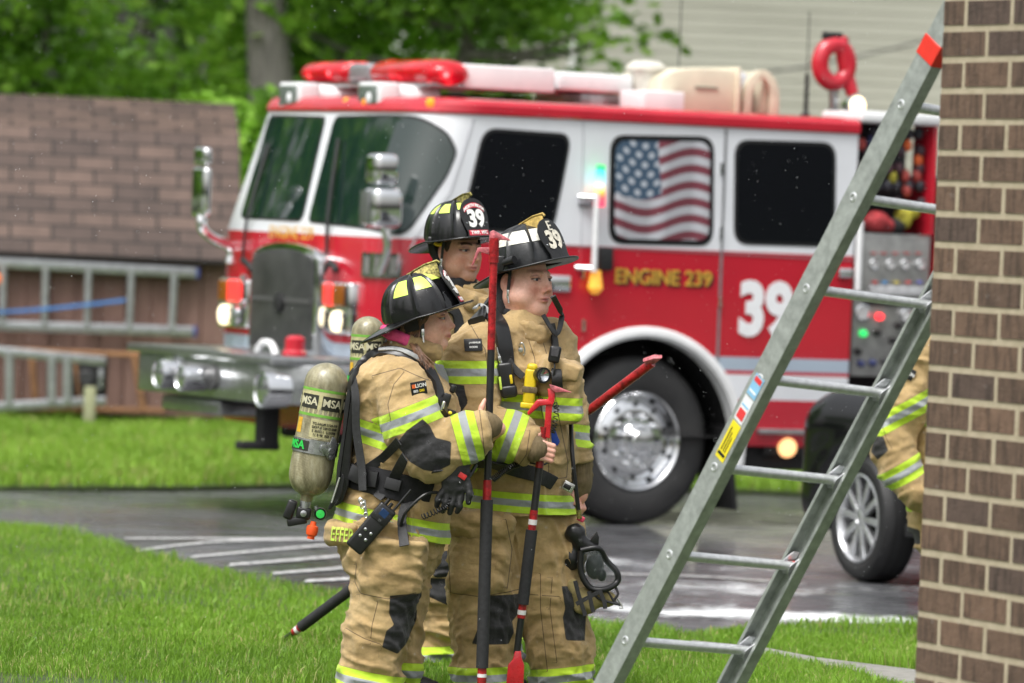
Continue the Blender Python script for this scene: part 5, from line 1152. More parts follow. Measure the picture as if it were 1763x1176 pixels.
    def stext(txt, size, u0, v0, mm, bold=0., xs=1., arc=0., name='shield_lettering'):
        vs, fs = text_mesh(txt, size, .002, bold, xs=xs); mb = MB(); V = []
        for (x, y, z) in vs: V.append(SP((x)+u0, v0+y-arc*(x*x), .0065+z))
        mb.add(V, fs, mm, smooth=False); mb.build(name, None, sh)
    def splate(u0, u1, v0, v1, mm, arc=0.):
        b = bmesh.new(); b.faces.new([b.verts.new((u, v, 0)) for u, v in ((u0, v0), (u1, v0), (u1, v1), (u0, v1))])
        for i in range(1, 8): bmesh.ops.bisect_plane(b, geom=b.verts[:]+b.edges[:]+b.faces[:], plane_co=(u0+(u1-u0)*i/8, 0, 0), plane_no=(1, 0, 0))
        for v in b.verts: u = v.co.x; v.co = SP(u, v.co.y-arc*u*u, .0050)
        mb = MB(); mb.bm(b, mm); mb.build('shield_panel', None, sh)
    top_, num, bot, nm_, pm = shield
    if pm: splate(-.046, .046, .114, .133, pm, 9.); splate(-.044, .044, .008, .028, pm)
    stext(top_, .0155 if pm else .05, 0, .1235 if pm else .122, nm_, .0006, .9 if pm else 1., 9. if pm else 0)
    stext(num, .088, 0, .070, nm_, .0038, .86)
    if bot: stext(bot, .018, 0, .018, nm_, .0006, .95)
    for q in (-1, 1): c = SP(q*.045, .055, .004); mb = MB(); mb.lathe([(.004, 0), (.003, .003), (.0001, .004)], M_gl, 10, Matrix.Translation(c) @ M.to_3x3().normalized().to_4x4() , 'X'); mb.build('rivet', None, sh)
    # crest holder
    mb = MB(); z0 = hh
    top = T(sx0+lean-.004, 0, .006+H_+.006); tail = T(-.03, 0, z0+.006); mid = T(.06, 0, z0+.005); 
    def crs(p, w_): return [p+(T(0, w_, 0)-T(0, 0, 0)), p-(T(0, w_, 0)-T(0, 0, 0))]
    A = [(T(-.010, 0, .152), T(-.010, 0, .142), .008), (T(.015, 0, .160), T(.015, 0, .142), .011), (T(.050, 0, .170), T(.050, 0, .132), .014), (T(.085, 0, .174), T(.088, 0, .120), .014), (T(.094, 0, .168), T(.098, 0, .115), .010)]
    vs = []
    for (tp, bt, w_) in A: vs += [tp, crs(bt, w_)[0], crs(bt, w_)[1]]
    fs = [(0, 2, 1), (12, 13, 14)]
    for i in range(4):
        for j in range(3): fs.append((i*3+j, i*3+(j+1) % 3, (i+1)*3+(j+1) % 3, (i+1)*3+j))
    mb.add(vs, fs, crest); mb.tube([T(-.018, 0, .152), T(.01, 0, .162), T(.05, 0, .173), T(.097, 0, .176), T(.104, 0, .166)], [.005, .0035, .0035, .0045, .0055], crest, 8); mb.build('crest_holder', None, root)
    return root
def pole(name, label, p0, p1, secs, r_, head=None):
    """secs: list of (t0, t1, radius, material, part name)"""
    t = empty(name, label, 'pike pole', tuple(p0)); d = p1-p0
    for (t0, t1, rr, mm, nm) in secs:
        mb = MB(); mb.tube([d*t0, d*(t0+t1)/2, d*t1], rr, mm, 16); mb.build(nm, None, t)
    return t, d
M_pr = mat('pole_red', (.34, .012, .016), .32, nz=.45, ns=45, coat=.2); M_pk = mat('pole_black', (.016, .016, .017), .35, nz=.2, ns=30); M_foam = mat('foam_grip', (.022, .022, .024), .8, nz=.2, ns=60, bump=.3); M_rw2 = mat('tape_white', (.75, .72, .72), .4)
M_hook = mat('hook_worn_sheen_red', (.50, .13, .15), .3, nz=.4, ns=60)  # pink in the base colour paints in the wet red's reflection; mottling is wear
def grip(S, c, e1, e2, ax, rp=.018, s_=1., thumb_up=True, thumb=(.075, .02)):
    c, e1, e2, ax = [np.array(Vector(q).normalized() if i else Vector(q)) for i, q in enumerate((c, e1, e2, ax))]
    S.ell(c-e1*.052*s_+e2*(rp+.004), (.044*s_, .018*s_, .038*s_), .015, Matrix((e1, e2, ax)).transposed())
    for i in range(4):
        o = c+ax*((1.5-i)*.0192*s_); f = [1., 1.06, 1.0, .85][i]; pts = [o-e1*.03*s_+e2*(rp+.010)]; rr = [.0115*s_]
        for th, rad in ((108, rp+.016), (35, rp+.022*f), (-40, rp+.013), (-115, rp+.009)): th = R(th); pts.append(o+e1*rad*math.cos(th)+e2*rad*math.sin(th)); rr.append((.0112 if th > 1 else .0106 if th > -.5 else .0085)*s_)
        S.chain(pts, rr, .0045)
    b = c-e1*.060*s_+ax*.018+e2*(rp-.004); S.chain([b, c-e1*.034*s_+ax*.050+e2*rp*.9, c-e1*(thumb[1])+ax*thumb[0]+e2*rp*.4, c-e1*(thumb[1]-.010)+ax*(thumb[0]+.022)], [.016*s_, .0125*s_, .011*s_, .0088*s_], .006)
def bodymesh(fig, S, fine, M, sc, tint, hands=(), **kw):
    V, Q = S.mesh(.011, fine, .003); V = relax(V, Q, 1, .35); C = head_tint(V, M, tint, **kw)
    for h in hands: d = np.linalg.norm(V-np.array(h), axis=1); f = np.exp(-(d/.13)**4)*.28*(.5+.5*vnoise(V*60)); C = C*(1-f[:, None])+np.array((.62, .20, .14))*f[:, None]
    return np_obj('body', V, Q, M_skin, fig.root, {'tint': ('POINT', np.c_[C, np.ones(len(C))])})
def hframe(fig, px, py, dy, yaw, pitch=0, roll=0):
    """x axis faces right in the photo, turned yaw towards the camera"""
    return Matrix.Translation(fig.p(px, py, dy)) @ Matrix.Rotation(-R(yaw), 4, 'Z') @ Matrix.Rotation(-R(pitch), 4, 'Y') @ Matrix.Rotation(R(roll), 4, 'X')
def ring(S, c, rx, ry, zs, r_, k, M=None, n=16, a0=0, a1=360, dip=0.):
    M = M or Matrix.Identity(3)
    for z in zs:
        P = [np.array(Vector(c)+M @ Vector((rx*math.cos(a), ry*math.sin(a), z+dip*math.cos(a)))) for a in [R(a0+(a1-a0)*i/n) for i in range(n+1)]]
        for i in range(n): S.cone(P[i], P[i+1], r_, r_, k)
Z = lambda ox, oy, f, pts: [(ox+x/f, oy+y/f) for x, y in pts]
def boots(fig, pts):
    for (px, py, dy, yaw) in pts:
        a = fig.p(px, py, dy); a.z = 0; S = SDF(); f = Vector((math.cos(R(yaw)), -math.sin(R(yaw)), 0)); S.cone(a+Vector((0, 0, .045)), a+f*.12+Vector((0, 0, .034)), .046, .038, .03); S.cone(a+f*.12+Vector((0, 0, .034)), a+f*.17+Vector((0, 0, .030)), .038, .030, .02); S.cone(a+Vector((0, 0, .06)), a+Vector((0, 0, .30)), .055, .07, .03)
        V, Q = S.mesh(.01); V[:, 2] = np.maximum(V[:, 2], .0); np_obj('boot', V, Q, M_boot, fig.root)
def hem(z0, z1, x0, x1, flare=0.):
    """clip the cloth below a slanted plane through (x0,z0)-(x1,z1)"""
    def f(V):
        zl = z0+(z1-z0)*(V[:, 0]-x0)/(x1-x0)+.004*vnoise(V*np.array([14, 14, 0])+3); V = V.copy(); lo = V[:, 2] < zl; V[lo, 2] = zl[lo]-.0+.0*V[lo, 2]; return V
    return f
# ------------------------------------------------------------------ WOMAN in front with the air pack
F1 = Fig('person with a pink collar and air pack in profile, gripping a tall pike pole', 21.15, 672); p = F1.p
# jacket
S = SDF(); B = []
def add(lb, a, b, ra, rb, k=.03, sq=(1, 1, 1)): S.cone(a, b, ra, rb, k, sq); B.append((lb, np.array(a), np.array(b), ra, rb))
def tb(lb, a, b, ra=.17, rb=.18): B.append((lb, np.array(a), np.array(b), ra, rb))
S.cone(p(655, 655, -.10), p(690, 655, .13), .085, .085, .05); S.ell(p(692, 690, .02), (.175, .19, .15), .06); S.ell(p(690, 775, .02), (.180, .185, .16), .06); S.ell(p(742, 720, .03), (.09, .14, .12), .06)
S.cone(p(680, 830, .02), p(668, 915, .02), .180, .205, .05, (1, .92, 1)); S.cone(p(700, 850, .02), p(690, 925, .02), .165, .168, .05, (1, .95, 1)); tb('torso', p(690, 650, .02), p(675, 930, .02), .15, .19)
S.cone(p(690, 632, .02), p(712, 606, .02), .105, .082, .04); tb('collar', p(700, 620, .02), p(715, 585, .02), .09, .08)
S.ell(p(645, 700, -.07), (.085, .08, .13), .05)
add('uarm', p(690, 668, -.155), p(712, 735, -.205), .100, .098); add('uarm', p(712, 735, -.205), p(742, 782, -.215), .094, .092, .04)
add('farm', p(748, 783, -.215), p(798, 757, -.21), .090, .084, .04); add('farm', p(798, 757, -.21), p(834, 742, -.205), .082, .066, .03)
add('larm', p(730, 670, .19), p(790, 780, .24), .10, .085); add('larm', p(790, 780, .24), p(852, 735, .17), .08, .06)
endcut(S, p(839, 740, -.205), (.95, 0, .28), .11)
F1.cloth('jacket', S, .0065, B, bands=[(['uarm'], p(712, 716, -.2), (.40, 0, -.92), .98), (['farm'], p(805, 748, -.2), (.955, 0, .30), 1.), (['torso'], p(640, 745, 0), (.28, 0, 1), .95), (['torso'], p(670, 898, 0), (.17, 0, 1), .90), (['larm'], p(815, 760, .2), (1, 0, .5), 1.)],
         patches=[(['uarm', 'farm'], Z(480, 420, 2.94, [(600, 1000), (655, 930), (735, 872), (770, 905), (800, 965), (878, 985), (872, 1100), (800, 1135), (740, 1125), (670, 1085)]))],
         seams=[(['uarm', 'torso'], Z(480, 420, 2.94, [(640, 640), (590, 700), (560, 800), (575, 880)])), (['uarm', 'torso'], Z(480, 420, 2.94, [(480, 660), (620, 620), (800, 700)])), (['farm'], [(826, 700), (832, 745), (836, 788)])],
         cut=[hem(p(575, 903, 0).z, p(762, 934, 0).z, p(575, 903, 0).x, p(762, 934, 0).x)], seed=1)
# stand-up collar with front flap
S = SDF(); Mc = Matrix.Rotation(R(14), 3, 'Y'); ring(S, p(712, 596, .02), .082, .078, (-.02, .0, .018), .012, .012, Mc, 14); S.ell(p(740, 607, -.055), (.044, .014, .030), .01, Matrix.Rotation(R(20), 3, 'Y')); S.ell(p(745, 603, -.04), (.03, .03, .026), .01)
F1.cloth('collar', S, .006, [('c', p(700, 600, .02), p(720, 590, .02))], seed=4, wr=.5)
S = SDF(); ring(S, p(697, 588, .02), .090, .082, (0, .016), .012, .01, Mc, 14, 70, 290, -.01); V, Q = S.mesh(.006); V = V+vnormals(V, Q)*(.004*vnoise(V*30))[:, None]; np_obj('pink_collar', V, Q, mat('pink_cloth', (.68, .07, .22), .7, nz=.15, bump=.4, bs=120), F1.root)
# jacket tail with name lettering
S = SDF(); S.box(p(592, 918, -.130), (.050, .020, .040), .016, .02, Matrix.Rotation(R(6), 3, 'Y') @ Matrix.Rotation(R(-18), 3, 'Z')); S.box(p(573, 916, -.075), (.022, .05, .042), .016, .03); F1.cloth('jacket_tail', S, .007, [('c', p(590, 895, -.1), p(590, 950, -.1))], seed=6, wr=.6)
# trousers
S = SDF(); B = []
S.ell(p(668, 920, .02), (.170, .15, .11), .05); S.cone(p(655, 940, .02), p(690, 940, .02), .140, .14, .05); B.append(('hip', p(668, 880, 0), p(668, 930, 0)))
add('nleg', p(660, 935, -.07), p(664, 1020, -.09), .132, .108, .05); add('nleg', p(664, 1020, -.09), p(650, 1085, -.09), .108, .108, .05); add('nleg', p(650, 1085, -.09), p(632, 1205, -.09), .106, .110, .05)
add('fleg', p(695, 935, .10), p(688, 1060, .10), .115, .085, .03); add('fleg', p(688, 1060, .10), p(686, 1205, .11), .082, .080, .03)
S.box(p(676, 980, -.175), (.108, .050, .100), .045, .015, Matrix.Rotation(R(5), 3, 'Y')); S.box(p(680, 940, -.185), (.105, .042, .026), .008, .003, Matrix.Rotation(R(3), 3, 'Y')); S.ell(p(625, 960, -.1), (.05, .06, .11), .03)
F1.cloth('trousers', S, .008, B, bands=[(['nleg'], p(632, 1169, 0), (.15, 0, 1), .95), (['fleg'], p(692, 1161, 0), (.05, 0, 1), .95)],
         patches=[(['nleg', 'fleg'], Z(480, 776, 2.94, [(570, 715), (640, 708), (720, 705), (722, 740), (700, 770), (697, 850), (690, 870), (650, 960), (605, 1010), (530, 972), (552, 890), (590, 862), (565, 805)]))],
         seams=[(['nleg', 'hip'], Z(480, 776, 2.94, [(400, 560), (390, 650), (420, 705), (560, 730), (700, 700)])), (['nleg'], Z(480, 776, 2.94, [(340, 880), (440, 930), (530, 960)])), (['nleg'], Z(480, 776, 2.94, [(510, 740), (480, 860), (470, 960)]))], seed=2, wr=1.15)
boots(F1, [(625, 1200, -.09, -10), (670, 1200, .10, -15)])
# body
M1 = hframe(F1, 727, 549, .02, 7, 5, 0); S = SDF(); head_prims(S, M1, 1.0, fat=.15, fem=1.)
S.cone(M1 @ Vector((-.02, 0, -.05)), p(704, 625, .02), .050, .056, .03); S.ell(p(692, 720, .02), (.12, .16, .18), .06); S.ell(p(680, 880, .02), (.12, .15, .13), .06)
S.chain([p(668, 665, -.13), p(735, 780, -.22), p(835, 738, -.205)], [.05, .042, .03], .03); S.chain([p(730, 670, .17), p(790, 780, .22), p(858, 738, -.02)], [.05, .042, .028], .03)
S.chain([p(652, 935, -.07), p(645, 1085, -.09), p(632, 1195, -.09)], [.085, .055, .04], .04); S.chain([p(690, 935, .09), p(688, 1085, .10), p(684, 1195, .1)], [.085, .055, .04], .04)
polA = (F1.p(851, 410, -.17), F1.p(829, 1190, -.17)); pa = F1.p(839, 735, -.17)
grip(S, pa, (1, .0, .25), (-.0, -1, 0), (polA[0]-polA[1]), .017, .92, thumb=(.080, .022))
hd = p(840, 735, -.17); hc = M1 @ Vector((0.02, 0, -.02))
bodymesh(F1, S, [(np.array(hc)-.13, np.array(hc)+.13), (np.array(hd)-.09, np.array(hd)+.09)], M1, 1., None, (hd,), base=(.60, .335, .25), lips=(.52, .15, .14), brow=(.22, .12, .07), flush=1.1, browh=.7) if False else None
def finish_body(fig, S, M, sc, hands, **kw):
    hc = M @ Vector((.02*sc, 0, -.01)); r_ = .135*sc; fine = [(np.array(hc)-r_, np.array(hc)+r_)]+[(np.array(h)-.085, np.array(h)+.085) for h in hands]
    V, Q = S.mesh(.012, fine, .003); V = relax(V, Q, 1, .3); C = head_tint(V, M, sc=sc, **kw)
    for h in hands:
        d = np.linalg.norm(V-np.array(h), axis=1); f = np.exp(-(d/.12)**4)*.35*(.5+.5*vnoise(V*70)); C = C*(1-f[:, None])+np.array((.62, .20, .14))*f[:, None]
    o = np_obj('body', V, Q, M_skin, fig.root, {'tint': ('POINT', np.c_[C, np.ones(len(C))])}); add_eyes(fig, M, sc); return o
finish_body(F1, S, M1, 1.0, (hd,), base=(.80, .49, .38), lips=(.50, .14, .13), brow=(.20, .11, .06), flush=1.3, browh=.75)
# hair: tucked under the helmet, lock falling behind the collar
def strands(fig, name, roots, m, r_=.004, n=5):
    mb = MB()
    for P in roots: B_ = bez(P, n); k = len(B_); mb.tube(B_, [r_*(1-.75*i/k) for i in range(k)], m, 5)
    return mb.build(name, m, fig.root, 60)
M_hair = mat('auburn_hair', (.16, .075, .035), .5, nz=.5, ns=60, stretch=(1, 1, .15)); M_hair2 = mat('brown_hair', (.05, .03, .018), .55, nz=.5, ns=60); M_hair3 = mat('fair_hair', (.36, .22, .11), .6, nz=.4, ns=80)
rr = random.Random(4); P_ = []
for i in range(70):
    u = rr.random(); a = M1 @ Vector((.055-.12*u, -.066-.014*rr.random(), .045)); b = M1 @ Vector((.030-.10*u, -.082-.01*rr.random(), -.005-.02*u)); c = M1 @ Vector((-.01-.07*u+rr.uniform(-.01, .01), -.080, -.05-.03*u)); d = p(716+rr.uniform(-9, 6), 597, -.085); e = p(735+rr.uniform(-10, 14), 628+rr.uniform(-8, 10), -.12)
    P_.append([a, b, c] + ([d, e] if i % 3 == 0 else []))
strands(F1, 'hair', P_, M_hair, .0042)
S = SDF(); S.ell(M1 @ Vector((-.035, 0, .03)), (.095, .085, .085), .02, M1.to_3x3()); V, Q = S.mesh(.008); np_obj('hair_cap', V, Q, M_hair, F1.root)
MH1 = hframe(F1, 728, 544, .02, 6, 17, 0)
st_w = {k: (.40, .74, .62) for k in (1, 2, 5, 6)}; st_w[6] = (.40, .74, .66); st_w[5] = (.36, .72, .66); st_w[7] = (.55, .80, .8); st_w[0] = (.55, .8, .8)
helmet(F1, MH1, M_hel, st_w, M_limes, ('NORTH RIDGE', '39', 'TWP. VFC', M_letw, M_letr), 1.06)
# chin strap
F1.surf(0, 0)
def tubeo(name, pts, r_, m, par, n=5, nn=8): mb = MB(); mb.tube(bez(pts, n), r_, m, nn); return mb.build(name, m, par)
Mh = lambda M, x, y, z: M @ Vector((x, y, z))
def chinstrap(fig, M, sc, clip=True):
    q = lambda x, y, z: M @ Vector((x*sc, y*sc, z*sc)); mb = MB(); n_ = [M.to_3x3() @ Vector((0, -1, 0))]*40
    P = bez([q(.018, -.088, .045), q(.012, -.090, -.03), q(.008, -.080, -.078), q(.026, -.046, -.124), q(.036, -.0, -.140), q(.026, .046, -.124), q(.008, .080, -.078), q(.014, .09, 0), q(.018, .088, .045)], 4)
    nn = [(Vector(p_)-q(.02, 0, p_.z*0)).normalized() for p_ in P]; cen = q(.015, 0, -.05); nn = [(p_-cen).normalized() for p_ in P]
    mb.tube(P, 1, M_web, 8, flat=(.0075, .0022, nn)); o = mb.build('chin_strap', None, fig.root, 50)
    if clip: c = q(.014, -.094, -.052); mb = MB(); R_ = M.to_3x3().normalized().to_4x4(); mb.box((0, 0, 0), (.012, .006, .032), M_chromeS, .002, 2, Matrix.Translation(c) @ R_); mb.tube([c+Vector((0, -.004, -.01)), c+Vector((.004, -.008, -.035))], .0035, M_chromeS, 8); mb.build('buckle', None, o)
M_chromeS = mat('buckle_steel', (.62, .62, .60), .25, .9, .1, 60)
chinstrap(F1, M1, 1.0)
# sleeve cuff glove-like knit, and jacket label
S = SDF(); S.cone(p(830, 736, -.195), p(840, 733, -.195), .050, .046, .02, (1, .8, 1)); S.cone(p(840, 733, -.195), p(846, 733, -.19), .046, .038, .02, (1, .8, 1)); F1.cloth('cuff', S, .006, [('c', p(835, 740, -.2), p(865, 736, -.2))], seed=9, wr=.4, m=M_knit)
def label(fig, name, pxs, lines, par=None, m=None, tilt=0, w_=.055, h_=.04, off=.008):
    """flat badge lying on the clothing at the pixel, with text rows"""
    q, n_ = fig.surf(*pxs, off); n_ = (n_+Vector((0, -.6, 0))).normalized(); up = Vector((math.sin(R(tilt)), 0, math.cos(R(tilt)))); x = up.cross(n_).normalized(); y = n_.cross(x)
    F = Matrix(((x.x, y.x, n_.x, q.x), (x.y, y.y, n_.y, q.y), (x.z, y.z, n_.z, q.z), (0, 0, 0, 1)))
    b = MB(); b.box((0, 0, 0), (w_, h_, .004), m or M_leath, .0015, 2, F); o = b.build(name, None, par or fig.root)
    for (t_, sz, dx, dy, mm) in lines:
        vs, fs = text_mesh(t_, sz, .0012, .0004); b = MB(); b.add([F @ Vector((v[0]+dx, v[1]+dy, v[2]+.0028)) for v in vs], fs, mm, smooth=False); b.build('badge_lettering', None, o)
    return o, F
o, F = label(F1, 'sleeve_badge', (719, 668), [('LION', .019, .008, .009, M_letw), ('ISO', .012, -.014, -.010, M_letw), ('DRI', .012, .010, -.010, M_yel)], tilt=-12, w_=.062, h_=.050)
b = MB(); b.box((-.020, .009, .0028), (.013, .014, .0015), mat('badge_orange', (.8, .15, .03), .4, nz=0), 0, 1, F); b.build('badge_mark', None, o)
# lettering on the tail
def px_text(fig, txt, px, py, size, m, rot=0, name='lettering', par=None, bold=.001, off=.006, xs=1.):
    q, n_ = fig.surf(px, py, off); vs, fs = text_mesh(txt, size, .0015, bold, xs=xs); b = MB(); V = []
    for v in vs:
        a = R(rot); dx, dz = v[0]*math.cos(a)-v[1]*math.sin(a), v[0]*math.sin(a)+v[1]*math.cos(a); P0, n0 = fig.surf(px+dx*fig.ppm, py-dz*fig.ppm, off, 0); 
        if (P0-q).length > .12: P0 = q+Vector((dx, 0, dz))
        V.append(P0+Vector((0, -v[2], 0)))
    b.add(V, fs, m, smooth=False); return b.build(name, None, par or fig.root)
px_text(F1, 'EFFER', 589, 922, .072, M_limes, -6, 'name_lettering', bold=.0008, xs=.46, off=.003)

# ------------------------------------------------------------------ AIR PACK worn by the woman
def cyl_text(F, r_, txt, size, z, ang, m, bold=.001, up=1):
    """text wrapped on a cylinder whose axis is local z"""
    vs, fs = text_mesh(txt, size, .0012, bold); return [F @ Vector(((r_+.0012+v[2])*math.cos(ang+v[0]/r_), (r_+.0012+v[2])*math.sin(ang+v[0]/r_), z+v[1])) for v in vs], fs
def tank_mat():
    s = NT('composite_cylinder'); b = s.b; c = s.coord(); f = s.noise(14, 7, .7, c, (2, 2, .8)); w_ = s.n('TexWave', Scale=60., Distortion=6.); w_.bands_direction = 'DIAGONAL'; s.l(c, w_.inputs[0])
    col = s.ramp(f, [(.28, (.13, .115, .06)), (.5, (.31, .28, .17)), (.72, (.48, .46, .34))]); col = s.mix(.16, col, s.ramp(w_.outputs['Fac'], [(.2, (.6,)*3), (.8, (1.1,)*3)]), 'MULTIPLY')
    s.l(col, b.inputs['Base Color']); b.inputs['Roughness'].default_value = .32; b.inputs['Coat Weight'].default_value = .35; st = s.ramp(s.noise(30, 6, .7, c, (1, 1, .15)), [(.42, (.7,)*3), (.62, (1.1,)*3)]); s.l(s.mix(.6, col, st, 'MULTIPLY'), b.inputs['Base Color']); s.bump(w_.outputs['Fac'], .12, .003); return s.m
M_tank = tank_mat(); M_tpale = mat('tank_label', (.52, .48, .26), .4, nz=.15, ns=40); M_green = mat('bright_green', (.03, .55, .08), .4, nz=.05); M_gline = mat('green_line', (.18, .42, .06), .4); M_prn = mat('label_print', (.05, .045, .03), .5, nz=0); M_orng = mat('orange_knob', (.85, .10, .02), .35); M_steel = mat('clamp_steel', (.50, .51, .52), .28, .9, .15, 50)
def airpack(fig, label_, a, b, r_, ang0, name='air_pack', valve=True):
    """a bottom, b top of the cylinder's straight axis (figure-local)"""
    O = fig.O+a; t = empty(name, label_, 'air pack', tuple(O)); ax = (b-a); L = ax.length; z = ax.normalized(); x = Vector((1, 0, 0)); y = z.cross(x).normalized(); x = y.cross(z); F = Matrix(((x.x, y.x, z.x, 0), (x.y, y.y, z.y, 0), (x.z, y.z, z.z, 0), (0, 0, 0, 1)))
    prof = [(.001, -r_*1.32), (.022, -r_*1.3), (.024, -r_*1.05)]+[(.024+(r_-.024)*math.sin(k*PI/16), -r_*.98*math.cos(k*PI/16)) for k in range(1, 9)]
    prof += [(r_+.0006*math.sin(k*2.1), L*k/10) for k in range(0, 11)]+[(r_*math.cos(k*PI/16), L+r_*.95*math.sin(k*PI/16)) for k in range(1, 9)]
    mb = MB(); mb.lathe(prof, M_tank, 48, F); cy = mb.build('cylinder', None, t, 60)
    def wrap(z0, z1, a0, a1, m, nm, rr=.0008):
        q = MB(); n = 16; vs = []
        for zz1 in (z0, z1):
            for i in range(n+1): th = a0+(a1-a0)*i/n; vs.append(F @ Vector(((r_+rr)*math.cos(th), (r_+rr)*math.sin(th), zz1)))
        q.add(vs, [(i, i+1, n+2+i, n+1+i) for i in range(n)], m); return q.build(nm, None, cy)
    zt = L*.80; c0 = ang0
    wrap(zt-.055, zt+.045, c0-1.9, c0+1.9, M_tpale, 'pale_band', .0006); wrap(zt+.036, zt+.046, c0-2, c0+2, M_gline, 'green_line', .0012); wrap(zt-.058, zt-.048, c0-2, c0+2, M_gline, 'green_line', .0012)
    for da in (-.55, .60, 1.75, -1.7):
        wrap(zt-.030, zt+.022, c0+da-.48, c0+da+.48, mat('label_black', (.03, .03, .022), .4), 'logo_panel', .0012); v, f = cyl_text(F, r_+.0014, 'MSA', .040, zt-.004, c0+da, M_tpale, .0008); q = MB(); q.add(v, f, mat('label_cream', (.60, .57, .40), .4), smooth=False); q.build('cylinder_lettering', None, cy)
    wrap(L*.40, zt-.066, c0-.25, c0+1.2, M_tpale, 'text_label'); wrap(zt-.125, zt-.068, c0-1.15, c0-.75, mat('yellow_tag', (.72, .42, .04), .4, nz=.15, ns=60), 'inspection_tag', .001)
    for i, (tx, dz) in enumerate((('TC-3ALM 3124-310', .0), ('DOT-E 10915-4500', -.014), ('S 307511  LUXFER', -.028), ('11 8 98  REE 110', -.042))):
        v, f = cyl_text(F, r_+.0014, tx, .0125, zt-.082+dz, c0+.45, M_prn, .0003); q = MB(); q.add(v, f, M_prn, smooth=False); q.build('cylinder_lettering', None, cy)
    for k in range(5): wrap(zt-.145-.008*k, zt-.1425-.008*k, c0-.1, c0+1.0, M_prn, 'fine_print', .0012)
    # clamp band
    q = MB(); q.lathe([(r_+.001, -.026), (r_+.004, -.026), (r_+.004, .026), (r_+.001, .026)], M_steel, 48, F @ Matrix.Translation((0, 0, L*.30)), a0=c0-1.9, a1=c0+2.2); cb = q.build('clamp_band', None, t)
    wr = MB(); n = 12; vs = []
    for zz1 in (-.019, .019):
        for i in range(n+1): th = c0-1.5+1.35*i/n; vs.append(F @ Vector(((r_+.0052)*math.cos(th), (r_+.0052)*math.sin(th), L*.30+zz1)))
    wr.add(vs, [(i, i+1, n+2+i, n+1+i) for i in range(n)], mat('label_black', 0)); v, f = cyl_text(F, r_+.0058, 'MSA', .042, L*.30, c0-.80, M_green, .0012); wr.add(v, f, M_green, smooth=False); wr.build('clamp_badge', None, cb)
    q = MB(); th = c0+.72; e = F @ Vector((math.cos(th), math.sin(th), 0)); tn = F @ Vector((-math.sin(th), math.cos(th), 0)); c_ = F @ Vector((0, 0, L*.30))+e*(r_+.010)
    FF = Matrix(((tn.x, z.x, e.x, c_.x), (tn.y, z.y, e.y, c_.y), (tn.z, z.z, e.z, c_.z), (0, 0, 0, 1)))
    q.prism(rpoly([(-.035, -.012), (-.01, -.018), (.012, -.042), (.034, -.030), (.030, -.008), (.036, .02), (.022, .045), (.008, .05), (0, .02), (-.035, .014)], .008, 4), -.003, .003, M_steel, FF, .001); q.tube([FF @ Vector((.01, -.005, 0)), FF @ Vector((.01, -.005, .010))], .011, M_steel, 14); q.tube([FF @ Vector((.016, -.028, 0)), FF @ Vector((.016, -.028, .006))], .007, M_steel, 12); q.build('clamp_latch', None, cb)
    if valve:
        q = MB(); bz = -r_*1.30; q.tube([F @ Vector((0, 0, bz)), F @ Vector((0, 0, bz-.035))], .021, M_steel, 16); q.box((0, 0, 0), (.055, .045, .045), M_blackp, .008, 3, F @ Matrix.Translation((0.0, 0, bz-.045))); q.box((0, 0, 0), (.036, .05, .075), M_blackp, .010, 3, F @ Matrix.Translation((-.052, 0, bz-.040)) @ Matrix.Rotation(R(10), 4, 'Y'))
        q.box((0, 0, 0), (.075, .04, .03), M_blackp, .006, 2, F @ Matrix.Translation((-.02, .0, bz-.078)) @ Matrix.Rotation(R(-20), 4, 'Y')); q.lathe([(.012, 0), (.012, -.012), (.006, -.014), (.001, -.014)], M_steel, 14, F @ Matrix.Translation((0, -.024, bz-.045)), 'Y'); q.tube([F @ Vector((.04, -.02, bz-.01)), F @ Vector((.055, -.02, bz-.05))], .008, M_steel, 10)
        q.lathe([(.022, -.012), (.024, .0), (.020, .012), (.001, .012)], mat('gauge_black', 0), 18, F @ Matrix.Translation((.062, -.03, bz-.035)), 'Y'); vb = q.build('valve', None, t)
        q = MB(); q.lathe([(.010, .02), (.012, .006), (.021, .002), (.023, -.012), (.020, -.030), (.014, -.034), (.014, -.046), (.001, -.047)], M_orng, 16, F @ Matrix.Translation((.042, -.022, bz-.088))); q.build('valve_knob', None, vb)
        q = MB(); q.lathe([(.016, -.003), (.001, -.004)], M_green, 14, F @ Matrix.Translation((.062, -.04, bz-.035)), 'Y'); q.build('gauge_dial', None, vb)
    return t, F, cy
c_an = R(-97)
AP, FA, _ = airpack(F1, 'air pack with dirty tan MSA cylinder and orange valve knob on the shorter person', p(535, 815, -.02), p(562, 660, -.02), .081, c_an)
rel = lambda q: F1.O+q-AP.location
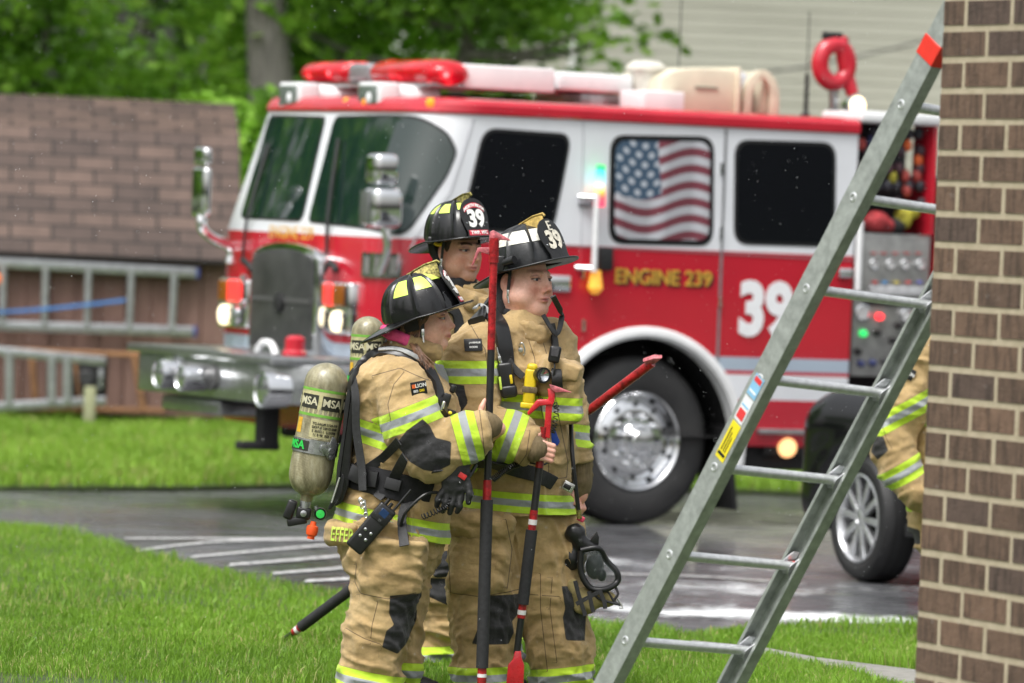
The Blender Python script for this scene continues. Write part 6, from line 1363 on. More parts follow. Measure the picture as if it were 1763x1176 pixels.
# back plate
bp = [(600, 668), (610, 655), (616, 700), (608, 760), (603, 830), (592, 862), (578, 870), (582, 800), (592, 740), (594, 700)]
q = MB(); pl = [(rel(p(x, y, 0)).x, rel(p(x, y, 0)).z) for x, y in bp]; q.prism(rpoly(pl, .012, 3), rel(p(0, 0, -.13)).y, rel(p(0, 0, .15)).y, M_blackp, Matrix(((1, 0, 0, 0), (0, 0, 1, 0), (0, 1, 0, 0), (0, 0, 0, 1))), .006); bpl = q.build('back_plate', None, AP)
q = MB(); q.prism(rpoly([(rel(p(x, y, 0)).x, rel(p(x, y, 0)).z) for x, y in ((584, 830), (592, 812), (596, 820), (590, 850), (572, 874), (566, 874))], .005, 3), rel(p(0, 0, -.155)).y, rel(p(0, 0, -.135)).y, M_blackp, Matrix(((1, 0, 0, 0), (0, 0, 1, 0), (0, 1, 0, 0), (0, 0, 0, 1))), .003); q.tube([rel(p(585, 822, -.157)), rel(p(571, 866, -.157))], .004, M_chromeS, 8); q.build('release_lever', None, bpl)
# straps: traced over the clothing, belong to the pack
def strapw(fig, pack, name, pts, w_, t=.003, m=None, off=.007, n=4):
    P = []; Nn = []
    for q in pts:
        a, nr = fig.surf(q[0], q[1], off+(q[2] if len(q) > 2 else 0))
        if len(q) > 3: a = fig.p(q[0], q[1], q[3]); nr = Vector((0, -1, 0))
        P.append(fig.O+a-pack.location); Nn.append(nr)
    B_ = bez(P, n); NB = []
    for i in range(len(B_)):
        k = min(i/n, len(Nn)-1.001); j = int(k); NB.append(Nn[j].lerp(Nn[j+1], k-j).normalized())
    mb = MB(); mb.tube(B_, 1, m or M_web, 10, flat=(w_, t, NB)); return mb.build(name, None, pack, 50)
M_strapg = mat('strap_grey_edge', (.30, .31, .31), .5, nz=.2, ns=60)
ss = strapw(F1, AP, 'shoulder_strap', [(608, 672), (614, 645), (630, 622), (660, 608), (700, 612), (730, 632), (748, 660), (756, 690), (762, 715)], .022, .009, M_blackp, .010)
strapw(F1, AP, 'strap_edge', [(655, 611, .010), (680, 607, .010), (705, 613, .010), (728, 630, .010)], .009, .004, M_strapg, .014)
strapw(F1, AP, 'hanging_strap', [(614, 642, .01), (618, 680, .02), (622, 740, .03), (628, 800, .035), (634, 850, .03)], .0165, .0025, M_web, .012)
strapw(F1, AP, 'hip_strap', [(632, 808, .01), (660, 785, .01), (690, 758, .005)], .017, .0025); strapw(F1, AP, 'hip_strap', [(652, 862, .015), (675, 822, .012), (703, 785, .01)], .020, .0025); strapw(F1, AP, 'hip_strap', [(697, 938, .02), (700, 880, .02), (722, 835, .012), (752, 808, .01)], .019, .0025)
bl = strapw(F1, AP, 'waist_belt', [(600, 815), (625, 822, .0), (660, 832), (700, 842), (740, 848)], .052, .010, M_hood, .008)
strapw(F1, AP, 'belt_pad', [(608, 815, .012), (628, 820, .012), (655, 828, .012)], .030, .006, M_blackp, .018); strapw(F1, AP, 'belt_pad', [(662, 832, .012), (690, 838, .01)], .022, .006, M_blackp, .018)
strapw(F1, AP, 'belt_pad', [(600, 800, .012), (602, 840, .012)], .02, .006, M_blackp, .012)
q = MB(); q.tube([rel(F1.surf(634, 855, .045)[0]), rel(F1.surf(635, 878, .045)[0])], .006, M_chromeS, 8); a = rel(F1.surf(634, 858, .05)[0])
for k in range(5): c = rel(F1.surf(634+k*.3, 862+k*5, .05)[0]); q.tube([c+Vector((.007*math.cos(t_), -.002, .010*math.sin(t_))) for t_ in [R(i*45) for i in range(9)]], .0022, M_chromeS, 6)
q.build('snap_hook', None, AP)
# gauge / regulator clutter on the chest side
for (x, y, w_, h_, m_, nm) in ((765, 690, .030, .05, M_blackp, 'gauge_housing'), (775, 672, .022, .03, M_blackp, 'gauge_housing'), (772, 712, .035, .03, M_blackp, 'gauge_housing'), (757, 700, .012, .04, M_chromeS, 'strap_buckle'), (776, 716, .014, .012, M_yel, 'yellow_clip')):
    c, n_ = F1.surf(x, y, .012); q = MB(); q.box(tuple(rel(c)), (w_, .03, h_), m_, .006, 3, None, (0, R(15), 0)); q.build(nm, None, AP)
# radio in leather case
def radio(fig, label_, c, ang, L=.205, W_=.072, D_=.045):
    t = empty('radio', label_, 'radio', tuple(fig.O+c)); Rm = Matrix.Rotation(R(ang), 4, 'Y'); q = MB(); q.box((0, 0, 0), (W_, D_, L), M_blackp, .010, 3, Rm); o = q.build('case', None, t)
    q = MB(); q.box((0.0, -.001, L/2-.045), (W_*.98, D_*1.12, .05), M_leath, .006, 2, Rm); q.box((0, -D_/2-.002, L/2-.030), (.034, .004, .030), mat('display_blue', (.012, .035, .10), .2, nz=0), .002, 1, Rm); q.build('display', None, t)
    for i in range(4): q = MB(); q.lathe([(.006, -.003), (.004, -.004), (.0001, -.005)], M_steel, 12, Rm @ Matrix.Translation((-.014+.026*(i % 2), -D_/2-.002, -.045+.03*(i//2))), 'Y'); q.build('stud', None, t)
    for dx, rr_, hh_ in ((-.018, .007, .022), (.0, .007, .018), (.02, .005, .10)): q = MB(); q.tube([Rm @ Vector((dx, 0, L/2)), Rm @ Vector((dx, 0, L/2+hh_))], rr_, M_blackp, 10); q.build('knob' if hh_ < .05 else 'antenna', None, t)
    return t
c, _ = F1.surf(642, 922, .03); radio(F1, 'black radio in a studded case hanging diagonally on the hip of the shorter person', c, 38)
# gloves hanging at the waist front
def glove(fig, label_, c, ang, m1, group=None, s_=1., name='glove'):
    t = empty(name, label_, 'glove', tuple(fig.O+c), group=group); Rm = Matrix.Rotation(R(ang), 3, 'Y'); S = SDF(); S.ell((0, 0, 0), (.048*s_, .022, .06*s_), .01, Rm); S.cone(Rm @ Vector((0, 0, .05)), Rm @ Vector((0, 0, .10*s_)), .034, .042, .02, (1, .6, 1))
    for i in range(4): x = (i-1.5)*.022; S.chain([Rm @ Vector((x, 0, -.045)), Rm @ Vector((x*1.25, -.006, -.085)), Rm @ Vector((x*1.2, .004, -.125+.012*abs(i-1.5)))], [.013, .0125, .010], .004)
    S.chain([Rm @ Vector((.04, 0, .01)), Rm @ Vector((.065, -.01, -.03)), Rm @ Vector((.068, -.005, -.06))], [.016, .014, .011], .006); V, Q = S.mesh(.004); V = V+vnormals(V, Q)*(.0025*vnoise(V*60))[:, None]; np_obj('glove_shell', V, Q, m1, t); return t
M_glov = mat('glove_black', (.02, .02, .021), .55, nz=.3, ns=30, bump=.4, bs=120)
c = p(784, 828, -.24); g1 = glove(F1, 'black leather work glove hanging at the belt', c, 14, M_glov, s_=1.1)
q = MB(); q.box((.012, -.026, .03), (.030, .006, .020), mat('glove_red', (.6, .03, .03), .5), .002, 2, Matrix.Rotation(R(30), 4, 'Y')); q.box((-.01, -.026, .065), (.05, .006, .012), M_letr, .002, 2); q.build('red_logo', None, g1)
q = MB(); q.tube([(0, 0, .09), (.0, .01, .13)], .012, M_chromeS, 8); q.build('glove_clip', None, g1)
def coil(fig, pack, name, pts, r_=.009, turns=26, wr_=.0024):
    B_ = bez([rel_ for rel_ in pts], 10); n = turns*8; mb = MB(); P = []
    for i in range(n+1):
        f = i/n*(len(B_)-1); j = min(int(f), len(B_)-2); c_ = B_[j].lerp(B_[j+1], f-j); d = (B_[j+1]-B_[j]).normalized(); a = d.cross(Vector((0, 1, 0))).normalized(); b_ = d.cross(a); th = 2*PI*turns*i/n; P.append(c_+a*r_*math.cos(th)+b_*r_*math.sin(th))
    mb.tube(P, wr_, M_blackp, 6); return mb.build(name, M_blackp, pack)
coil(F1, AP, 'coiled_cord', [rel(p(728, 890, -.24)), rel(p(752, 880, -.26)), rel(p(770, 872, -.25)), rel(p(778, 850, -.24))], .010, 14)
tubeo('air_hose', [rel(p(690, 905, -.22)), rel(p(700, 880, -.25)), rel(p(735, 850, -.25)), rel(p(770, 850, -.22))], .006, M_blackp, AP)
tubeo('air_hose', [rel(p(820, 800, -.16)), rel(p(800, 828, -.2)), rel(p(790, 800, -.22)), rel(p(770, 760, -.18))], .008, M_blackp, AP)
# ------------------------------------------------------------------ POLE A (held by the woman)
wA0, wA1 = F1.O+polA[1], F1.O+polA[0]; wA0 = wA0+(wA0-wA1).normalized()*((wA0.z-.03)/abs((wA0-wA1).normalized().z))
ppx = lambda y: (1190-y)/(1190-410)*(wA1-(F1.O+polA[1])).length/(wA1-wA0).length + 1-(wA1-(F1.O+polA[1])).length/(wA1-wA0).length
POA, dA = pole('pike_pole', 'tall red and black pike pole standing upright in the hand of the shorter person', wA0, wA1, [(ppx(1150), ppx(860), .0228, M_foam, 'foam_grip'), (ppx(860), ppx(826), .0165, M_pr, 'red_sleeve'), (ppx(826), ppx(602), .0138, M_pk, 'black_shaft'), (ppx(602), 1., .0145, M_pr, 'red_shaft'), (.0, ppx(1150), .017, M_pr, 'lower_red_sleeve'), (ppx(1166), ppx(1160), .0178, M_rw2, 'white_tape')], .016)
def hookhead(t, tip, up, s_, m, pxd=1., spike=True):
    """blade and hook head in the xz plane at pole top"""
    x = Vector((1, 0, 0)); z = up.normalized(); x = (x-z*x.dot(z)).normalized(); y = z.cross(x); F = Matrix(((x.x, y.x, z.x, tip.x), (x.y, y.y, z.y, tip.y), (x.z, y.z, z.z, tip.z), (0, 0, 0, 1)))
    q = MB(); T2 = F @ Matrix(((1, 0, 0, 0), (0, 0, 1, 0), (0, 1, 0, 0), (0, 0, 0, 1)))
    q.prism([(-.02, -.012), (-.017, .022), (-.004, .030), (.052, .0), (.062, -.008), (.02, -.006), (.018, -.012)], -.011, .011, m, T2, .003); q.prism([(-.016, -.062), (-.052, -.052), (-.072, -.098), (-.082, -.106), (-.068, -.058), (-.060, -.036), (-.016, -.034)], -.010, .010, m, T2, .003)
    q.tube([F @ Vector((0, 0, -.09)), F @ Vector((0, 0, .0))], .019, M_pr, 14); return q.build('hook_head', None, t)
hookhead(POA, dA, dA, 1., M_hook)
# ------------------------------------------------------------------ MAN 2
F2 = Fig('stocky person with a white panelled helmet, yellow flashlight and red pike pole', 21.55, 895); p = F2.p
S = SDF(); B = []
S.cone(p(842, 592, -.06), p(948, 592, .12), .098, .090, .07); S.ell(p(886, 660, .03), (.205, .19, .19), .07); S.ell(p(888, 770, .03), (.212, .20, .20), .07); S.cone(p(888, 800, .03), p(888, 890, .03), .215, .218, .06, (1, .9, 1)); tb('torso', p(892, 600, .03), p(892, 890, .03), .18, .21)
S.cone(p(885, 600, .02), p(898, 572, .02), .125, .10, .05)
add('uarm', p(812, 618, -.12), p(806, 690, -.18), .112, .102, .04); add('uarm', p(806, 690, -.18), p(815, 748, -.21), .102, .095, .04)
add('farm', p(818, 752, -.22), p(880, 752, -.26), .094, .088, .04); add('farm', p(880, 752, -.27), p(926, 773, -.355), .084, .066, .03)
add('larm', p(955, 625, .12), p(972, 705, .15), .092, .078, .04); add('larm', p(972, 705, .15), p(990, 796, .09), .076, .070, .04)
endcut(S, p(992, 797, .09), (.2, 0, -1), .10); endcut(S, p(917, 769, -.34), (.9, -.1, -.38), .11)
S.box(p(965, 680, -.115), (.070, .07, .10), .02, .006, Matrix.Rotation(R(-6), 3, 'Y'))
F2.cloth('jacket', S, .0065, B, bands=[(['uarm'], p(803, 640, -.15), (-.04, 0, 1), .98), (['farm'], p(876, 754, -.2), (.93, 0, -.30), 1.02), (['torso'], p(895, 697, 0), (.02, 0, 1), .98), (['torso'], p(890, 862, 0), (.04, 0, 1), .85), (['larm'], p(990, 748, .1), (.12, 0, 1), .95)],
         patches=[(['uarm', 'farm'], Z(680, 320, 2.94, [(278, 1020), (348, 1000), (372, 1075), (330, 1150), (300, 1200), (270, 1200)])), (['uarm', 'farm'], [(770, 655), (800, 660), (806, 690), (790, 712), (808, 716), (812, 735), (770, 760)])],
         seams=[(['torso'], Z(780, 580, 4.2, [(540, 0), (590, 150), (600, 350), (690, 740), (690, 1000)])), (['torso'], Z(780, 580, 4.2, [(640, 0), (700, 200), (760, 560), (830, 900), (820, 1010), (690, 1020)])), (['uarm', 'torso'], [(812, 560), (836, 600), (846, 680), (838, 730)]), (['farm'], [(912, 735), (906, 775), (892, 796)])],
         cut=[hem(p(800, 886, 0).z, p(1000, 884, 0).z, p(800, 886, 0).x, p(1000, 884, 0).x)], seed=21)
S = SDF(); Mc = Matrix.Rotation(R(16), 3, 'Y'); ring(S, p(893, 562, .02), .118, .105, (-.024, -.008, .008), .011, .010, Mc, 16); F2.cloth('collar', S, .006, [('c', p(850, 560, .02), p(930, 560, .02))], seed=24, wr=.9)
S = SDF(); S.box(p(965, 636, -.135), (.074, .075, .030), .010, .006, Matrix.Rotation(R(14), 3, 'Y')); S.box(p(988, 645, -.12), (.024, .07, .040), .010, .01, Matrix.Rotation(R(20), 3, 'Y')); F2.cloth('chest_pocket_flap', S, .006, [('c', p(930, 640, -.1), p(990, 640, -.1))], seed=25, wr=.7)
S = SDF(); B = []
S.ell(p(888, 890, .03), (.185, .15, .10), .05); B.append(('hip', p(890, 860, 0), p(890, 905, 0)))
add('nleg', p(840, 925, .0), p(832, 1020, -.03), .138, .122, .05); add('nleg', p(832, 1020, -.03), p(835, 1080, -.03), .118, .112, .05); add('nleg', p(835, 1080, -.03), p(828, 1205, -.02), .108, .112, .05)
add('fleg', p(930, 925, .04), p(945, 1030, .02), .138, .120, .04); add('fleg', p(945, 1030, .02), p(962, 1100, .02), .116, .110, .05); add('fleg', p(962, 1100, .02), p(970, 1205, .04), .108, .112, .05)
S.box(p(826, 962, -.125), (.108, .055, .125), .045, .015, Matrix.Rotation(R(2), 3, 'Y')); S.box(p(826, 905, -.145), (.112, .052, .036), .012, .004, Matrix.Rotation(R(5), 3, 'Y')); S.ell(p(985, 940, .0), (.045, .07, .10), .03)
F2.cloth('trousers', S, .008, B, bands=[(['nleg'], p(826, 1164, 0), (-.06, 0, 1), .95), (['fleg'], p(968, 1166, 0), (-.14, 0, 1), .95)],
         patches=[(['nleg'], Z(740, 700, 2.47, [(225, 790), (390, 790), (388, 860), (350, 905), (358, 950), (335, 1000), (180, 998), (215, 905)])), (['fleg'], Z(740, 700, 2.47, [(560, 755), (600, 760), (625, 850), (665, 850), (658, 990), (578, 985), (565, 890), (575, 850)]))],
         seams=[(['nleg', 'hip'], Z(740, 700, 2.47, [(80, 570), (90, 780), (210, 795), (390, 770)])), (['nleg'], Z(740, 700, 2.47, [(325, 470), (350, 600), (330, 760)])), (['fleg'], Z(740, 700, 2.47, [(470, 700), (470, 850), (500, 1120)])), (['fleg'], Z(740, 700, 2.47, [(420, 790), (560, 800)])), (['fleg'], Z(740, 700, 2.47, [(520, 720), (510, 850), (540, 1080)]))], seed=22, wr=1.2)
boots(F2, [(822, 1200, -.0, -20), (955, 1200, .05, -20)])
polB = (F2.p(945, 668, -.36), F2.p(882, 1190, -.34)); pb = F2.p(937, 776, -.355)
M2 = hframe(F2, 901, 480, .03, 40, 1, 0); sc2 = 1.13; S = SDF(); head_prims(S, M2, sc2, fat=1.7)
S.cone(M2 @ Vector((-.02, 0, -.06)), p(892, 575, .02), .070, .078, .03); S.ell(p(892, 680, .03), (.15, .16, .20), .06); S.ell(p(892, 850, .03), (.15, .15, .15), .06)
S.chain([p(815, 610, -.10), p(815, 748, -.20), p(915, 768, -.30), p(924, 772, -.345)], [.055, .046, .034, .028], .03); S.chain([p(968, 620, .12), p(974, 705, .15), p(990, 800, .09), p(998, 838, .085)], [.055, .046, .030, .026], .03)
S.chain([p(838, 905, 0), p(835, 1080, -.03), p(828, 1195, -.02)], [.09, .06, .045], .04); S.chain([p(932, 905, .04), p(960, 1085, .02), p(968, 1195, .04)], [.09, .06, .045], .04)
grip(S, pb, (1, 0, -.28), (0, -1, 0), (polB[0]-polB[1]), .017, .96, thumb=(.050, .030))
# relaxed left hand
hb0 = p(999, 848, .08); S.ell(hb0, (.030, .022, .042), .012, Matrix.Rotation(R(-6), 3, 'Y'))
for i in range(4): a = hb0+Vector((-.012+.006*i, -.026+.017*i, -.035)); S.chain([a, a+Vector((.010, -.004, -.026)), a+Vector((-.004, -.008, -.044)), a+Vector((-.018, -.008, -.048))], [.0105, .0100, .009, .008], .004)
S.chain([hb0+Vector((-.015, -.020, .015)), hb0+Vector((-.030, -.034, -.012)), hb0+Vector((-.027, -.034, -.040))], [.013, .011, .009], .006)
finish_body(F2, S, M2, sc2, (pb, hb0), base=(.82, .50, .40), lips=(.55, .20, .18), brow=(.34, .20, .12), flush=2.3, browh=.7)
S = SDF(); S.ell(M2 @ Vector((-.03, 0, .04)), (.108, .088, .09), .02, M2.to_3x3()); V, Q = S.mesh(.006); np_obj('hair', V, Q, M_hair3, F2.root)
MH2 = hframe(F2, 912, 460, .03, 40, 11, 5)
st = {k: (.36, .66, .93) for k in (1, 2, 3, 5, 6, 7, 0)}; helmet(F2, MH2, M_helm, st, M_creams, ('E', '39', '', mat('letter_cream', (.66, .62, .52), .5, nz=.2, ns=80), None), 1.08, crest=mat('painted_crest', (.52, .36, .10), .45, .3, .3, 60))
hr = [o_ for o_ in F2.root.children if o_.name.startswith('helmet')][0]
q = MB(); a = MH2 @ Vector((.055, -.150, .030)); b_ = MH2 @ Vector((-.03, -.158, .022)); q.tube([a, b_], [.017, .015], M_blackp, 14); c_ = a.lerp(b_, .75); q.box(tuple(c_), (.028, .040, .062), M_blackp, .006, 3, None); q.build('helmet_flashlight', None, hr)
chinstrap(F2, M2, sc2)
S = SDF(); ring(S, M2 @ Vector((-.018, 0, -.140)), .088, .082, (-.02, 0, .014), .014, .012, M2.to_3x3() @ Matrix.Rotation(R(14), 3, 'Y'), 14); V, Q = S.mesh(.006); V = V+vnormals(V, Q)*(.004*vnoise(V*30))[:, None]; np_obj('neck_hood', V, Q, M_hood, F2.root)
S = SDF(); S.cone(M2 @ Vector((-.055, -.062, .02)), M2 @ Vector((-.045, -.085, -.13)), .035, .035, .02); S.cone(M2 @ Vector((-.075, .0, .02)), M2 @ Vector((-.075, -.03, -.13)), .045, .04, .02); V, Q = S.mesh(.007); np_obj('ear_flap_hood', V, Q, M_hood, F2.root)
S = SDF(); S.cone(p(912, 767, -.345), p(921, 771, -.364), .047, .045, .02); S.cone(p(921, 771, -.364), p(926, 773, -.370), .044, .037, .02); F2.cloth('cuff', S, .006, [('c', p(905, 770, -.3), p(945, 776, -.3))], seed=29, wr=.4, m=M_knit)
S = SDF(); S.chain([p(992, 795, .09), p(997, 832, .09), p(998, 845, .09)], [.052, .042, .034], .02, (1, .9, 1)); F2.cloth('cuff', S, .006, [('c', p(1000, 800, .1), p(1003, 850, .1))], seed=30, wr=.8, m=M_knit)
label(F2, 'sleeve_badge', (814, 596), [('JANESVILLE', .0085, .006, .008, M_letw), ('ISODRI', .010, 0, -.010, M_letw)], tilt=-4, w_=.068, h_=.050)
# his harness
AP2 = empty('air_pack', 'harness and air pack worn by the stocky person in the middle, cylinder hidden behind', 'air pack', tuple(F2.O+p(850, 700, .25))); rel2 = lambda q: F2.O+q-AP2.location
M_F = Matrix.Identity(4); q = MB(); c0_ = rel2(p(822, 700, .33)); q.lathe([(.02, -.30), (.06, -.27), (.082, -.2), (.082, .2), (.06, .26), (.001, .28)], M_tank, 32, Matrix.Translation(c0_)); q.build('cylinder', None, AP2); q = MB(); q.box(tuple(rel2(p(845, 705, .24))), (.22, .03, .5), M_blackp, .012, 3); q.build('back_plate', None, AP2)
strapw(F2, AP2, 'shoulder_strap', [(822, 556), (838, 540, .005), (856, 560), (864, 590), (868, 620), (870, 650)], .034, .012, M_blackp, .012)
strapw(F2, AP2, 'strap_edge', [(822, 548, .02), (840, 536, .02), (850, 545, .016)], .010, .003, M_strapg, .02)
strapw(F2, AP2, 'shoulder_strap', [(942, 560, .01), (952, 600), (958, 640), (960, 670)], .020, .006, M_web, .012)
strapw(F2, AP2, 'chest_strap', [(870, 618, .006), (884, 634, .006), (900, 650, .004)], .014, .004, M_web, .012)
strapw(F2, AP2, 'waist_belt', [(815, 790, .004), (850, 795), (885, 806), (920, 818), (952, 830)], .028, .005, M_web, .014)
strapw(F2, AP2, 'shoulder_strap', [(926, 548, .02), (945, 575, .02), (962, 560, .03), (965, 535, .03), (952, 510, .03, -.12)], .011, .003, M_web, .012)
c, n_ = F2.surf(968, 832, .03); q = MB(); q.box(tuple(rel2(c)), (.045, .014, .036), M_chromeS, .004, 2, None, (0, R(25), 0)); q.box(tuple(rel2(c)+Vector((-.004, -.006, 0))), (.028, .01, .018), M_blackp, .003, 2, None, (0, R(25), 0)); q.build('belt_buckle', None, AP2)
coil(F2, AP2, 'coiled_cord', [rel2(p(848, 826, -.33)), rel2(p(875, 806, -.33)), rel2(p(905, 795, -.30))], .011, 22); tubeo('air_hose', [rel2(p(905, 795, -.3)), rel2(p(935, 800, -.28)), rel2(p(950, 790, -.25))], .004, M_blackp, AP2)
coil(F2, AP2, 'steel_coil', [rel2(p(930, 690, -.24)), rel2(p(945, 695, -.27)), rel2(p(958, 700, -.26)), rel2(p(955, 730, -.26)), rel2(p(950, 745, -.26))], .010, 16, .0018)
# alarm unit
def gadget(fig, name, label_, cat, px, py, off, parts, tilt=0, rel=None):
    c, n_ = fig.surf(px, py, off); t = empty(name, label_, cat, tuple(fig.O+c)); Rm = Matrix.Rotation(R(tilt), 4, 'Y')
    for nm, fn in parts: q = MB(); fn(q, Rm); q.build(nm, None, t)
    return t
gadget(F2, 'alarm_unit', 'black safety alarm with yellow buttons clipped to the left shoulder strap', 'alarm', 872, 655, .03, [
    ('housing', lambda q, Rm: (q.box((0, 0, 0), (.058, .034, .13), M_blackp, .012, 4, Rm), q.box((.004, -.003, -.045), (.062, .038, .045), M_blackp, .010, 3, Rm))),
    ('yellow_button', lambda q, Rm: q.box((.018, -.019, .0), (.011, .006, .034), M_yel, .003, 2, Rm)), ('yellow_button', lambda q, Rm: q.box((-.024, -.018, -.01), (.009, .006, .05), M_limes, .003, 2, Rm)),
    ('clip', lambda q, Rm: (q.tube([Rm @ Vector((-.012, 0, .065)), Rm @ Vector((-.018, 0, .10))], .006, M_chromeS, 10), q.tube([Rm @ Vector((-.018, 0, .10)), Rm @ Vector((-.02, 0, .125))], .004, M_chromeS, 8), q.box((-.015, 0, .082), (.012, .012, .02), M_chromeS, .002, 2, Rm)))], -10)
fl = gadget(F2, 'flashlight', 'yellow right angle flashlight clipped to the chest beside the red hook', 'flashlight', 909, 666, .045, [
    ('body', lambda q, Rm: (q.box((-.002, 0, -.01), (.046, .044, .135), M_yel, .012, 4, Rm), q.box((-.002, .0, -.082), (.060, .05, .022), M_yel, .006, 3, Rm), q.box((0, 0, .062), (.040, .04, .03), M_yel, .012, 3, Rm))),
    ('strap', lambda q, Rm: q.box((-.002, -.0, -.022), (.056, .050, .024), M_knit, .004, 2, Rm)),
    ('head', lambda q, Rm: q.lathe([(.022, .02), (.028, -.005), (.0305, -.03), (.0300, -.042), (.024, -.042), (.0235, -.036)], M_blackp, 24, Rm @ Matrix.Translation((.028, -.005, .038)) @ Matrix.Rotation(R(25), 4, 'Z'), 'Y')),
    ('lens', lambda q, Rm: (q.lathe([(.024, -.036), (.012, -.026), (.005, -.024), (.001, -.024)], M_gl, 22, Rm @ Matrix.Translation((.028, -.005, .038)) @ Matrix.Rotation(R(25), 4, 'Z'), 'Y')))], 3)
gadget(F2, 'hand_microphone', 'small black radio microphone clipped high on the chest strap', 'microphone', 957, 620, .03, [
    ('housing', lambda q, Rm: q.box((0, 0, 0), (.044, .028, .064), M_blackp, .010, 4, Rm)), ('grille', lambda q, Rm: q.box((0, -.015, .008), (.028, .003, .03), mat('mic_grille', (.05, .05, .055), .5, bump=.8, bs=400), .001, 1, Rm)),
    ('cord', lambda q, Rm: q.tube(bez([(0, 0, -.03), (.002, -.01, -.06), (-.004, 0, -.10), (.0, .01, -.14)], 4), .0035, M_blackp, 8))], 8)
gadget(F2, 'steel_hook', 'small steel snap hook fixed to the chest of the jacket', 'hook', 897, 602, .012, [('hook', lambda q, Rm: (q.tube(bez([(-.006, 0, -.006), (-.012, -.006, .010), (-.002, -.010, .022), (.008, -.008, .004), (.010, -.006, -.018), (.004, -.004, -.024)], 5), .0032, M_chromeS, 8), q.lathe([(.010, 0), (.009, -.004), (.001, -.005)], M_chromeS, 14, Matrix.Translation((-.006, -.002, -.004)), 'Y')))])
c, _ = F2.surf(956, 752, .012); q = MB(); q.prism([(-.012, .035), (.012, -.02), (.004, -.035), (-.018, -.03), (-.022, .01)], -.004, .004, mat('blue_tool', (.02, .07, .42), .35), Matrix.Translation(F2.O+c) @ Matrix(((1, 0, 0, 0), (0, 0, 1, 0), (0, 1, 0, 0), (0, 0, 0, 1))), .001); o = q.build('blue_wedge'); tag(o, 'small blue plastic wedge tucked behind the hand on the red pole', 'wedge')
# ------------------------------------------------------------------ POLE B
wB0, wB1 = F2.O+polB[1], F2.O+polB[0]; Lb = (wB1-wB0).length; pv = lambda y: (1190-y)/(1190-668)
POB, dB = pole('pike_pole', 'red and black pike pole with a double hook held slanting by the stocky person', wB0, wB1, [(pv(1040), pv(912), .0218, M_foam, 'foam_grip'), (pv(878), pv(800), .0140, M_pk, 'black_shaft'), (pv(1126), pv(1062), .0130, M_pk, 'lower_black_shaft'), (pv(912), pv(878), .0155, M_pr, 'red_sleeve'), (pv(1064), pv(1040), .0155, M_pr, 'red_sleeve'), (pv(903), pv(894), .0163, M_rw2, 'white_tape'), (pv(1058), pv(1050), .0163, M_rw2, 'white_tape'), (pv(805), pv(735), .0150, M_pr, 'red_shaft')], .015)
zb = dB.normalized(); xb = (Vector((1, 0, 0))-zb*zb.x).normalized(); yb = zb.cross(xb)
HB = lambda px, py: tuple([(F2.O+F2.p(px, py, -.36)-wB0).dot(xb), (F2.O+F2.p(px, py, -.36)-wB0).dot(zb)]); FB = Matrix(((xb.x, zb.x, yb.x, 0), (xb.y, zb.y, yb.y, 0), (xb.z, zb.z, yb.z, 0), (0, 0, 0, 1)))
M_hred = mat('hook_red', (.62, .02, .03), .28, nz=.12, ns=30, coat=.4)
q = MB(); q.prism([HB(*k) for k in Z(780, 580, 4.2, [(655, 720), (672, 470), (690, 440), (683, 375), (740, 372), (735, 460), (718, 500), (700, 735)])], -.012, .012, M_hred, FB, .003); hh_ = q.build('hook_head', None, POB)
q = MB(); q.prism([HB(*k) for k in Z(780, 580, 4.2, [(695, 342), (762, 362), (862, 402), (800, 398), (742, 402), (705, 375)])], -.022, .022, M_hook, FB, .004); q.build('hook_blade', None, hh_)
q = MB(); q.prism([HB(*k) for k in Z(780, 580, 4.2, [(690, 450), (718, 488), (628, 498), (545, 570), (534, 548), (608, 452)])], -.020, .020, M_hred, FB, .004); q.build('hook_blade', None, hh_)
q = MB(); q.prism([HB(*k) for k in Z(740, 700, 2.47, [(362, 1040), (388, 1040), (392, 1075), (402, 1100), (398, 1210), (322, 1210), (332, 1100), (352, 1078)])], -.016, .016, M_hred, FB, .005); q.build('shovel_head', None, POB)
# ------------------------------------------------------------------ FACE MASK and pouch hanging from his hand
MK = empty('face_mask', 'black breathing mask with clear visor hanging from a hose beside the leg', 'face mask', tuple(F2.O+p(1018, 975, -.05))); relm = lambda q: F2.O+q-MK.location
q = MB(); q.tube(bez([relm(p(982, 712, -.02)), relm(p(986, 790, -.10)), relm(p(996, 880, -.09))], 6), .0085, M_blackp, 12); q.tube([relm(p(996, 878, -.09)), relm(p(998, 893, -.09))], .010, M_brass, 12); q.build('hose', None, MK)
S = SDF(); S.ell(relm(p(990, 918, -.07)), (.040, .036, .038), .01); S.cone(relm(p(1000, 935, -.07)), relm(p(1022, 945, -.07)), .030, .026, .02); S.ell(relm(p(985, 960, -.05)), (.045, .04, .05), .02); V, Q = S.mesh(.005); V = V+vnormals(V, Q)*(.002*vnoise(V*50))[:, None]; np_obj('regulator', V, Q, M_blackp, MK)
q = MB(); q.box(tuple(relm(p(1000, 893, -.08))), (.03, .02, .022), mat('pink_button', (.75, .08, .15), .4), .006, 3, None, (0, R(25), 0)); q.build('red_button', None, MK); q = MB(); q.prism([(0, 0), (.024, .036), (.034, .014), (.032, -.016), (.01, -.014)], -.010, .010, M_blackp, Matrix.Translation(relm(p(1016, 930, -.08))) @ Matrix(((1, 0, 0, 0), (0, 0, 1, 0), (0, 1, 0, 0), (0, 0, 0, 1))), .002); q.build('buckle', None, MK)
vis = [(1000, 948), (1030, 944), (1044, 965), (1062, 985), (1062, 1003), (1040, 1015), (1016, 1012), (1000, 985)]
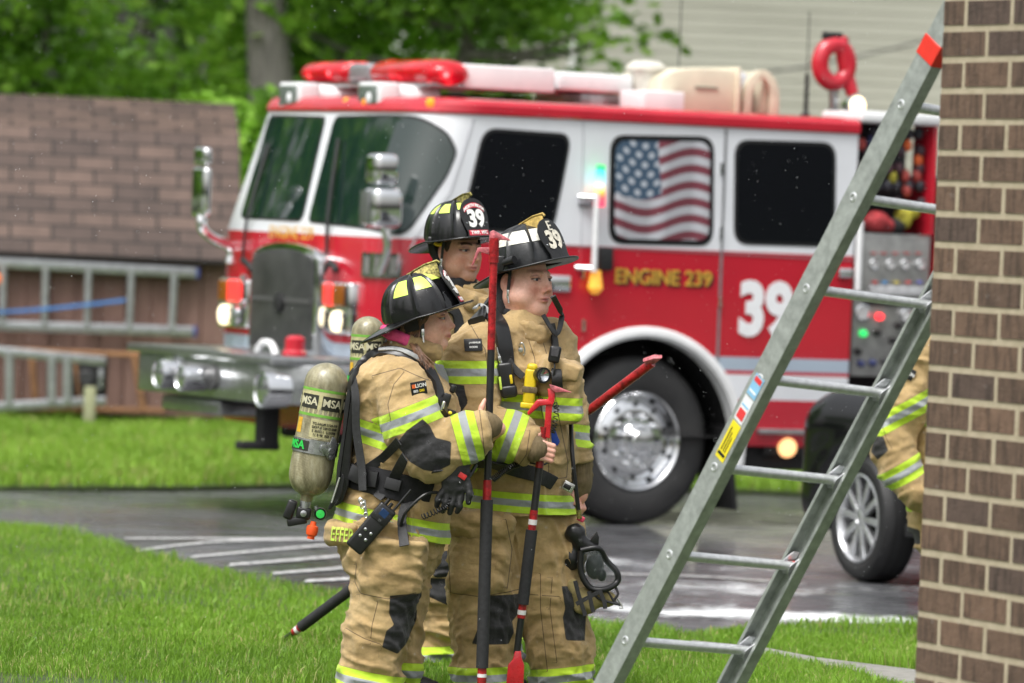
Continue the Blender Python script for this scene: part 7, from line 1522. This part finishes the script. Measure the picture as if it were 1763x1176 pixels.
P_ = [relm(p(x, y, -.10+(.03 if x > 1040 else 0))) for x, y in vis]; q = MB(); q.tube(bez(P_+[P_[0]], 5), .012, M_blackp, 12, cap=False); q.build('visor_frame', None, MK)
cv = sum(P_, Vector())/len(P_)+Vector((.004, -.035, .006)); B_ = bez(P_+[P_[0]], 4)[:-1]; vs = [cv]+[c_.lerp(cv, .45)+Vector((0, -.012, 0)) for c_ in B_]+B_; n = len(B_)
M_vis = NT('clear_visor'); M_vis.b.inputs['Base Color'].default_value = (.06, .075, .07, 1); M_vis.b.inputs['Roughness'].default_value = .05; M_vis.b.inputs['Alpha'].default_value = .42; M_vis = M_vis.m
q = MB(); q.add(vs, [(0, 1+i, 1+(i+1) % n) for i in range(n)]+[(1+i, 1+n+i, 1+n+(i+1) % n, 1+(i+1) % n) for i in range(n)], M_vis); q.build('visor', None, MK)
S = SDF(); S.ell(relm(p(1024, 975, -.03)), (.035, .03, .05), .01); S.ell(relm(p(1036, 990, -.05)), (.018, .02, .025), .01); V, Q = S.mesh(.005); np_obj('nose_cup', V, Q, M_blackp, MK)
for pts in (((1040, 1012, -.08), (1048, 1022, -.08), (1058, 1036, -.08), (1068, 1042, -.08)), ((1058, 1008, -.07), (1064, 1022, -.08), (1056, 1034, -.08)), ((1010, 1010, -.08), (1030, 1030, -.09), (1062, 1040, -.09))):
    q = MB(); q.tube(bez([relm(p(*k)) for k in pts], 4), .005, M_web, 8); q.build('head_strap', None, MK)
q = MB(); q.tube([relm(p(1063, 1030, -.08)), relm(p(1070, 1042, -.08)), relm(p(1072, 1047, -.08)), relm(p(1066, 1046, -.08))], .004, M_chromeS, 8); q.build('strap_clip', None, MK)
S = SDF(); S.ell(relm(p(1008, 1035, -.06)), (.050, .035, .055), .02); S.ell(relm(p(1035, 1030, -.06)), (.055, .03, .035), .02); S.cone(relm(p(985, 1005, -.08)), relm(p(998, 1045, -.08)), .020, .022, .02); V, Q = S.mesh(.006); V = V+vnormals(V, Q)*(.006*vnoise(V*22)+.003*vnoise(V*50))[:, None]; np_obj('pouch', V, Q, mat('tan_pouch', (.30, .24, .10), .75, nz=.25, ns=30, bump=.5, bs=120), MK)
for pts in (((990, 1000), (998, 1030), (1008, 1060)), ((1014, 1018), (1018, 1040), (1022, 1054)), ((1032, 1016), (1040, 1035), (1042, 1048)), ((992, 1040), (1010, 1030), (1030, 1020))):
    q = MB(); q.tube(bez([relm(p(x, y, -.135)) for x, y in pts], 4), 1, M_web, 8, flat=(.008, .003, Vector((0, -1, 0)))); q.build('pouch_strap', None, MK)

# ------------------------------------------------------------------ REAR MAN
F3 = Fig('tall person with black helmet numbered 39 standing behind the other two', 22.9, 775); p = F3.p
S = SDF(); B = []
S.cone(p(740, 552, -.10), p(850, 548, .10), .085, .085, .06); S.ell(p(795, 620, .02), (.19, .17, .20), .07); S.ell(p(790, 740, .02), (.195, .175, .20), .07); S.cone(p(788, 780, .02), p(785, 880, .02), .19, .195, .05, (1, .9, 1)); tb('torso', p(795, 560, .02), p(788, 880, .02), .17, .18)
S.cone(p(800, 555, .02), p(803, 520, .02), .115, .095, .05)
add('uarm', p(745, 560, -.10), p(735, 660, -.15), .095, .085, .04); add('farm', p(735, 665, -.15), p(790, 720, -.22), .08, .07, .04); add('larm', p(850, 560, .12), p(868, 660, .16), .09, .08, .04); add('larm', p(868, 660, .16), p(880, 735, .08), .078, .065, .04)
F3.cloth('jacket', S, .009, B, bands=[(['torso'], p(790, 670, 0), (0, 0, 1), 1.), (['uarm', 'larm'], p(750, 610, 0), (0, 0, 1), 1.), (['torso'], p(790, 860, 0), (0, 0, 1), .9)], cut=[hem(p(700, 880, 0).z, p(880, 880, 0).z, p(700, 880, 0).x, p(880, 880, 0).x)], seed=41)
S = SDF(); Mc = Matrix.Rotation(R(10), 3, 'Y'); ring(S, p(803, 510, .02), .112, .098, (-.028, -.008, .010), .012, .010, Mc, 16); S.box(p(838, 522, -.06), (.055, .03, .024), .010, .012, Matrix.Rotation(R(-14), 3, 'Y')); S.box(p(797, 512, -.095), (.050, .018, .026), .010, .012, Matrix.Rotation(R(28), 3, 'Y')); F3.cloth('collar', S, .006, [('c', p(770, 495, .02), p(830, 495, .02))], seed=44, wr=1.1)
S = SDF(); B = []
S.ell(p(785, 870, .02), (.18, .16, .12), .05); B.append(('hip', p(785, 850, 0), p(785, 890, 0)))
add('nleg', p(760, 890, -.05), p(762, 1010, -.06), .135, .115, .05); add('nleg', p(762, 1010, -.06), p(752, 1145, -.05), .108, .100, .05); add('fleg', p(815, 890, .08), p(838, 1010, .08), .13, .11, .03); add('fleg', p(838, 1010, .08), p(850, 1130, .08), .10, .095, .03)
F3.cloth('trousers', S, .008, B, bands=[(['nleg'], p(750, 1128, 0), (-.08, 0, 1), 1.02), (['fleg'], p(850, 1115, 0), (0, 0, 1), 1.)],
         patches=[(['nleg', 'hip'], Z(480, 776, 2.94, [(770, 510), (860, 490), (868, 620), (800, 630), (775, 600)])), (['nleg'], Z(480, 776, 2.94, [(770, 628), (866, 632), (895, 720), (892, 780), (760, 720)]))], seed=42, wr=1.5, fold=1.4)
boots(F3, [(752, 1150, -.05, 30), (850, 1150, .08, 50)])
M3 = hframe(F3, 789, 430, .02, 50, 0, 0); sc3 = 1.04; S = SDF(); head_prims(S, M3, sc3, fat=.1)
S.cone(M3 @ Vector((-.02, 0, -.06)), p(795, 520, .02), .060, .066, .03); S.ell(p(795, 630, .02), (.14, .14, .2), .06); S.ell(p(788, 830, .02), (.14, .13, .15), .06)
S.chain([p(745, 558, -.08), p(735, 665, -.14), p(800, 728, -.22)], [.05, .042, .032], .03); S.chain([p(850, 560, .12), p(868, 660, .15), p(885, 745, .06)], [.05, .042, .032], .03); S.chain([p(762, 890, -.03), p(762, 1010, -.06), p(752, 1140, -.05)], [.085, .055, .042], .04); S.chain([p(815, 890, .08), p(838, 1010, .08), p(850, 1125, .08)], [.085, .055, .042], .04)
# pole C: from the ground at left, behind both people in front, up to the right
C0 = G(487, 1103, .035); C1 = Wp(1133, 617, 22.62); dC = C1-C0
hA = C0+dC*.46-F3.O; hB = C0+dC*.60-F3.O
grip(S, hA, Vector((.5, .2, -.5)), Vector((0, -1, 0)), dC, .017, 1., thumb=(.05, .03)); grip(S, hB, Vector((.5, -.2, -.6)), Vector((0, -1, 0)), dC, .017, 1., thumb=(.05, .03))
S.chain([p(800, 728, -.22), hA], [.03, .028], .02); S.chain([p(885, 745, .06), hB], [.03, .028], .02)
finish_body(F3, S, M3, sc3, (), base=(.74, .44, .33), lips=(.50, .19, .17), brow=(.07, .04, .025), flush=1.2, beard=.45, browh=1.)
S = SDF(); S.ell(M3 @ Vector((-.028, 0, .042)), (.104, .085, .088), .02, M3.to_3x3()); S.ell(M3 @ Vector((.010, -.070, .018)), (.018, .010, .030), .01, M3.to_3x3()); V, Q = S.mesh(.006); np_obj('hair', V, Q, M_hair2, F3.root)
MH3 = hframe(F3, 787, 414, .02, 54, 4, 3)
st3 = {k: (.48, .76, .62) for k in (5, 6, 7, 1, 2, 0)}; st3[7] = (.55, .80, .5); helmet(F3, MH3, M_hel, st3, M_limes, ('NORTH RIDGE', '39', 'TWP. VFC', M_letw, M_letr), 1.06)
chinstrap(F3, M3, sc3)
S = SDF(); ring(S, M3 @ Vector((-.010, 0, -.138)), .080, .076, (-.02, -.006, .010), .014, .012, M3.to_3x3(), 14); S.ell(M3 @ Vector((-.035, -.070, -.055)), (.030, .026, .062), .02, M3.to_3x3()); S.ell(M3 @ Vector((-.06, -.045, -.0)), (.05, .048, .05), .02, M3.to_3x3()); V, Q = S.mesh(.006); V = V+vnormals(V, Q)*(.003*vnoise(V*35))[:, None]; np_obj('black_hood', V, Q, M_hood, F3.root)
q = MB(); c = M3 @ Vector((-.012, -.094, .036)); q.tube([c+Vector((.022*math.cos(R(a)), -.004*math.sin(R(a)), .020*math.sin(R(a)))) for a in range(0, 361, 30)], .0075, M_yel, 10, cap=False); q.box(tuple(c+Vector((-.03, .0, -.002))), (.03, .03, .03), M_blackp, .008, 3); q.build('helmet_ratchet', None, F3.root)
AP3, FA3, _ = airpack(F3, 'second air pack, its tan MSA cylinder showing behind the shorter person', p(628, 690, .12), p(634, 572, .12), .068, c_an, valve=False)
rel3 = lambda q: F3.O+q-AP3.location; q = MB(); q.box(tuple(rel3(p(672, 640, .10))), (.05, .25, .42), M_blackp, .012, 3); q.build('back_plate', None, AP3)
strapw(F3, AP3, 'shoulder_strap', [(738, 560), (760, 530), (782, 540), (790, 580), (792, 620)], .024, .006, M_web, .012); strapw(F3, AP3, 'shoulder_strap', [(836, 520, .01), (850, 545), (858, 580)], .022, .006, M_web, .012)
strapw(F3, AP3, 'waist_belt', [(700, 800, .0), (740, 805), (780, 812), (830, 812)], .025, .005, M_web, .012)
POC, dC2 = pole('pike_pole', 'long pike pole slanting behind the two people in front with its tip on the grass', C0, C1, [(.05, .36, .0225, M_foam, 'foam_grip'), (.0, .03, .012, M_pk, 'pole_tip'), (.03, .05, .0165, M_pr, 'red_sleeve'), (.037, .044, .0172, M_rw2, 'white_tape'), (.36, .82, .0165, M_pk, 'black_shaft'), (.82, .985, .0185, M_pr, 'red_shaft')], .018)
zc = dC.normalized(); xc = (Vector((1, 0, 0))-zc*zc.x).normalized(); yc = zc.cross(xc); FC = Matrix(((xc.x, zc.x, yc.x, 0), (xc.y, zc.y, yc.y, 0), (xc.z, zc.z, yc.z, 0), (0, 0, 0, 1)))
HC = lambda px, py: ((Wp(px, py, 22.62)-C0).dot(xc), (Wp(px, py, 22.62)-C0).dot(zc)); q = MB(); q.prism([HC(*k) for k in Z(960, 580, 3.268, [(478, 140), (540, 102), (590, 102), (572, 125), (548, 158), (520, 165), (490, 152)])], -.012, .012, M_hook, FC, .004); q.build('hook_head', None, POC)

# ------------------------------------------------------------------ PERSON 4 behind the ladder
F4 = Fig('person partly hidden by the brick wall, only one tan sleeve showing', 25.3, 1628); p = F4.p
S = SDF(); B = []
S.cone(p(1600, 590, 0), p(1710, 590, .1), .09, .09, .06); S.ell(p(1638, 640, .03), (.19, .18, .22), .07); S.ell(p(1638, 760, .03), (.20, .18, .22), .07); S.cone(p(1636, 800, .03), p(1634, 880, .03), .185, .185, .05, (1, .9, 1)); tb('torso', p(1636, 600, .03), p(1636, 900, .03), .17, .17)
add('uarm', p(1583, 612, -.08), p(1558, 700, -.12), .095, .095, .04); add('uarm', p(1558, 700, -.12), p(1535, 765, -.13), .092, .088, .04); add('farm', p(1533, 770, -.13), p(1552, 812, -.16), .085, .082, .04); add('farm', p(1552, 812, -.16), p(1580, 850, -.20), .078, .066, .04); add('larm', p(1712, 610, .12), p(1716, 720, .1), .09, .08); add('larm', p(1710, 720, .1), p(1640, 800, -.16), .08, .06)
F4.cloth('jacket', S, .009, B, bands=[(['uarm'], p(1567, 700, 0), (-.50, 0, .86), 1.), (['farm'], p(1555, 808, 0), (.50, 0, -.80), 1.), (['torso'], p(1590, 715, 0), (-.3, 0, 1), 1.), (['torso'], p(1590, 868, 0), (0, 0, 1), .8)],
         patches=[(['uarm', 'farm'], Z(1360, 600, 2.735, [(380, 405), (425, 405), (446, 470), (400, 515), (370, 480)]))], seams=[(['uarm'], Z(1360, 600, 2.735, [(410, 320), (440, 420), (470, 470), (520, 470)]))], cut=[hem(p(1560, 893, 0).z, p(1700, 893, 0).z, p(1560, 893, 0).x, p(1700, 893, 0).x)], seed=51, wr=1.2)
S = SDF(); B = []; S.ell(p(1636, 885, .03), (.17, .16, .12), .05); B.append(('hip', p(1636, 860, 0), p(1636, 900, 0)))
add('nleg', p(1616, 900, -.04), p(1640, 1000, -.05), .120, .10, .05); add('nleg', p(1640, 1000, -.05), p(1652, 1115, -.05), .1, .095, .05); add('fleg', p(1662, 900, .07), p(1690, 1010, .09), .125, .105, .03); add('fleg', p(1690, 1010, .09), p(1706, 1110, .10), .1, .1, .03)
F4.cloth('trousers', S, .01, B, bands=[(['nleg', 'fleg'], p(1614, 1080, 0), (0, 0, 1), 1.)], patches=[(['hip', 'nleg'], [(1560, 905), (1580, 910), (1582, 935), (1560, 935)])], seed=52)
boots(F4, [(1654, 1115, -.05, 20), (1708, 1112, .10, 20)])
M4 = hframe(F4, 1690, 505, .03, 40, 0, 0); S = SDF(); head_prims(S, M4, 1.03); S.cone(M4 @ Vector((-.02, 0, -.06)), p(1672, 590, .03), .06, .066, .03); S.ell(p(1638, 670, .03), (.14, .14, .2), .06); S.ell(p(1638, 850, .03), (.14, .13, .15), .06)
hd4 = p(1592, 866, -.22); S.chain([p(1585, 610, -.06), p(1533, 770, -.13), p(1588, 860, -.21)], [.05, .042, .032], .03); S.chain([p(1690, 610, .12), p(1710, 720, .1), p(1636, 806, -.17)], [.05, .042, .032], .03); S.chain([p(1618, 900, -.04), p(1640, 1000, -.05), p(1652, 1110, -.05)], [.085, .055, .042], .04); S.chain([p(1662, 900, .07), p(1690, 1010, .09), p(1706, 1105, .10)], [.085, .055, .042], .04)
grip(S, hd4+Vector((.03, 0, 0)), (1, 0, -.2), (0, -1, 0), (0, 0, 1), .012, 1.); grip(S, p(1625, 815, -.19), (-1, 0, -.2), (0, -1, 0), (0, 0, 1), .012, 1.)
finish_body(F4, S, M4, 1.03, (), base=(.58, .33, .25), lips=(.46, .17, .15), brow=(.10, .06, .035))
S = SDF(); S.ell(M4 @ Vector((-.03, 0, .042)), (.104, .085, .088), .02, M4.to_3x3()); V, Q = S.mesh(.008); np_obj('hair', V, Q, M_hair2, F4.root)
helmet(F4, hframe(F4, 1692, 485, .03, 40, 5, 0), M_hel, {5: (.48, .76, .62), 6: (.48, .76, .62)}, M_limes, ('NORTH RIDGE', '39', 'TWP. VFC', M_letw, M_letr), 1.05)
S = SDF(); ring(S, p(1678, 566, .03), .105, .095, (-.03, -.008, .014), .014, .012, None, 14); F4.cloth('collar', S, .009, [('c', p(1620, 560, .02), p(1660, 560, .02))], seed=54)
label(F4, 'sleeve_badge', (1566, 644), [('LION', .02, 0, 0, M_letw)], tilt=30, w_=.045, h_=.05)
# ================================================================== BRICK WALL
def brick_mat():
    s = NT('brown_brick'); b = s.b; a = s.n('Attribute', attribute_name='tone').outputs['Fac']; c = s.coord()
    base = s.ramp(a, [(0., (.095, .066, .058)), (.3, (.135, .085, .060)), (.8, (.175, .108, .074)), (1., (.205, .125, .085))])
    f = s.noise(24, 7, .7, c); st = s.ramp(s.noise(9, 5, .6, c, (3.5, 3.5, .6)), [(.40, (.45,)*3), (.52, (1.,)*3)])
    col = s.mix(.75, base, s.ramp(f, [(.25, (.55,)*3), (.75, (1.25,)*3)]), 'MULTIPLY'); col = s.mix(.8, col, st, 'MULTIPLY')
    s.l(col, b.inputs['Base Color']); b.inputs['Roughness'].default_value = .8; s.bump(s.math('ADD', s.noise(90, 5, .7, c), s.math('MULTIPLY', s.noise(16, 4, .6, c), 1.2)), .8, .006); return s.m
M_brick = brick_mat(); M_mortar = noise_mat('mortar', [(.3, (.38, .32, .22)), (.7, (.52, .45, .33))], 18, (.8, .95), .6, 60, .006)
YC = 17.6; C0 = Wp(1601, 588, YC); th = math.atan(2.25); wd = Vector((math.cos(th), -math.sin(th), 0)); wn = Vector((-math.sin(th), -math.cos(th), 0))
wall = empty('brick_wall', 'brown brick wall with thick cream mortar joints at the right edge', 'wall', (C0.x, C0.y, 0), math.atan2(wd.y, wd.x))
# local: x along wall to the camera, y = -outward... outward normal is local -y
rs = random.Random(5); WZ, WX, CH, BL = 3.6, 3.2, .0952, .292; mj = .0145
mb = MB(); mb.box((WX/2+.0005, .151, WZ/2), (WX, .30, WZ), M_mortar); mb.build('mortar', M_mortar, wall)
bmv, bmf, tone = [], [], []
z0 = C0.z-.094*40
zz_ = (Wp(1626, 46, YC).z) % CH        # a mortar line seen at the corner
row = 0; z = zz_-CH
nb_ = MB()
while z < WZ:
    off = [0, .5][row % 2]*BL - rs.uniform(.0, .012); x = -off if row % 2 else 0.0
    first = True
    while x < WX:
        xa, xb = max(x, 0), min(x+BL-.020, WX)
        if xb-xa > .03:
            b = bmesh.new(); bmesh.ops.create_cube(b, size=1)
            h_ = CH-mj; dx, dz, dy = rs.uniform(-.002, .002), rs.uniform(-.0015, .0015), rs.uniform(0, .0025)
            for v in b.verts: v.co = Vector(((xa+xb)/2+v.co.x*(xb-xa)+dx, -.0022+dy*.6+v.co.y*.012 + .006, max(z, 0)+h_/2+v.co.z*h_+dz))
            if xa < .01:
                for v in b.verts:
                    if v.co.x < .02: v.co.x = -.003
                    if v.co.y > 0: v.co.y = .09
            bmesh.ops.bevel(b, geom=b.edges[:], offset=.0035, segments=2, affect='EDGES'); n0 = len(nb_.f); nb_.bm(b, M_brick)
            tv = rs.choice([.12, .3, .28, .35, .4, .5, .6, .65, .7, .8, .9, .95]) ; tone += [tv]*(len(nb_.f)-n0)
        x += BL
    z += CH; row += 1
o = nb_.build('bricks', M_brick, wall, 50)
at_ = o.data.attributes.new('tone', 'FLOAT', 'FACE'); at_.data.foreach_set('value', tone)

# ================================================================== LEANING LADDER
M_gal = mat('weathered_aluminium', (.46, .49, .47), .38, .55, .16, 26, .2, 90); M_rung = mat('rung_aluminium', (.74, .75, .77), .3, .7, .12, 40, stretch=(1, 1, 1))
M_redt = mat('red_tape', (.75, .035, .02), .4, nz=.05); M_gin = mat('rail_inside', (.27, .29, .27), .5, .7, .2, 20)
YB = 18.9
H0 = Wp(1077, 1103, YB)
best = None
for k in range(200):
    dy = k*.005-.2; Ht = Wp(1552, 180, YB-dy); L = (Ht-H0).length/6
    if dy >= 0 and (best is None or abs(L-.356) < best[0]): best = (abs(L-.356), Ht)
a_ = (best[1]-H0).normalized(); RS = (best[1]-H0).length/6
best = None
for k in range(400):
    q = Wp(1297, 1121, YB+k*.002)-H0; d = abs(q.dot(a_))
    if best is None or d < best[0]: best = (d, q)
b_ = best[1]; LW = b_.length; b_.normalize(); c_ = a_.cross(b_).normalized()
lad = empty('extension_ladder', 'long grey green aluminium ladder leaning up behind the brick wall', 'ladder', tuple(H0+a_*(-H0.z/a_.z)))
if c_.y > 0: c_ = -c_
ML = Matrix.Translation(-lad.location) @ Matrix(((b_.x, c_.x, a_.x, H0.x), (b_.y, c_.y, a_.y, H0.y), (b_.z, c_.z, a_.z, H0.z), (0, 0, 0, 1)))
s0, s1 = (-H0.z/a_.z)+.02, 4.4
RWID, FL, TH = .088, .040, .005
for nm, xo, sgn in (('rail', 0., 1), ('rail', LW, -1)):
    mb = MB()
    mb.box((xo, 0, (s0+s1)/2), (TH, RWID, s1-s0), M_gal, .0015, 1, ML)
    for q in (-1, 1): mb.box((xo+sgn*FL/2, q*(RWID/2-TH*.7), (s0+s1)/2), (FL, TH*1.4, s1-s0), M_gal, .0015, 1, ML); mb.box((xo+sgn*FL, q*(RWID/2-.007), (s0+s1)/2), (TH*1.2, .014, s1-s0), M_gal, .0015, 1, ML)
    rail = mb.build('rail', M_gal, lad)
    mb = MB(); mb.box((xo, 0, s0), (TH*4, RWID*1.25, .10), mat('rubber_black', (.02, .02, .02), .7), .01, 2, ML); mb.build('rubber_foot', None, rail)
    if sgn == 1:
        for k in range(-1, 12):
            mb = MB(); mb.lathe([(.0175, .004), (.0165, .0), (.012, -.002), (.0105, -.002), (.0095, .008), (.001, .0085)], M_rung, 20, ML @ Matrix.Translation((xo-TH/2-.001, 0, k*RS)), 'X'); mb.build('rung_rivet', M_rung, rail)
        for (za, zb) in ((6.48*RS, 6.68*RS),):
            mb = MB(); mb.box((xo+FL/2-.001, 0, (za+zb)/2), (FL+.010, RWID+.006, zb-za), M_redt, .002, 1, ML); mb.build('red_band', M_redt, lad)
        # stickers on the outer face
        x_ = xo-TH/2-.0012
        def stick(z0, z1, y0, y1, m, name='sticker'):
            q = MB(); q.box((x_, (y0+y1)/2, (z0+z1)/2), (.0014, y1-y0, z1-z0), m, 0, 1, ML); return q.build(name, m, rail)
        M_y = mat('yellow_label', (.8, .66, .02), .45, nz=.04); M_w = mat('white_label', (.75, .76, .78), .4, nz=.04); M_rl = mat('red_label', (.7, .05, .05), .4, nz=.04); M_bl = mat('pale_blue_label', (.25, .5, .72), .4, nz=.04); M_bk = mat('print_black', (.01, .01, .01), .5, nz=0)
        st1 = stick(2.10*RS, 2.50*RS, -.022, .028, M_y); st2 = stick(2.52*RS, 2.78*RS, -.024, .026, M_w); st3 = stick(2.80*RS, 3.02*RS, -.024, .026, M_bl)
        x_ -= .0012; stick(2.14*RS, 2.17*RS, -.016, .022, M_bk, 'print'); stick(2.19*RS, 2.44*RS, -.010, -.006, M_bk, 'print'); stick(2.19*RS, 2.40*RS, .002, .005, M_bk, 'print'); stick(2.19*RS, 2.36*RS, .012, .015, M_bk, 'print')
        stick(2.55*RS, 2.65*RS, -.018, .02, M_rl, 'print'); stick(2.68*RS, 2.70*RS, -.018, .02, M_bl, 'print'); stick(2.95*RS, 3.0*RS, -.018, .02, M_rl, 'print'); stick(2.84*RS, 2.86*RS, -.018, .02, M_w, 'print')
        x_ += .0012
for k in range(-2, 12):
    if s0+.05 < k*RS < s1-.05:
        mb = MB(); mb.tube([ML @ Vector((TH, 0, k*RS)), ML @ Vector((LW-TH, 0, k*RS))], .0165, M_rung, 16); rg = mb.build('rung', M_rung, lad)
        mb = MB()
        for q in (-1, 1): mb.prism([(LW-.004, k*RS-.045), (LW-.004, k*RS+.045), (LW-.028, k*RS+.045), (LW-.052, k*RS+.012), (LW-.052, k*RS-.012), (LW-.028, k*RS-.045)], .0, .003, M_rung, ML @ Matrix(((1, 0, 0, 0), (0, 0, -1, q*.020), (0, 1, 0, 0), (0, 0, 0, 1))))
        mb.build('rung_bracket', M_rung, rg)
        if k == 1+0:
            mb = MB()
            for xx in (.022, LW-.022): mb.tube([ML @ Vector((xx-.004, 0, k*RS)), ML @ Vector((xx+.004, 0, k*RS))], .018, M_redt, 14)
            mb.build('red_mark', M_redt, rg)

# ================================================================== BLACK CAR behind the ladder
cp = Wp(1506, 905, 30.0); f_ = Vector((-.56, .83, 0)).normalized(); lft = Vector((-f_.y, f_.x, 0)); WRc = .335
co_ = cp-lft*.80; CAR = empty('parked_car', 'black car with silver multi spoke wheel standing behind the ladder', 'car', (co_.x, co_.y, -.012), math.atan2(f_.y, f_.x))
M_cpaint = mat('black_car_paint', (.004, .004, .005), .12, nz=.1, ns=5, coat=.0, ior=1.5); M_cgl = mat('car_glass', (.006, .008, .010), .03, nz=0, ior=1.6)
S = SDF(); S.box((-1.42, 0, .60), (2.05, .90, .36), .16, .05); S.box((-1.15, 0, .84), (1.62, .85, .16), .12, .12); S.box((-2.0, 0, 1.15), (1.35, .70, .36), .24, .12); S.cone((.42, -.5, .68), (.42, .5, .68), .20, .20, .1)
S.box((-.42, 0, 1.08), (.60, .72, .10), .06, .12, Matrix.Rotation(R(36), 3, 'Y'))
for x in (0, -2.7):
    for q in (-1, 1): S.chain([np.array((x+.43*math.cos(R(a)), q*.875, .33+.43*math.sin(R(a)))) for a in range(0, 181, 20)], [.035]*10, .03)
for x in (0, -2.7):
    for q in (-1, 1): S.cone((x, q*.62, .33), (x, q*1.3, .33), .385, .385, .02); S.p[-1] = S.p[-1][:7]+('-',)
V, Q = S.mesh(.028); V = relax(V, Q, 2, .5); fc = V[Q].mean(1); nn = vnormals(V, Q)[Q].mean(1)
gl = (fc[:, 2] > 1.02) & (fc[:, 2] < 1.42) & (np.abs(nn[:, 2]) < .80) & (fc[:, 0] < -.5)
wellf = np.zeros(len(Q), bool)
for x in (0, -2.7): wellf |= (np.hypot(fc[:, 0]-x, fc[:, 2]-.33) < .395) & (np.abs(fc[:, 1]) < .86)
np_obj('body', V, Q, [M_cpaint, M_cgl, M_rw], CAR, mi=np.where(wellf, 2, np.where(gl, 1, 0)))
M_alloy = mat('alloy_silver', (.62, .63, .65), .28, .8, .06, 20); M_ctyre = mat('car_tyre', (.014, .014, .015), .6, bump=.2)
for x in (0, -2.7):
    for q in (-1, 1):
        F = Matrix.Translation((x, q*.80, WRc)) @ Matrix.Rotation(R((-10 if q > 0 else 170-180+0) if x == 0 else 0), 4, 'Z') @ Matrix.Scale(q, 4, (0, 1, 0)); mb = MB(); T = .10
        mb.lathe([(.235, T-.01), (.25, T+.008), (.28, T+.014), (.31, T+.006), (.328, T-.02), (WRc, T-.045), (WRc, -T+.045), (.328, -T+.02), (.28, -T), (.235, -T+.02)], M_ctyre, 56, F, 'Y')
        for z_ in (-.05, 0, .05): mb.lathe([(WRc+.001, z_-.006), (WRc+.0012, z_), (WRc+.001, z_+.006)], M_dark, 48, F, 'Y')
        wl = mb.build('wheel', None, CAR, 40); mb = MB(); mb.lathe([(.232, T-.02), (.238, T+.004), (.228, T+.008), (.218, T-.01), (.210, T-.06), (.215, -T+.02)], M_alloy, 48, F, 'Y'); mb.lathe([(.205, T-.10), (.05, T-.11)], M_dark, 40, F, 'Y')
        mb.lathe([(.052, T-.03), (.050, T-.008), (.030, T-.002), (.028, T-.006), (.001, T-.004)], M_alloy, 28, F, 'Y'); rm = mb.build('rim', None, wl, 35)
        for k in range(10):
            a = 2*PI*k/10+.12; mb = MB(); D_ = Matrix.Rotation(-a, 4, 'Y'); mb.prism([(.03, -.016), (.215, -.026), (.224, -.006), (.224, .006), (.215, .010), (.03, .016)], T-.035, T-.006, M_alloy, F @ D_ @ Matrix(((1, 0, 0, 0), (0, 0, 1, 0), (0, 1, 0, 0), (0, 0, 0, 1))), .005); mb.build('spoke', None, rm)
mb = MB(); mb.box((-.62, .98, 1.02), (.16, .20, .13), M_cpaint, .05, 4); mb.build('side_mirror', None, CAR)
mb = MB(); mb.box((.44, .74, .74), (.26, .20, .12), mat('car_lamp', (.35, .36, .38), .1, .5, nz=0), .05, 4, None, (0, 0, R(-28))); mb.build('headlight', None, CAR)
mb = MB(); mb.box((-.05, .895, .40), (.02, .01, .01), M_cpaint); mb.box((-1.35, .90, .30), (1.9, .03, .07), M_blk, .01); mb.build('sill', None, CAR)
for xx in (-1.2, -2.1): mb = MB(); mb.box((xx, .90, .86), (.17, .03, .03), M_chrome, .01); mb.build('door_handle', None, CAR)

# ================================================================== RAIN: thin drizzle in the air
rs_ = np.random.RandomState(9); n = 3200; yy = rs_.uniform(15, 33, n); ppx, ppy = rs_.uniform(-60, 1820, n), rs_.uniform(-60, 1230, n); C = []
d_ = np.array(_f)[None]+np.array(_r)[None]*((ppx-881.5)/FPX)[:, None]-np.array(_u)[None]*((ppy-588)/FPX)[:, None]; C = np.array(CAM)+d_*(yy/d_[:, 1])[:, None]; C = C[C[:, 2] > .1]; n = len(C)
rd_ = (.0004+.0007*rs_.rand(n)**2)[:, None]; T_ = np.array([[0, 0, 3.2], [1, 0, 0], [0, 1, 0], [-1, 0, 0], [0, -1, 0], [0, 0, -1.6]], float)
V = (C[:, None]+T_[None]*rd_[:, None]).reshape(-1, 3); F_ = np.array([[0, 1, 2], [0, 2, 3], [0, 3, 4], [0, 4, 1], [5, 2, 1], [5, 3, 2], [5, 4, 3], [5, 1, 4]]); Q = (np.arange(n)[:, None, None]*6+F_[None]).reshape(-1, 3)
o = np_obj('rain', V, Q, mat('rain_drop', (.85, .87, .9), .2, nz=0)); tag(o, 'light drizzle of small pale drops falling through the air', 'rain', kind='stuff')
